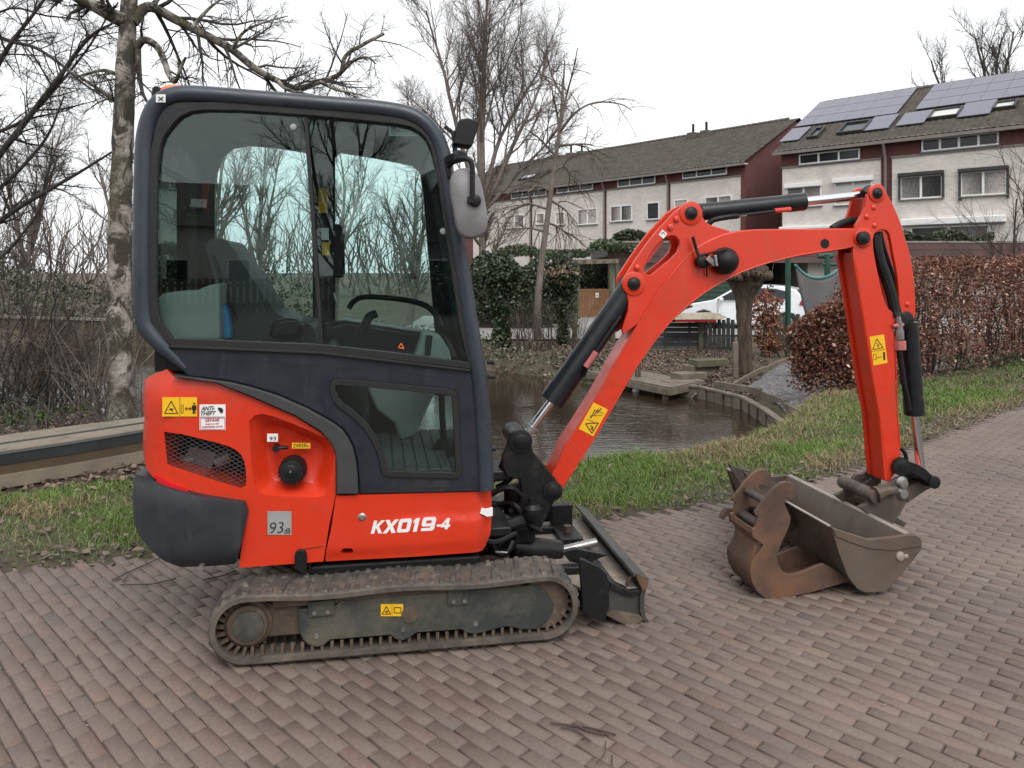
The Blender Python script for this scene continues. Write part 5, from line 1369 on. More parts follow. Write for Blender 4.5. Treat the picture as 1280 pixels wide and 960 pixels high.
def ram(name, body, rodpts, t, r, rr, cap_at=None, label=None):
    "hydraulic cylinder: body barrel then chromed rod"
    a, b = P3(*body[0], t), P3(*body[1], t); c, d = P3(*rodpts[0], t), P3(*rodpts[1], t)
    ax = (b - a).normalized(); Ln = (b - a).length; m = MB()
    m.lathe(a, ax, [(0, r * .8), (.004, r), (Ln - .10, r), (Ln - .099, r * 1.05), (Ln - .004, r * 1.05), (Ln, r * .8)], 28)
    o = m.put(name, M['cylinder'], ex)
    if label: o['label'] = label
    MB().cyl(b - ax * .01, d, rr, 18).put('rod', M['chrome'], o)
    return o
bc = ram('boom_cylinder', ((786, 363), (688.5, 503)), ((688, 503), (658, 543)), TC, .062, .022)
m = MB(); ax = (P3(786, 363, TC) - P3(688, 503, TC)).normalized()
m.lathe(P3(662, 538, TC), ax, [(0, .02), (.002, .04), (.024, .04), (.026, .025)], 18); m.put('rod_gland', M['steel'], bc)
rod('pipe', 'hose', [(776, 395, .585), (760, 418, .582), (738, 450, .582)], .010, bc); rod('hose_fitting', 'pinkish', [(745, 440, .575), (732, 459, .575)], .016, bc); rod('pipe', 'hose', [(733, 459, .58), (729, 470, .6)], .012, bc)
s, z = P(788, 358, TC); MB().cyl((s, T0 + .035, z), (s, T1 - .035, z), .06, 20).put('eye', M['cylinder'], bc)
ac = ram('arm_cylinder', ((872, 265.5), (1005, 252)), ((1004, 252), (1084, 243.5)), TC, .047, .024)
s, z = P(865, 267, TC); MB().cyl((s, T0 + .035, z), (s, T1 - .035, z), .05, 20).put('eye', M['cylinder'], ac)
rod('pipe', 'redplastic', [(968, 263.5, .60), (988, 261.5, .60)], .013, ac); rod('pipe', 'blacksteel', [(905, 272, .60), (985, 262, .60)], .010, ac)
rod('hose', 'hose', [(884, 283, .60), (890, 276, .595), (900, 273, .59), (912, 271, .59), (922, 270, .60)], .015, ac); rod('hose_fitting', 'steel', [(922, 270, .60), (933, 269, .60)], .010, ac)
rod('hydraulic_hoses', 'hose', [(1040, 286, .66), (1052, 279, .66), (1066, 275.5, .66), (1076, 277, .65), (1082, 285, .64)], .020); rod('hydraulic_hoses', 'hose', [(1044, 286, .69), (1056, 278, .69), (1072, 274.5, .69)], .018)
rod('rod_eye', 'blacksteel', [(1080, 243, .60), (1087, 238, .60), (1093, 240, .60)], .030)

arm_px = [(1084.6, 241), (1086, 236), (1089, 233.3), (1093, 231.5), (1098, 231.3), (1103, 234.6), (1108, 240.5), (1111.7, 247), (1117, 256.5), (1122, 268), (1127, 281), (1130.4, 293), (1135, 308), (1139, 324), (1141.5, 340), (1143.3, 355), (1144.4, 370), (1144.8, 383), (1144.4, 395), (1142, 401), (1136, 405), (1128, 404), (1120, 401), (1117.3, 405), (1119, 450), (1121, 520), (1124, 545), (1126, 575), (1120, 590), (1111.5, 602.5), (1106, 601), (1099, 520), (1091, 477), (1079, 400), (1066.5, 322), (1066.5, 312), (1070, 302), (1068, 290), (1070, 281), (1075, 273), (1079, 266), (1082.5, 255)]
aslot_px = [(1091.5, 299), (1093, 293), (1097, 288.6), (1101, 287), (1105, 287.2), (1109, 289), (1111.7, 293), (1114, 303), (1116.5, 318), (1119.5, 332), (1122, 347), (1123.5, 364), (1124, 378), (1122.5, 386), (1119, 390), (1115, 389.5), (1110, 385), (1106.5, 377), (1103, 366), (1100, 353), (1097, 339), (1094, 324), (1092, 311)]
arm = plate('arm', 'orange', arm_px, T0 - .002, T0 + .022, None, [aslot_px], .005); arm['label'] = 'orange dipper arm with slotted bracket plate'
abox = [(1068, 316), (1078, 303), (1086, 298), (1090.5, 299), (1091, 311), (1093, 324), (1096, 339), (1099, 353), (1102, 366), (1105.5, 377), (1109, 385), (1114, 391), (1117.3, 405), (1119, 450), (1121, 520), (1124, 545), (1126, 575), (1120, 590), (1111.5, 602.5), (1106, 601), (1099, 520), (1091, 477), (1079, 400), (1068, 326)]
plate('arm_box', 'orange', [(x, y) for x, y in abox], T0 + .0225, T1 - .025, arm, bevel=.003)
a2 = put('arm_plate', slab([L(arm_px, T0 - .002)], T1 - .024, T1), M['orange'], arm, .005)
boss(1096, 241.5, T0 - .002, .050, arm); pin(1096, 241.5, T0 - .006, .030, parent=arm)
for x, y in ((1092, 259.5), (1083, 271), (1093, 282), (1134, 380.5), (1099.5, 248)):
    s, z = P(x, y, T0); MB().lathe((s, T0 - .010, z), (0, 1, 0), [(0, .008), (.004, .014), (.012, .016)], 14).put('plug', M['orange'], arm)
w_ = plate('warning_label', 'yellow', [(1087, 421), (1105, 418), (1109.5, 453.5), (1092, 457)], T0 - .0036, T0 - .0022, arm, bevel=0)
strip_sign([[(1091, 437), (1104, 434.5), (1096, 423.5)]], 'ink', T0 - .0038, w_, 'triangle', .0035); strip_sign([[(1096, 429), (1098, 434)], [(1099, 429.5), (1098, 434)]], 'ink', T0 - .0038, w_, 'pictogram', .0028, False)
strip_sign([[(1089.5, 439.5), (1107, 436.5)]], 'ink', T0 - .0038, w_, 'divider', .0012, False); strip_sign([[(1096.5, 447), (1102, 446)]], 'ink', T0 - .0038, w_, 'arrow', .003, False); strip_sign([[(1105, 440), (1105.5, 450)]], 'ink', T0 - .0038, w_, 'figure', .011, False); strip_sign([[(1091.5, 443), (1095, 442.5), (1096, 449), (1092.5, 450)]], 'ink', T0 - .0038, w_, 'pictogram', .0014)
rod('hydraulic_hoses', 'hose', [(1094, 292, .62), (1096, 310, .61), (1101, 330, .605), (1108, 348, .60), (1114, 366, .59), (1119, 388, .58), (1122, 396, .57)], .030, None); rod('hydraulic_hoses', 'hose', [(1098, 290, .66), (1102, 308, .65), (1109, 330, .65), (1116, 352, .65), (1119, 372, .64)], .022)
hf = MB(); 
for (x0, y0, x1, y1, r) in ((1122, 394, 1123, 402, .016), (1123, 402, 1124, 412, .020), (1124, 412, 1124.5, 424, .024)): hf.cyl(P3(x0, y0, .565), P3(x1, y1, .565), r, 10)
hf.put('hose_fitting', M['steel'], ex)
rod('hose_clamp', 'pinkish', [(1116, 407.5, .558), (1129, 406, .558)], .010); MB().cyl(P3(1124.6, 426, .565), P3(1125, 437, .565), .032, 8).put('hose_fitting', M['pinkish'], ex)
rod('hydraulic_hoses', 'hose', [(1124, 438, .57), (1127, 458, .57), (1130, 480, .57), (1134, 500, .575), (1136, 512, .58)], .015)
kc = ram('bucket_cylinder', ((1135, 402), (1143, 519)), ((1143, 519), (1151, 586)), .648, .052, .024)
s, z = P(1134.5, 399, .56); m = MB(); m.lathe((s, .555, z), (0, 1, 0), [(0, .02), (.004, .036), (.012, .042), (.022, .056), (.05, .056), (.14, .056)], 24); m.put('eye', M['blacksteel'], kc)

# bucket link and quick coupler on the arm tip
pin(1126, 583, T0 - .025, .050, far=T1 + .03); 
lk = plate('bucket_link', 'blacksteel', [(1128, 573), (1137, 577), (1148, 580.5), (1158, 587), (1166, 595), (1171, 600), (1170, 606), (1164, 607), (1152, 597.5), (1140, 591), (1130, 591)], T0 - .035, T0 - .012, None, bevel=.004)
put('link_plate', slab([L([(1128, 573), (1137, 577), (1148, 580.5), (1158, 587), (1166, 595), (1171, 600), (1170, 606), (1164, 607), (1152, 597.5), (1140, 591), (1130, 591)], T0 - .035)], T1 + .012, T1 + .035), M['blacksteel'], lk, .004)
plate('link_web', 'redplastic', [(1133, 581), (1146, 584), (1158, 592), (1160, 596), (1146, 588), (1133, 585)], T0 - .011, T1 + .011, lk, bevel=0)
s, z = P(1168, 603, T0 - .04); MB().lathe((s, T0 - .05, z), (0, 1, 0), [(0, .012), (.001, .02), (.004, .034), (.03, .036), (.06, .036), (T1 - T0 + .1, .036)], 20).put('pin', M['blacksteel'], lk)
plate('push_link', 'rustdark', [(1133, 610), (1148, 603), (1162, 599), (1171, 601), (1169, 608), (1158, 613), (1146, 621), (1135, 629)], .60, .625, lk, bevel=.004)
put('push_link', slab([L([(1133, 610), (1148, 603), (1162, 599), (1171, 601), (1169, 608), (1158, 613), (1146, 621), (1135, 629)], .60)], .675, .70), M['rustdark'], lk, .004)
cp_px = [(1102, 606), (1110, 606), (1120, 599), (1129, 595.5), (1134, 599), (1135, 612), (1134, 627), (1126, 642), (1116, 656), (1090, 646), (1074, 634), (1086, 629), (1096, 622), (1098, 612)]
cpl = plate('quick_coupler', 'rustdark', cp_px, T0 - .045, T0 - .018, None, bevel=.004); cpl['label'] = 'rust stained quick coupler on the arm tip'
put('coupler_plate', slab([L(cp_px, T0 - .045)], T1 + .018, T1 + .045), M['rustdark'], cpl, .004)
s, z = P(1094, 620.5, T0 - .06); m = MB(); m.lathe((s, T0 - .075, z), (0, 1, 0), [(0, .018), (.002, .036), (.03, .036), (T1 - T0 + .15, .036), (T1 - T0 + .16, .03)], 20); m.put('coupler_bar', M['rustdark'], cpl)
m = MB(); m.tube([P3(1094, 618, T0 - .06), P3(1108, 613.5, T0 - .06), P3(1120, 613, T0 - .06)], [.045, .026, .024], 10); m.put('locking_lever', M['rustdark'], cpl)
for x, y in ((1128, 604), (1128, 617)):
    s, z = P(x, y, T0 - .05); MB().lathe((s, T0 - .068, z), (0, 1, 0), [(0, .010), (.001, .024), (.012, .030), (.02, .036), (.03, .036)], 16).put('coupler_bolt', M['steel'], cpl)
MB().bar(P3(1082, 630, TC), P3(1118, 650, TC), T1 - T0 + .02, .03).bar(P3(1076, 612, T1), P3(1092, 601, T1), .02, .05).put('coupler_base', M['rustdark'], cpl, .004)
rod('hydraulic_hoses', 'hose', [(1126, 560, .60), (1131, 566, .59), (1133, 576, .59), (1130, 584, .6)], .011)

# ---------------- dozer blade at the front
BT0, BT1 = .113, 1.17
bz = lambda x, y: P(x, y, BT0)
up_l, up_r = bz(796.5, 714.5), bz(811, 724.5)
bl_prof = [bz(792, 717), bz(811, 724.5), bz(809, 733), bz(806, 745), bz(805.5, 760), bz(808, 772), bz(817, 784), bz(814, 785), bz(804, 775), bz(800, 764), bz(800, 750), bz(802, 735), bz(800, 727)]
dz_ = put('dozer_blade', slab([bl_prof], BT0, BT1), M['worn'], ex, .003); dz_['label'] = 'scuffed black dozer blade'
put('blade_edge', slab([[bz(790.5, 719.5), bz(792, 715.8), bz(811.3, 723.4), bz(810, 727)]], BT0 - .002, BT1 + .002), M['worn'], dz_, .002)
put('end_cap', slab([[bz(795, 722), bz(797, 716), bz(810, 725), bz(808, 733), bz(803, 738)]], BT0 - .012, BT0 - .003), M['rust'], dz_, .002)
plate('blade_wing', 'blacksteel', [(724, 700), (728, 699), (738, 703.5), (751, 710), (759, 719), (761.5, 729), (762, 757), (756, 779), (742, 773), (728, 766), (727, 738)], .075, .10, dz_, bevel=.005)
put('blade_wing', slab([L([(724, 700), (738, 703.5), (751, 710), (759, 719), (761.5, 729), (762, 757), (756, 779), (742, 773), (728, 766), (727, 738)], .075)], 1.18, 1.205), M['blacksteel'], dz_, .005)
zt1 = P(790, 745, .3)[1]
tp1, tp0 = P(640, 690, .3)[0], bz(800, 735)[0]
m = MB(); zc_ = .155
m.add([(s, t, z) for z in (zc_, zc_ - .014) for s, t in ((1.36, .40), (tp0 - .25, .16), (tp0, .14), (tp0, 1.14), (tp0 - .25, 1.12), (1.36, .90))], [(0, 1, 2, 3, 4, 5), (11, 10, 9, 8, 7, 6)] + [(i, (i + 1) % 6, (i + 1) % 6 + 6, i + 6) for i in range(6)])
m.put('blade_top_plate', M['sand'], dz_, .002)
plate('blade_ledge', 'mud', [(757, 769), (768, 764), (800, 770), (806, 774), (800, 779), (784, 783), (768, 775)], BT0 + .0, BT1 - .0, dz_, bevel=.004)
plate('blade_lower_frame', 'worn', [(762, 731), (786, 741), (806, 739), (806, 765), (800, 776), (784, 781.5), (768, 773), (756, 768)], BT0 + .02, BT1 - .02, dz_, bevel=.006)
plate('blade_side', 'blacksteel', [(762, 727), (788, 739), (804, 737), (803, 742), (787, 747), (762, 736)], BT0 + .005, BT0 + .06, dz_, bevel=.004)
s, z = P(793, 733, BT0 + .05); m = MB(); ring_ = [(s + .034 * math.cos(a), BT0 + .05, z + .012 + .036 * math.sin(a)) for a in np.linspace(-.5, math.pi + .6, 12)]; m.tube(ring_, .008, 8); m.put('tie_down_ring', M['rust'], dz_)
for t_ in (.36, .94):
    MB().bar((.95, t_, .16), (tp0 - .12, t_, .13), .05, .11).put('blade_arm', M['blacksteel'], dz_, .006)
MB().tube([P3(640, 683, .55), P3(699, 689, .6)], [.055, .055], 20).put('blade_cylinder', M['blacksteel'], ex)
a_, b_ = P3(697, 689, .6), Vector((tp0 - .06, .62, .20)); MB().cyl(a_, b_, .022, 16).put('blade_rod', M['steel'], dz_)
plate('blade_gusset', 'blacksteel', [(702, 690), (720, 686), (760, 694), (745, 700), (728, 706), (712, 702)], .42, .45, dz_, bevel=.003)
m = MB(); m.box2((tp0 - .22, .72, zc_), (tp0 - .10, .96, zc_ + .035)); m.box2((1.5, .96, zc_), (1.62, 1.02, zc_ + .14)); m.put('blade_bracket', M['blacksteel'], dz_, .005)
s_, t_ = tp0 - .16, .83
MB().cyl((s_, t_, zc_ + .03), (s_, t_, zc_ + .07), .022, 10).put('bolt', M['rust'], dz_)

# ------------------------------------------------------------------ loose buckets lying in front of the machine
tb = empty('trenching_bucket', (EX0[0] + 2.42 * CY - .38 * SY, EX0[1] + 2.42 * SY + .38 * CY, 0), 0, 'narrow rusty trenching bucket with curved ears lying on the bricks', 'bucket')
gb = empty('grading_bucket', (EX0[0] + 2.95 * CY - .7 * SY, EX0[1] + 2.95 * SY + .7 * CY, 0), 0, 'wide grey brown grading bucket resting against the narrow rusty bucket', 'bucket')
MX = Matrix.Translation((EX0[0], EX0[1], 0)) @ Matrix.Rotation(YAW, 4, 'Z')
def to_root(o, root):
    "parts drawn in machine axes, placed under their own bucket"
    o.parent = root; o.matrix_parent_inverse = Matrix(); o.matrix_basis = Matrix.Translation(-Vector(root.location)) @ MX
    return o
K = lambda x, y: (880 + x / 4.2667, 560 + y / 4.2667)
tA, tB = .27, .53
ear = [K(*p_) for p_ in [(440, 179), (415, 184), (385, 203), (345, 245), (312, 290), (285, 325), (272, 345), (276, 362), (290, 372), (282, 395), (276, 425), (262, 432), (255, 450), (262, 480), (292, 500), (318, 520), (300, 550), (268, 590), (250, 625), (246, 665), (255, 715), (285, 770), (325, 800), (370, 806), (440, 798), (560, 775), (690, 738), (778, 712), (780, 702), (735, 672), (690, 645), (640, 618), (600, 630), (540, 655), (490, 672), (450, 675), (420, 660), (398, 625), (390, 590), (398, 550), (418, 500), (442, 450), (460, 405), (463, 370), (440, 320), (418, 275), (440, 268), (462, 280), (480, 272), (490, 250), (492, 225), (482, 200), (463, 185)]]
ear_l = L(ear, tA)
ear_s = [p_ for p_ in ear]
e1 = put('side_plate', slab([L(ear, tA)], tA, tA + .022), M['rust'], None, .004); to_root(e1, tb)
e2 = put('side_plate', slab([L(ear, tA)], tB - .022, tB), M['rust'], None, .004); to_root(e2, tb)
shell_px = [K(*p_) for p_ in [(262, 432), (255, 460), (285, 510), (268, 590), (250, 625), (246, 665), (255, 715), (285, 770), (325, 800), (370, 806), (440, 798), (560, 775), (690, 738), (778, 712)]]
so = L(shell_px, tA); si = []
for i, p_ in enumerate(so):
    a = np.array(so[max(i - 1, 0)]); b = np.array(so[min(i + 1, len(so) - 1)]); d = (b - a) / np.linalg.norm(b - a); si.append((p_[0] - d[1] * .016, p_[1] + d[0] * .016))
sh_ = put('shell', slab([so + si[::-1]], tA + .0225, tB - .0225, sharp=50), M['rust'], None, .002); to_root(sh_, tb)
m = MB(); 
for x, y, r in ((320, 430, .026), (350, 300, .020)):
    s, z = P(*K(x, y), tA); m.cyl((s, tA + .02, z), (s, tB - .02, z), r, 14)
to_root(m.put('hanger_pin', M['rustdark'], None), tb)
hook = L([K(*p_) for p_ in [(90, 375), (100, 350), (122, 320), (150, 328), (170, 345), (205, 338), (240, 345), (248, 375), (240, 400), (212, 396), (190, 402), (160, 398), (152, 380), (140, 362), (124, 362), (106, 385)]], tB + .02)
to_root(put('hook', slab([hook], tB + .018, tB + .05), M['rust'], None, .004), tb)
m = MB(); s, z = P(*K(250, 330), tB); m.box2((s - .03, tA + .03, z - .12), (s + .05, tB - .03, z + .03)); to_root(m.put('hanger_block', M['blacksteel'], None, .008), tb)
# grading bucket trough
gA, gB = .20, 1.36
g = lambda *a_: [P(*K(*q_), gA) for q_ in a_]
endp = g((680, 424), (780, 457), (875, 487), (1000, 475), (1085, 463), (1128, 464), (1150, 476), (1160, 500), (1160, 545), (1075, 650), (980, 758), (960, 768), (870, 772), (840, 765), (818, 752), (770, 690), (720, 560))
for t_, nm in ((gA, 'end_plate'), (gB - .02, 'end_plate')):
    to_root(put(nm, slab([endp], t_, t_ + .02), M['bucket'], None, .003), gb)
rim, fold, bot, back_ = g((681, 427), (775, 690), (860, 760), (1085, 466))
rim, f1, f2, f3 = g((681, 427), (738, 560), (785, 692), (828, 750))
bt1, bt2, bk = g((955, 752), (1020, 600), (1086, 468))
wall = [rim, f1, f2, f3, bt1, bt2, bk]
prof = g((681, 427), (735, 560), (780, 690), (822, 747), (862, 766), (955, 760), (985, 735), (1030, 590), (1086, 466))
def thick(pr, k):
    o_ = []
    for i, p_ in enumerate(pr):
        a = np.array(pr[max(i - 1, 0)]); b = np.array(pr[min(i + 1, len(pr) - 1)]); d = (b - a) / np.linalg.norm(b - a); o_.append((p_[0] - d[1] * k, p_[1] + d[0] * k))
    return o_
to_root(put('trough', slab([prof + thick(prof, .012)[::-1]], gA + .0205, gB - .0205, sharp=25), M['bucket'], None, .002), gb)
cutp = [prof[-1], (prof[-1][0] + .02, prof[-1][1] + .01), (prof[-2][0] * .5 + prof[-1][0] * .5 + .018, prof[-2][1] * .5 + prof[-1][1] * .5), (prof[-2][0] * .5 + prof[-1][0] * .5 + .001, prof[-2][1] * .5 + prof[-1][1] * .5)]
to_root(put('cutting_edge', slab([cutp], gA + .021, gB - .021), M['edge_steel'], None, .002), gb)
to_root(MB().bar((rim[0], gA + .021, rim[1] + .004), (rim[0], gB - .021, rim[1] + .004), .018, .008).put('rim_edge', M['edge_steel'], None, .002), gb)
s, z = P(*K(1045, 576), gA); to_root(MB().lathe((s, gA - .010, z), (0, 1, 0), [(0, .010), (.003, .022), (.012, .024)], 14).put('bolt', M['edge_steel'], None), gb)
s, z = P(*K(1078, 578), gA); to_root(MB().lathe((s, gA - .006, z), (0, 1, 0), [(0, .006), (.003, .012), (.012, .013)], 10).put('bolt', M['edge_steel'], None), gb)
for t_ in (.62, .80):
    earp = [P(x, y, .75) for x, y in [(917.5, 583), (926, 587), (945, 592), (962, 600), (985, 640), (975, 655), (952, 640), (935, 617), (919, 589)]]
    to_root(put('hanger_ear', slab([earp], t_, t_ + .025), M['rustdark'], None, .003), gb)

lip = g((680, 425), (780, 458), (875, 488), (1000, 476), (1085, 464), (1128, 465), (1150, 477), (1159, 500), (1159, 522), (1010, 545), (880, 535), (790, 505), (700, 468))
to_root(put('lip_plate', slab([lip], gA - .006, gA + .001), M['bucket'], None, .002), gb)
for pts_ in ([(1069, 325), (1092, 476), (1100, 520), (1110, 598)], [(1119, 420), (1122, 520), (1125, 560)]):
    m = MB(); m.tube([tuple(P3(x, y, T0 - .0005)) for x, y in pts_], .004, 6); m.put('weld_bead', M['orange'], arm)
for pts_ in ([(713, 594), (752, 533), (800, 452), (850, 390), (912, 347), (980, 323), (1057, 310)], [(745, 497), (792, 416), (826, 361), (862, 317)]):
    m = MB(); m.tube([tuple(P3(x, y, T0 - .0005)) for x, y in spline([(x, y, 0) for x, y in pts_], 4) for x, y in [(x, y)]] if False else [tuple(P3(q_[0], q_[1], T0 - .0005)) for q_ in spline([(x, y, 0) for x, y in pts_], 4)], .0035, 6); m.put('weld_bead', M['orange'], bm_)
# ------------------------------------------------------------------ trees
class Tubes:
    "many tapered branches as one numpy mesh"
    def __init__(s): s.V = []; s.F = []; s.n = 0
    def add(s, pts, rad, k):
        p = np.asarray(pts, float); m = len(p)
        t = np.gradient(p, axis=0); t /= np.linalg.norm(t, axis=1)[:, None] + 1e-12
        ref = np.array([0.31, 0.87, 0.38]) if abs(t[0][2]) > .8 else np.array([0.05, 0.1, 1.0])
        u = np.cross(t, ref); u /= np.linalg.norm(u, axis=1)[:, None] + 1e-12; w = np.cross(t, u)
        a = np.arange(k) * 2 * math.pi / k
        r = np.asarray(rad, float)[:, None, None]
        V = p[:, None, :] + r * (np.cos(a)[None, :, None] * u[:, None, :] + np.sin(a)[None, :, None] * w[:, None, :])
        s.V.append(V.reshape(-1, 3))
        i = np.arange(m - 1)[:, None] * k; j = np.arange(k)[None]
        f = np.stack([i + j, i + (j + 1) % k, i + k + (j + 1) % k, i + k + j], -1).reshape(-1, 4)
        s.F.append(f + s.n); s.n += m * k
    def put(s, name, mat, parent=None, smooth=True):
        return put(name, fast(name, np.concatenate(s.V), np.concatenate(s.F)), mat, parent, smooth=smooth)
def grow(tb, rg, p, d, Ln, r, lev, cfg):
    "one branch and its children"
    ns = max(3, int(Ln / cfg['seg'][lev])); p = np.array(p, float); d = np.array(d, float); d /= np.linalg.norm(d)
    pts = [p.copy()]; dirs = [d.copy()]
    for i in range(ns):
        d = d + rg.normal(0, cfg['wob'][lev], 3) + np.array([0, 0, cfg['up'][lev]]) / ns
        d /= np.linalg.norm(d); p = p + d * Ln / ns; pts.append(p.copy()); dirs.append(d.copy())
    rad = r * (1 - np.linspace(0, 1, ns + 1) * cfg['taper'][lev])
    tb[min(lev, len(tb) - 1)].add(pts, rad, cfg['sides'][lev])
    if lev + 1 < len(cfg['seg']):
        children(tb, rg, pts, dirs, rad, Ln, lev, cfg)
def children(tb, rg, pts, dirs, rad, Ln, lev, cfg):
    nch = cfg['kids'][lev]; nch = int(nch * (0.8 + 0.4 * rg.random())) if nch > 3 else nch
    m = len(pts) - 1
    for c in range(nch):
        u = cfg['from'][lev] + (1 - cfg['from'][lev]) * ((c + rg.random()) / nch); x = min(u * m, m - .001); i = int(x); f = x - i
        q = pts[i] * (1 - f) + pts[i + 1] * f; dd = dirs[i]
        o = np.cross(dd, rg.normal(0, 1, 3)); o /= np.linalg.norm(o) + 1e-9
        a = R(cfg['ang'][lev] + rg.normal(0, 9)); nd = dd * math.cos(a) + o * math.sin(a)
        l2 = Ln * cfg['len'][lev] * (1.05 - .55 * u) * (.7 + .6 * rg.random())
        r2 = min(rad[i] * .75, max(cfg['rmin'], rad[i] * cfg['rk'][lev]))
        grow(tb, rg, q, nd, l2, r2, lev + 1, cfg)
CFG = dict(seg=[.5, .35, .22, .16], wob=[.08, .13, .16, .2], up=[.25, .25, .15, .0], taper=[.75, .8, .8, .7], sides=[8, 5, 4, 3], kids=[11, 9, 7, 0], ang=[42, 42, 45, 40], len=[.62, .5, .45, .4], rk=[.5, .5, .5, .5], rmin=.004)
CFG['from'] = [.25, .2, .15, 0]
def bare_tree(loc, trunks, cfg, seed, label, name='bare_tree', mats=('twig', 'twig'), group=None):
    "trunks: (direction, length, radius)"
    rg = np.random.default_rng(seed); root = empty(name, loc, 0, label, 'tree', group)
    a, b = Tubes(), Tubes()
    for st, d, l, r in trunks: grow([a, b], rg, np.array(st, float), d, l, r, 0, cfg)
    a.put('trunk', M[mats[0]], root); c = b.put('crown', M[mats[1]], root); tag(c, kind='stuff')
    return root
# big bare tree behind the cab
c2 = dict(CFG); c2.update(kids=[13, 14, 14, 0], len=[.52, .5, .55, .4], rmin=.011, seg=[.7, .5, .35, .3], up=[.35, .55, .35, .1], ang=[34, 36, 40, 40], wob=[.05, .075, .10, .12])
b0 = on_ground(600, 405, -.2); Yt = 33.0; xt = (603 - 640) / FOC * Yt
bare_tree((xt, Yt, -.2), [((0, 0, 0), (.02, 0, 1), 6.0, .24), ((0, 0, 4.6), (-.30, .05, 1), 8.6, .13), ((0, 0, 4.8), (.02, .1, 1), 9.2, .15), ((0, 0, 4.4), (.42, -.05, .9), 7.6, .12), ((0, 0, 5.0), (.20, .2, 1), 8.2, .12), ((0, 0, 4.2), (-.6, .1, .75), 6.0, .10), ((0, 0, 4.4), (.62, .1, .6), 5.4, .10), ((0, 0, 4.9), (-.14, .1, 1), 8.8, .12)], c2, 11, 'tall bare tree with a broad dense crown rising above the cab mirror', mats=('twighaze', 'twighaze'))
# tree behind the right terrace
bare_tree((32.5, 52, 0), [((0, 0, 0), (0, 0, 1), 8.5, .3), ((0, 0, 8), (-.2, 0, 1), 9.5, .2), ((0, 0, 8), (.15, 0, 1), 9.5, .2), ((0, 0, 8), (-.5, 0, 1), 9, .18), ((0, 0, 8), (-.02, .1, 1), 10, .2)], dict(c2, kids=[9, 9, 7, 0], rmin=.022), 12, 'bare tree crown showing above the ridge with solar panels', mats=('twiggrey', 'twiggrey'))
# weeping birch on the far bank
wb = empty('weeping_birch', (0, 0, 0), 0, 'slender weeping birch with a leaning pale trunk on the far bank', 'tree')
Yw = 19.0; rg = np.random.default_rng(5); A, B = Tubes(), Tubes()
pts = [np.array(at(x, y, Yw)) for x, y in ((672, 425), (672, 380), (676, 335), (684, 275), (692, 215), (699, 165), (703, 120), (706, 75))]
pts = [np.array(p_) for p_ in spline(pts, 4)]; rad = np.linspace(.11, .018, len(pts)); A.add(pts, rad, 8)
main = [[(700, 165), (720, 140), (745, 128), (775, 130), (790, 138)], [(700, 165), (696, 140), (690, 110), (692, 80)], [(702, 150), (708, 120), (716, 90), (722, 60)], [(697, 182), (730, 180), (745, 183)], [(690, 240), (672, 232), (660, 240)], [(692, 215), (705, 208), (712, 220), (710, 236)], [(686, 262), (660, 255), (640, 262), (622, 275)], [(688, 250), (706, 262), (722, 280)], [(682, 290), (660, 285), (640, 290)], [(695, 195), (676, 175), (664, 165)], [(703, 120), (690, 95), (684, 70)], [(684, 278), (700, 285), (715, 300)]]
cw_ = dict(CFG); cw_.update(kids=[9, 7, 0], seg=[.3, .16, .14], wob=[.1, .12, .16], up=[.1, -.7, -.6], ang=[50, 45, 40], len=[.75, .55, .4], rmin=.006, sides=[5, 4, 3], taper=[.7, .7, .6], rk=[.5, .5, .5])
cw_['from'] = [.15, .1, 0]
for br in main:
    q = [np.array(at(x, y, Yw + rg.normal(0, .25) * i)) for i, (x, y) in enumerate(br)]; q = [np.array(v) for v in spline(q, 4)]
    rr = np.linspace(.035, .010, len(q)); A.add(q, rr, 6)
    dirs = list(np.gradient(np.array(q), axis=0)); dirs = [v / np.linalg.norm(v) for v in dirs]
    children([A, B, B], rg, q, dirs, rr, 1.7, 0, dict(cw_, kids=[9, 7, 0]))
A.put('trunk', M['twigpale'], wb); tag(B.put('crown', M['twigred'], wb), kind='stuff')

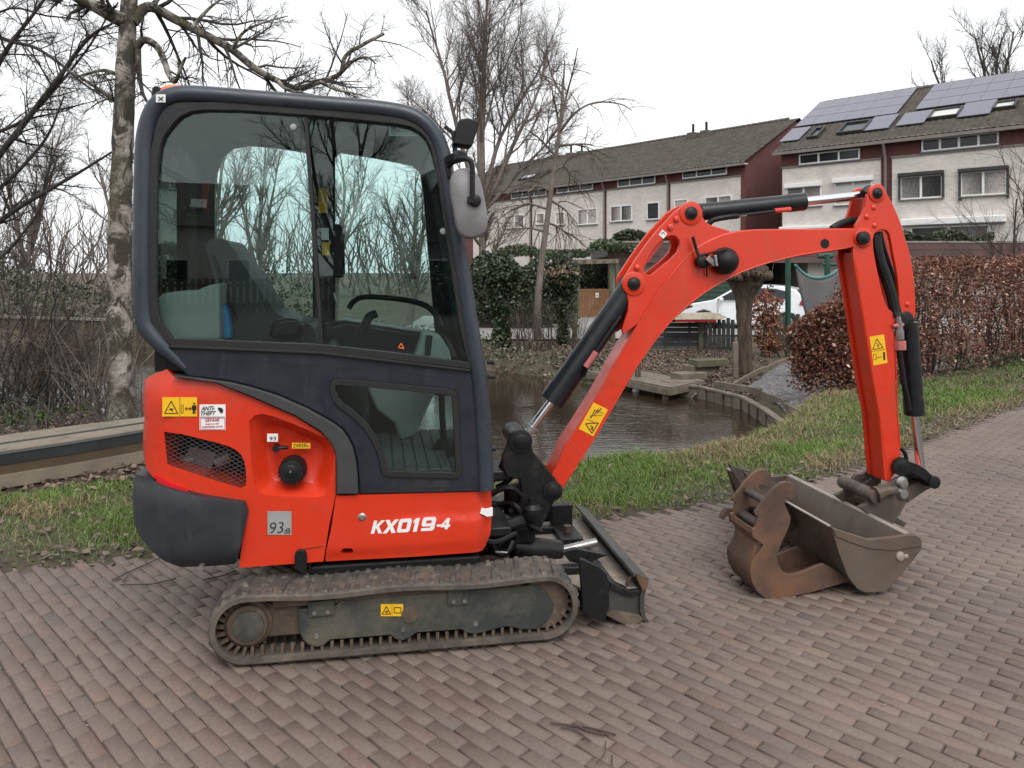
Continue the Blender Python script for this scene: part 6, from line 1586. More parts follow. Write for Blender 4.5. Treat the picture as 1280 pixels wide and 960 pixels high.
# mossy birch on the left with its heavy limbs
bi = empty('birch_tree', (0, 0, 0), 0, 'old birch with mossy flaking bark growing on the bank behind the boat', 'tree')
Yb = 8.25; A, B = Tubes(), Tubes(); rg = np.random.default_rng(21)
tr_ = spline([np.array(at(x, y, Yb)) for x, y in ((152, 545), (152, 500), (151, 440), (149, 380), (149, 300), (152, 220), (155, 140), (158, 70), (161, 10), (166, -60), (172, -140), (178, -230))], 6)
tr_ = [np.array(p_) for p_ in tr_]; rad = np.interp(np.arange(len(tr_)), [0, 4, 8, 40, len(tr_) - 1], [.19, .145, .130, .100, .05]); 
rad = rad * (1 + .05 * rg.normal(0, 1, len(rad)))
A.add(tr_, rad, 14)
limbs = [([(160, 25), (146, 22), (120, 8), (95, -4), (70, -25), (30, -60)], .095), ([(166, 28), (176, 14), (190, 9), (215, 22), (240, 35), (265, 48), (290, 62), (318, 85), (345, 100), (372, 110), (400, 102), (425, 92), (432, 70), (455, 55), (480, 42)], .062),
         ([(170, 60), (180, 50), (196, 58), (206, 78), (212, 95), (219, 102), (226, 85), (232, 72)], .045), ([(172, 60), (174, 90), (178, 115), (186, 130)], .035), ([(160, 100), (150, 95), (130, 88), (110, 92), (95, 96)], .03), ([(345, 100), (360, 112), (385, 118), (408, 122)], .026), ([(425, 92), (442, 76), (460, 72), (470, 80)], .022), ([(290, 62), (305, 40), (330, 28), (360, 20)], .02), ([(400, 102), (420, 112), (440, 116), (462, 122)], .02), ([(240, 35), (262, 10), (290, -10)], .025),
         ([(158, 210), (170, 190), (182, 178)], .022), ([(150, 130), (135, 120), (112, 104), (80, 84)], .03), ([(190, 9), (210, -20), (240, -50)], .03)]
cb_ = dict(CFG); cb_.update(seg=[.3, .16, .11, .09], kids=[15, 12, 7, 0], len=[.42, .5, .45, .3], up=[.1, -.05, -.15, 0], wob=[.12, .16, .2, .2], ang=[55, 48, 45, 40], rmin=.0022, sides=[6, 5, 3, 3], taper=[.6, .75, .7, .6], rk=[.45, .5, .5, .5])
cb_['from'] = [.12, .15, .1, 0]
for px_, r0 in limbs:
    q = [np.array(at(x, y, Yb + .12 * i * (1 if len(px_) % 2 else -1) * .5)) for i, (x, y) in enumerate(px_)]; q = [np.array(v) for v in spline(q, 5)]
    rr = np.linspace(r0, r0 * .3, len(q)); A.add(q, rr, 8)
    ln = float(np.linalg.norm(np.diff(np.array(q), axis=0), axis=1).sum()); dirs = [v / np.linalg.norm(v) for v in np.gradient(np.array(q), axis=0)]
    children([A, B, B, B], rg, q, dirs, rr, max(1.0, ln * .75), 0, dict(cb_, kids=[max(8, int(ln * 7)), 10, 6, 0]))
A.put('trunk', M['birch'], bi); tag(B.put('crown', M['twiggrey'], bi), kind='stuff')
# bare tree off to the left, boughs reaching across
lt = empty('bare_tree', (0, 0, 0), 0, 'dark bare tree whose boughs cross in front of the birch trunk', 'tree')
A, B = Tubes(), Tubes(); rg = np.random.default_rng(31); Yl = 9.2
tr_ = [np.array(v) for v in spline([np.array(at(x, y, Yl)) for x, y in ((-70, 520), (-72, 400), (-78, 300), (-70, 200), (-75, 60), (-70, -100))], 5)]; A.add(tr_, np.linspace(.16, .08, len(tr_)), 8)
for px_, r0 in (([(-74, 330), (-20, 292), (20, 262), (60, 238), (100, 215), (140, 190)], .040), ([(-72, 260), (-20, 215), (10, 180), (45, 135), (75, 95), (100, 60), (120, 40), (140, 30)], .045), ([(-75, 200), (-30, 130), (10, 60), (40, 20), (70, -20)], .04), ([(-75, 40), (-20, 42), (15, 52), (45, 60), (75, 80), (105, 105), (140, 128)], .030), ([(-72, 290), (0, 235), (40, 195), (62, 165), (80, 120)], .030), ([(-74, 180), (-20, 170), (30, 150), (70, 110), (110, 60), (135, 20)], .028), ([(-75, 100), (0, 15), (60, 20), (110, 25)], .020), ([(-74, 350), (-10, 330), (30, 290), (55, 250), (70, 200)], .025)):
    q = [np.array(at(x, y, Yl - .05 * i)) for i, (x, y) in enumerate(px_)]; q = [np.array(v) for v in spline(q, 5)]; rr = np.linspace(r0, r0 * .3, len(q)); A.add(q, rr, 7)
    ln = float(np.linalg.norm(np.diff(np.array(q), axis=0), axis=1).sum()); dirs = [v / np.linalg.norm(v) for v in np.gradient(np.array(q), axis=0)]
    children([A, B, B, B], rg, q, dirs, rr, ln * .6, 0, dict(cb_, kids=[int(ln * 7.5), 10, 6, 0]))
A.put('trunk', M['twig'], lt); tag(B.put('crown', M['twig'], lt), kind='stuff')
# far bare trees on the left and beyond the canal
c3 = dict(c2); c3.update(kids=[11, 10, 8, 0], rmin=.010)
fars = [(-8.5, 21, 5.5, 'thin'), (-13.5, 27, 7, 'b'), (-19, 30, 8, 'c'), (-6.4, 27.5, 6.5, 'd'), (-3.5, 26, 5.5, 'e'), (-11, 33, 8, 'f')]
for i, (x_, y_, h_, _) in enumerate(fars):
    bare_tree((x_, y_, -.3), [((0, 0, 0), (.1, 0, 1), h_ * .5, .14), ((.05, 0, h_ * .25), (-.3, 0, 1), h_ * .6, .09), ((.1, 0, h_ * .3), (.35, 0, 1), h_ * .6, .09), ((.1, 0, h_ * .35), (.05, .3, 1), h_ * .65, .09)], c3, 40 + i, ('bare tree beyond the canal seen behind the upper left cab corner', 'bare tree beyond the canal left of the birch trunk', 'bare tree beyond the canal near the left photo edge', 'bare tree seen through the rear half of the cab window', 'bare tree seen through the front half of the cab window', 'tall bare tree farthest back beyond the left canal bank')[i], group='bare trees beyond the canal on the left', mats=('twighaze', 'twighaze'))
# shrub at the right edge
c4 = dict(CFG); c4.update(kids=[9, 7, 5, 0], seg=[.5, .3, .2, .2], up=[.3, .3, .2, 0], rmin=.006, len=[.6, .5, .5, .4], ang=[32, 34, 36, 36])
bare_tree(tuple(at(1290, 420, 17.5)) , [((0, 0, -1), (-.10, 0, 1), 5.2, .06), ((.1, 0, -1), (-.3, .1, 1), 4.2, .05), ((.1, 0, -1), (.12, .1, 1), 5.5, .06), ((-.05, 0, -1), (-.52, 0, 1), 3.6, .04), ((0, .1, -1), (-.02, -.2, 1), 5.5, .05)], c4, 61, 'many stemmed bare shrub in front of the terrace windows', name='bare_shrub', mats=('twigred', 'twigred'))
# stemmy shrubs on the left bank
def shrub(loc, n, h, seed, label, spread=.5, r=.012, group=None, mat='twig', kids=(5, 4, 0)):
    rg = np.random.default_rng(seed); root = empty('shrub', loc, 0, label, 'shrub', group); A, B = Tubes(), Tubes()
    cf = dict(CFG); cf.update(seg=[.2, .14, .12], kids=list(kids), len=[.5, .5, .4], wob=[.13, .2, .2], up=[.1, 0, -.1], ang=[48, 48, 46], rmin=.0022, sides=[5, 3, 3], taper=[.7, .7, .6], rk=[.5, .5, .5]); cf['from'] = [.2, .15, 0]
    for i in range(n):
        a = rg.random() * 2 * math.pi; sp = spread * rg.random()
        grow([A, B, B], rg, (rg.normal(0, .12), rg.normal(0, .12), -.05), (math.cos(a) * sp, math.sin(a) * sp, 1), h * (.55 + .6 * rg.random()), r * (.6 + .8 * rg.random()), 0, cf)
    A.put('stems', M[mat], root); tag(B.put('twigs', M[mat], root), kind='stuff'); return root
SHL = ['leafless shrub at the left end of the boat, with many crossing stems', 'leafless reddish shrub second from the photo\'s left edge behind the boat', 'leafless greyish shrub just left of the birch trunk base', 'low leafless shrub at the foot of the birch trunk', 'tall leafless shrub cut off by the left edge of the photo', 'short leafless shrub squeezed between birch trunk and excavator cover', 'leafless shrub at the water edge left of the birch', 'leafless reddish shrub at the water edge behind the boat middle']
for i, (x, y, Y_, n, h, sp) in enumerate([(20, 520, 8.7, 24, 2.2, .75), (58, 515, 9.1, 20, 2.1, .8), (105, 512, 9.2, 18, 1.8, .8), (128, 530, 8.3, 14, 1.3, .7), (-25, 515, 8.9, 24, 2.4, .7), (175, 520, 9.1, 9, .9, .5), (85, 500, 9.5, 16, 2.0, .9), (40, 505, 9.4, 20, 2.2, .9)]):
    p_ = at(x, y, Y_); zz = float(land(p_.x, p_.y))
    shrub((p_.x, p_.y, zz), n, h, 70 + i, SHL[i], sp, .012, 'leafless shrubs on the left bank', ('twig', 'twigpale', 'twiggrey', 'twigpale')[i % 4])
for i, (x, y, Y_) in enumerate([(650, 415, 18.2), (668, 418, 18.6), (690, 410, 18.8), (715, 420, 18.0)]):
    p_ = at(x, y, Y_); shrub((p_.x, p_.y, float(land(p_.x, p_.y))), 12, 1.3, 90 + i, ('thin reddish shrub right of the broad ivy post', 'thin reddish shrub at the foot of the leaning weeping birch', 'thin reddish shrub left of the slim ivy post', 'thin reddish shrub right of the slim ivy post')[i], .5, .012, 'reddish shrubs on the far bank', 'twigred')
p_ = at(895, 446, 17.2); shrub((p_.x, p_.y, float(land(p_.x, p_.y))), 3, 1.1, 97, 'small bare sapling beside the garden steps', .3, .016, None, 'twiggrey', (7, 5, 0))
# brambles lying on the bank
A = Tubes(); rg = np.random.default_rng(99)
for i in range(150):
    x_, y_ = rg.uniform(-6.5, -2.9), rg.uniform(6.9, 9.0)
    if polydist(CANAL, x_, y_) > -.1: continue
    a = rg.random() * 6.28; l_ = .3 + .5 * rg.random(); z_ = float(land(x_, y_)); q = spline([(x_, y_, z_), (x_ + math.cos(a) * l_ * .5, y_ + math.sin(a) * l_ * .5, z_ + .12 + .3 * rg.random()), (x_ + math.cos(a) * l_, y_ + math.sin(a) * l_ * .8, z_ + .05)], 5); A.add(q, np.linspace(.006, .003, len(q)), 4)
tag(A.put('brambles', M['twiggrey']), kind='stuff')

# ------------------------------------------------------------------ leafy things
def ivy_cols(n, a=(0.012, 0.026, 0.012), b=(0.050, 0.075, 0.034)): return cols_brown(n, a, b)
def leafy(name, parent, pts, size, cols, mat='ivy', flat=0):
    V, F, C = leaf_quads(pts, size, cols, flat=flat); o = put(name, fast(name, V, F, C), M[mat], parent); return tag(o, kind='stuff')
def blob(n, c, r, hollow=.5):
    u = rng.normal(0, 1, (n, 3)); u /= np.linalg.norm(u, axis=1)[:, None]; k = (hollow + (1 - hollow) * rng.random(n) ** .5)[:, None]
    w = 1 + .22 * np.sin(u[:, :1] * 5 + c[0]) * np.sin(u[:, 1:2] * 4 + 1) + .18 * np.sin(u[:, 2:3] * 7 + c[1])
    return np.array(c) + u * k * np.array(r) * w
# beech hedge with brown winter leaves
hd = empty('beech_hedge', (4.62, 10.35, -.15), 0, 'clipped beech hedge keeping its copper brown leaves beside the grass', 'hedge')
hdir = np.array([.83, .557]); hn = np.array([-.557, .83]); HL = 13.0
def hedge_h(u): return 1.50 + .42 * sstep(.4, 3.5, u) + .07 * np.sin(u * 2.7) + .05 * np.sin(u * 6.1)
nl = 110000; u = rng.random(nl) ** 1.35 * HL; side = rng.random(nl); v = np.where(side < .55, rng.beta(1.0, 5, nl) * .95, np.where(side < .8, rng.random(nl) * .95, .95 - rng.beta(1, 5, nl) * .95)); zz = rng.random(nl) ** .85 * hedge_h(u) * np.where((side >= .55) & (side < .8), 1, 1)
top = rng.random(nl) < .22; zz = np.where(top, hedge_h(u) - rng.beta(1, 4, nl) * .35, zz); v = np.where(top, rng.random(nl) * .95, v)
endm = rng.random(nl) < .10; u = np.where(endm, rng.beta(1, 5, nl) * .8, u); v = np.where(endm, rng.random(nl) * .95, v)
bulge = .08 * np.sin(u * 3.1 + zz * 2.3) + .07 * np.sin(u * 7.3 - zz * 4.1) + .05 * np.sin(u * 13 + zz * 9) + rng.normal(0, .035, nl); u = u + .07 * np.sin(v * 9 + zz * 6) + rng.normal(0, .04, nl); zz = zz + rng.normal(0, .03, nl); v = v - .47 + bulge
gap = np.clip(.35 + .9 * zz, 0, 1) * np.clip(.62 + .5 * fbm(u * 1.6, zz * 2.0 + v, 1.7), .12, 1); hmax = hedge_h(u) - np.clip(1.3 - u, 0, 1) * (.12 + .5 * np.clip(v + .4, 0, 1)) + .06 * fbm(u * 3, v * 3 + 5, 1.3); zz = np.where(zz > hmax, hmax * rng.random(nl) ** .4, zz); gap = np.where(u < 1.6, np.clip(gap + .45, 0, 1), gap); ok = rng.random(nl) < gap
u, v, zz = u[ok], v[ok], zz[ok]
pos = np.stack([u * hdir[0] + v * hn[0] + .52 * hn[0], u * hdir[1] + v * hn[1] + .52 * hn[1], zz + .03], -1)
c_ = cols_brown(len(u), (.095, .034, .024), (.26, .118, .075)); lt_ = rng.random(len(u)) < .08; c_[lt_] = cols_brown(int(lt_.sum()), (.42, .27, .20), (.54, .38, .29))
leafy('foliage', hd, pos, .046 * (.6 + .8 * rng.random(len(u))), c_, 'leaf')
A = Tubes(); rg = np.random.default_rng(3)
for i in range(120):
    u_ = rg.random() * HL; v_ = rg.normal(0, .16) + .52; z_ = 0.0; b_ = np.array([u_ * hdir[0] + v_ * hn[0], u_ * hdir[1] + v_ * hn[1], -.05]); h_ = float(hedge_h(u_)) * (1 if u_ > 1.3 else .72)
    q = [b_, b_ + np.array([rg.normal(0, .08), rg.normal(0, .08), h_ * .4]), b_ + np.array([rg.normal(0, .2), rg.normal(0, .2), h_ * .75]), b_ + np.array([rg.normal(0, .3), rg.normal(0, .3), h_ * 1.02])]
    q = spline(q, 4); A.add(q, np.linspace(.020, .004, len(q)), 5)
    for k in range(7):
        j = rg.integers(3, len(q)); p0 = np.array(q[j]); p1 = p0 + rg.normal(0, .16, 3); A.add([p0, (p0 + p1) / 2 + rg.normal(0, .02, 3), p1], [.006, .004, .002], 3)
A.put('stems', M['twig'], hd)
uu = rng.random(5000) * HL; vv = rng.random(5000) * .9
pp = np.stack([uu * hdir[0] + vv * hn[0], uu * hdir[1] + vv * hn[1], .03 + .35 * rng.random(5000) ** 2], -1)[uu > 2.5]; leafy('undergrowth', hd, pp, .06, ivy_cols(len(pp), (.02, .045, .015), (.07, .11, .04)))
# small beech beside the willow
bb = at(958, 458, 17.6); bbx = empty('beech_bush', (bb.x, bb.y, float(land(bb.x, bb.y))), 0, 'small beech bush with copper leaves between the willow trunk and the picket fence', 'bush')
pts = np.concatenate([blob(700, (0, 0, 1.15), (.34, .3, .42)), blob(450, (.02, 0, .6), (.28, .28, .45)), blob(260, (.1, 0, .3), (.3, .25, .25))]); leafy('foliage', bbx, pts, .085, cols_brown(len(pts), (.16, .055, .036), (.30, .14, .085)), 'leaf')
A = Tubes()
for i in range(8): q = spline([(.1 * rng.normal(), .1 * rng.normal(), 0), (.12 * rng.normal(), .1 * rng.normal(), .6), (.25 * rng.normal(), .2 * rng.normal(), 1.4)], 4); A.add(q, np.linspace(.02, .005, len(q)), 5)
A.put('stems', M['twig'], bbx)
# ivy grown posts and evergreen screen on the far bank
def ivy_post(px_, pb, pt, Y_, w, n, label):
    b_ = at(px_, pb, Y_); t_ = at(px_, pt, Y_); zb_ = float(land(b_.x, b_.y)); r_ = empty('ivy_post', (b_.x, b_.y, zb_), 0, label, 'climbing plant'); h = t_.z - zb_
    MB().cyl((0, 0, -.2), (0, 0, h - .1), .07, 8).put('post', M['wood'], r_)
    z_ = rng.random(n); a = rng.random(n) * 6.283; ww = w * (.42 + .58 * sstep(.35, .9, z_)) * (1 + .2 * np.sin(z_ * 17)) * (.55 + .45 * rng.random(n)); pts = np.stack([np.cos(a) * ww, np.sin(a) * ww, z_ * h], -1)
    pts = np.concatenate([pts, blob(n // 3, (0, 0, h - w * .7), (w * 1.15, w * 1.1, w * .9))]); leafy('foliage', r_, pts, .11, ivy_cols(len(pts))); return r_
ivy_post(627, 440, 328, 19.2, .52, 3600, 'broad ivy covered post nearest the excavator cab on the far bank')
ip = ivy_post(704, 428, 338, 19.6, .34, 2600, 'slim ivy covered post with a withered brown top beside the wooden gate')
pts = blob(500, (0, 0, at(704, 345, 19.6).z - ip.location.z), (.42, .4, .28)); leafy('withered_top', ip, pts, .10, cols_brown(len(pts), (.17, .11, .07), (.30, .21, .14)), 'leaf')
sc_ = empty('evergreen_hedge', (-1.2, 24.5, -.2), 0, 'dark ivy hedge behind the birch trunk and ivy posts', 'hedge')
n = 12000; pts = np.stack([rng.random(n) * 4.6 - 1.3, rng.random(n) * .9, rng.random(n) * 2.25], -1); pts[:, 2] += .18 * np.sin(pts[:, 0] * 3) + .1 * np.sin(pts[:, 0] * 7); leafy('foliage', sc_, pts, .13, ivy_cols(n)); MB().box2((-1.2, .35, 0), (2.2, .6, 1.5)).put('core', M['twig'], sc_)
sc2 = empty('evergreen_hedge', (2.6, 31.2, -.1), 0, 'evergreen creeper seen through the pergola above the wooden gate', 'hedge')
n = 5000; pts = np.stack([rng.random(n) * 3.2 - .4, rng.random(n) * .6, rng.random(n) * 2.2], -1); leafy('foliage', sc2, pts, .14, ivy_cols(n)); MB().box2((-.3, .25, 0), (2.7, .45, 2.0)).put('core', M['twig'], sc2)
n = 4200; tp_ = empty('pergola_creeper', (0, 29.6, 2.05), 0, 'green creeper sprawling along the top of the pergola', 'climbing plant'); xx_ = rng.random(n) * 5.6 - 0.7; pts = np.stack([xx_, rng.normal(0, .4, n), .12 + .28 * rng.random(n) + .25 * np.maximum(0, np.sin(xx_ * 1.9 + 1)) * rng.random(n) + .2 * (xx_ > 3)], -1); leafy('foliage', tp_, pts, .13, ivy_cols(n, (.02, .04, .015), (.085, .12, .05)))
# undergrowth down the far bank
x_, y_ = scatter(60000, -14, 2.0, 14.5, 24); cd = polydist(CANAL, x_, y_); ok = (cd < .05) & (cd > -2.1) & (polydist(PATIO, x_, y_) < -.1) & (x_ + y_ < 18.2) & (rng.random(len(x_)) < .75); x_, y_ = x_[ok], y_[ok]
hh = (.12 + .35 * np.clip(-polydist(CANAL, x_, y_) / 1.2, 0, 1)) * rng.random(len(x_)); pts = np.stack([x_, y_, np.maximum(land(x_, y_), WATER_Z) + hh], -1); k_ = rng.random(len(x_))[:, None]
leafy('bank_undergrowth', None, pts, .075, np.where(k_ < .35, cols_brown(len(x_), (.09, .075, .045), (.19, .16, .10)), ivy_cols(len(x_), (.022, .036, .016), (.075, .09, .045))))
# low weeds along the water behind the boat
for i, (x, y, Y_) in enumerate(((120, 540, 7.3), (35, 515, 8.2), (90, 486, 9.0))):
    p_ = at(x, y, Y_); w_ = empty('weed_clump', (p_.x, p_.y, float(land(p_.x, p_.y))), 0, ('bright green weed clump just behind the boat near the birch', 'low green weed clump behind the boat at the photo\'s left', 'green weed clump at the water edge behind the shrubs')[i], 'plant', 'weeds behind the boat'); pts = blob(420, (0, 0, .05), (.26, .2, .12)); leafy('foliage', w_, pts, .045, ivy_cols(420, (.05, .09, .02), (.11, .16, .04)), 'leaf')
# balcony boxes of green on the garages
n = 1500; cr = empty('roof_creeper', (0, 30.2, 2.8), 0, 'green creeper on the garage roof below the awning', 'climbing plant'); xx_ = np.r_[15.2 + 3.8 * rng.random(n), 4.0 + 2.2 * rng.random(n)]; pts = np.stack([xx_, .5 * rng.random(2 * n), .35 * rng.random(2 * n) * (1 + .4 * np.sin(xx_ * 3))], -1); leafy('foliage', cr, pts, .15, ivy_cols(2 * n, (.02, .035, .015), (.08, .10, .05)))
# hazy wood closing the view on the left and behind the terraces
for nm, x0, x1, y0, h0, seed, lab in (('far_wood', -62, -6, 52, 7, 1, ''),):
    A = Tubes(); rg = np.random.default_rng(seed + 200)
    for i in range(950):
        x0_ = rg.uniform(x0, x1); y0_ = y0 + rg.uniform(-5, 5); q = [np.array((x0_, y0_, -.3 + rg.random() * h0 * .4))]
        for k in range(4): q.append(q[-1] + np.array((rg.normal(0, .5), rg.normal(0, .5), h0 * .16 * (.5 + rg.random()))))
        A.add(q, np.linspace(.05, .015, 5) * (.4 + rg.random()), 3)
    tag(A.put(nm, M['twighaze']), kind='stuff')
# ------------------------------------------------------------------ things on the far bank
def G2(x, y): return float(land(x, y))
# sheet pile wall round the head of the canal
pw = empty('pile_wall', (3.3, 13.4, WATER_Z), 0, 'weathered timber pile wall holding the gravel path at the head of the canal', 'retaining wall')
line = [(2.35, 14.25), (3.28, 13.42), (3.70, 12.3), (3.68, 11.2), (3.60, 10.2)]
acc = []
for a, b in zip(line[:-1], line[1:]):
    a, b = np.array(a), np.array(b); Ln = np.linalg.norm(b - a); k = max(1, round(Ln / (.42 if a[0] < 3.2 else .24)))
    for i in range(k): acc.append((a + (b - a) * i / k, a + (b - a) * (i + 1) / k))
for i, (a, b) in enumerate(acc):
    d = (b - a) / np.linalg.norm(b - a); g_ = .020; nn = np.array([d[1], -d[0]]) * (.022 * (i % 2))
    MB().bar((*(a + d * g_ + nn), -.80 + .0), (*(b - d * g_ + nn), -.80), .06, .74).put('pile_board', M['wood'], pw, .006).matrix_parent_inverse = Matrix.Translation((-3.3, -13.4, -WATER_Z))
for a, b in zip(line[:-1], line[1:]):
    MB().bar((*a, -.405), (*b, -.405), .11, .04).put('cap_beam', M['wood'], pw, .006).matrix_parent_inverse = Matrix.Translation((-3.3, -13.4, -WATER_Z))
    d = np.array(b) - np.array(a); d /= np.linalg.norm(d); q = np.array([-d[1], d[0]]) * .34
    if a[0] > 3.2: MB().bar((a[0] + abs(q[0]), a[1] + .12, -.40), (b[0] + abs(q[0]), b[1] + .12, -.36), .07, .16).put('edging_board', M['wood'], pw, .006).matrix_parent_inverse = Matrix.Translation((-3.3, -13.4, -WATER_Z))
ed = MB(); prev = None
edg = empty('path_edging', (4.2, 14, 0), 0, 'line of wooden boards edging the gravel path by the willow', 'edging')
pts = [on_ground(x, y, -.33) for x, y in ((917, 480), (925, 475), (935, 469), (948, 463), (960, 459), (972, 454), (990, 449), (1006, 445))]
for a, b in zip(pts[:-1], pts[1:]):
    o_ = MB().bar((a.x, a.y, G2(a.x, a.y) + .03), (b.x, b.y, G2(b.x, b.y) + .03), .05, .16).put('board', M['wood'], edg, .005); o_.matrix_parent_inverse = Matrix.Translation(-Vector(edg.location))
# wooden landing stage: deck boards across, fascia in front
zj = -.36
def gj(x, y, z=zj): v = on_ground(x, y, z); return np.array([v.x, v.y])
c1, c2_, c3_, c4_ = gj(837, 491), gj(862, 477.5), gj(790, 467), gj(722, 466)
jt = empty('landing_stage', (2.2, 14.5, zj), 0, 'low wooden landing stage over the water at the foot of the garden steps', 'jetty')
inv = Matrix.Translation((-2.2, -14.5, -zj))
c1, c2_ = gj(837, 484), gj(863, 478.5)
A_, B_ = gj(716, 460), gj(770, 457)
d_ = (A_ - c1); Ln = np.linalg.norm(d_); d_ /= Ln; e_ = c2_ - c1; wj = np.linalg.norm(e_); e_ /= wj
wj = max(wj, 1.0); nb_ = int(wj / .145)
for i in range(nb_):
    a = c1 + e_ * (i + .5) * wj / nb_
    o_ = MB().bar((*a, zj - .015), (*(a + d_ * Ln), zj - .015), wj / nb_ - .022, .03, (0, 0, 1)).put('deck_board', M['wood'], jt, .004); o_.matrix_parent_inverse = inv
for a, b, nm in ((c1, c1 + d_ * Ln, 'fascia_board'), (c1 + e_ * wj, c1, 'fascia_board')):
    o_ = MB().bar((*a, zj - .087), (*b, zj - .087), .05, .11).put(nm, M['wood'], jt, .004); o_.matrix_parent_inverse = inv
for u_ in (.06, .5, .94):
    for v_ in (.1, .9):
        q = c1 + d_ * Ln * u_ + e_ * wj * v_; o_ = MB().cyl((*q, -1.3), (*q, zj - .04), .06, 8).put('pile', M['wood'], jt); o_.matrix_parent_inverse = inv
# garden steps
stp = empty('garden_steps', (2.9, 15, -.3), 0, 'four timber sleeper steps climbing from the landing stage to the gate', 'steps'); inv2 = Matrix.Translation((-2.9, -15, .3))
for i, (xl, xr, yt, yb, z_) in enumerate(((834, 884, 473, 480, -.34), (847, 887, 462, 470, -.24), (861, 903, 453, 460, -.14), (869, 914, 446, 453, -.03))):
    a, b = on_ground(xl, yb - 2, z_), on_ground(xr, yb - 1, z_); b.y = a.y + .25
    o_ = MB().bar((a.x, a.y + .18, z_ - .065), (b.x, b.y + .18, z_ - .065), .32, .13).put('step', M['wood' if i < 3 else 'greenwood'], stp, .012); o_.matrix_parent_inverse = inv2
# bank behind: sleeper wall, dark panel, posts, gate
Yg = 18.6
def gx_(px_): return (px_ - 640) / FOC * Yg
def gz_(py_): return EYE - (py_ - HOR) / FOC * Yg
slw = empty('sleeper_wall', (gx_(850), Yg + .1, -.4), 0, 'low sleeper wall under the dark boarded screen', 'retaining wall')
for i in range(2): MB().box((0, 0, gz_(444) + .4 + .09 + i * .0), (2.3, .12, .21)).put('sleeper', M['concrete' if i == 0 else 'wood'], slw, .01) if i == 0 else None
scn = empty('boarded_screen', (gx_(846), Yg, gz_(434)), 0, 'dark blue boarded screen below the boat shaped white cover', 'fence')
for i in range(6): MB().box((0, 0, .07 + i * .118), (1.5, .03, .108)).put('board', M['darkwood'], scn, .004)
for x_ in (-.28, .30): MB().box((x_, -.03, .36), (.05, .028, .70)).put('batten', M['darkwood'], scn)
pst = empty('gate_post', (gx_(875), Yg - .05, gz_(448)), 0, 'square greenish wooden post left of the dark picket gate', 'post'); MB().box((0, 0, .5), (.11, .11, 1.05)).put('shaft', M['greenwood'], pst, .006)
cvr = empty('covered_table', (gx_(866), Yg - .25, gz_(398)), .15, 'shallow white cover lying on top of the dark boarded screen', 'cover')
MB().add([(-.62, -.3, 0), (.5, -.3, 0), (.82, 0, .03), (.5, .3, 0), (-.62, .3, 0), (-.55, -.22, .13), (.4, -.22, .15), (.6, 0, .14), (.4, .22, .15), (-.55, .22, .13)], [(4, 3, 2, 1, 0), (5, 6, 7, 8, 9), (0, 1, 6, 5), (1, 2, 7, 6), (2, 3, 8, 7), (3, 4, 9, 8), (4, 0, 5, 9)]).put('cover_sheet', M['boatcream'], cvr, .02)
MB().box((-.1, -.28, -.03), (1.0, .03, .04)).put('red_trim', M['taillight'], cvr)
gt = empty('picket_gate', (gx_(880), Yg, gz_(446)), 0, 'dark wooden picket gate at the head of the garden steps', 'gate')
for i in range(7): MB().box((.04 + i * .109, 0, .45 + .02 * (i % 2)), (.088, .022, .90 + .04 * (i % 2))).put('picket', M['darkwood'], gt, .004)
for z_ in (.2, .72): MB().box((.37, .03, z_), (.78, .03, .07)).put('rail', M['darkwood'], gt)
wpst = empty('willow_stake', (0, 0, 0), 0, 'grey weathered stake against the pollard willow', 'post'); b_ = at(919, 476, 14.6); wpst.location = (b_.x, b_.y, G2(b_.x, b_.y)); MB().box((0, 0, .32), (.10, .09, .75)).put('shaft', M['wood'], wpst, .01)
fn_ = empty('picket_fence', (gx_(966), Yg + .1, gz_(455)), .12, 'low greenish picket fence in front of the white car', 'fence')
for i in range(9): MB().box((.09 + i * .118, .0, .52 + .03 * ((i * 3) % 4)), (.095, .022, 1.0 + .06 * ((i * 3) % 4))).put('picket', M['greenwood'], fn_, .004)
for z_ in (.25, .8): MB().box((.5, .03, z_), (1.1, .03, .08)).put('rail', M['greenwood'], fn_)
MB().box((0, 0, .55), (.12, .12, 1.15)).put('post', M['greenwood'], fn_, .006)
# pollard willow
wl_ = empty('pollard_willow', (0, 0, 0), 0, 'pollard willow with a thick ribbed trunk and knobbly head by the gravel path', 'tree'); Yw2 = 14.9
tb_ = Tubes(); ws = [at(x, y, Yw2) for x, y in ((931, 478), (931, 470), (931, 450), (931, 420), (930, 395), (930, 375), (931, 360), (932, 348), (933, 338))]
rr = np.array([.22, .19, .165, .158, .165, .20, .30, .40, .34]) * np.array([.85] * 6 + [.95, .98, .9]); q = spline([tuple(p_) for p_ in ws], 4); r_ = np.interp(np.linspace(0, len(rr) - 1, len(q)), np.arange(len(rr)), rr); r_ = r_ * (1 + .05 * rng.normal(0, 1, len(r_))); tb_.add(q, r_, 16)
top_ = ws[-2]; kn = Tubes()
for i in range(46):
    a = rng.random() * 6.283; e_ = rng.random() * 1.2; d = np.array([math.cos(a) * math.cos(e_), math.sin(a) * math.cos(e_), math.sin(e_) * .7]); p0 = np.array(top_) + d * .22; p1 = np.array(top_) + d * (.40 + .12 * rng.random()); kn.add([p0, (p0 + p1) / 2, p1, p1 + d * .04], [.07, .085, .075, .02], 7)
    if i % 2 == 0: p2 = p1 + d * .05 + np.array([0, 0, .1 + .25 * rng.random()]); kn.add([p1, p2], [.012, .004], 4)
tb_.put('trunk', M['willow'], wl_); kn.put('head', M['willow'], wl_)
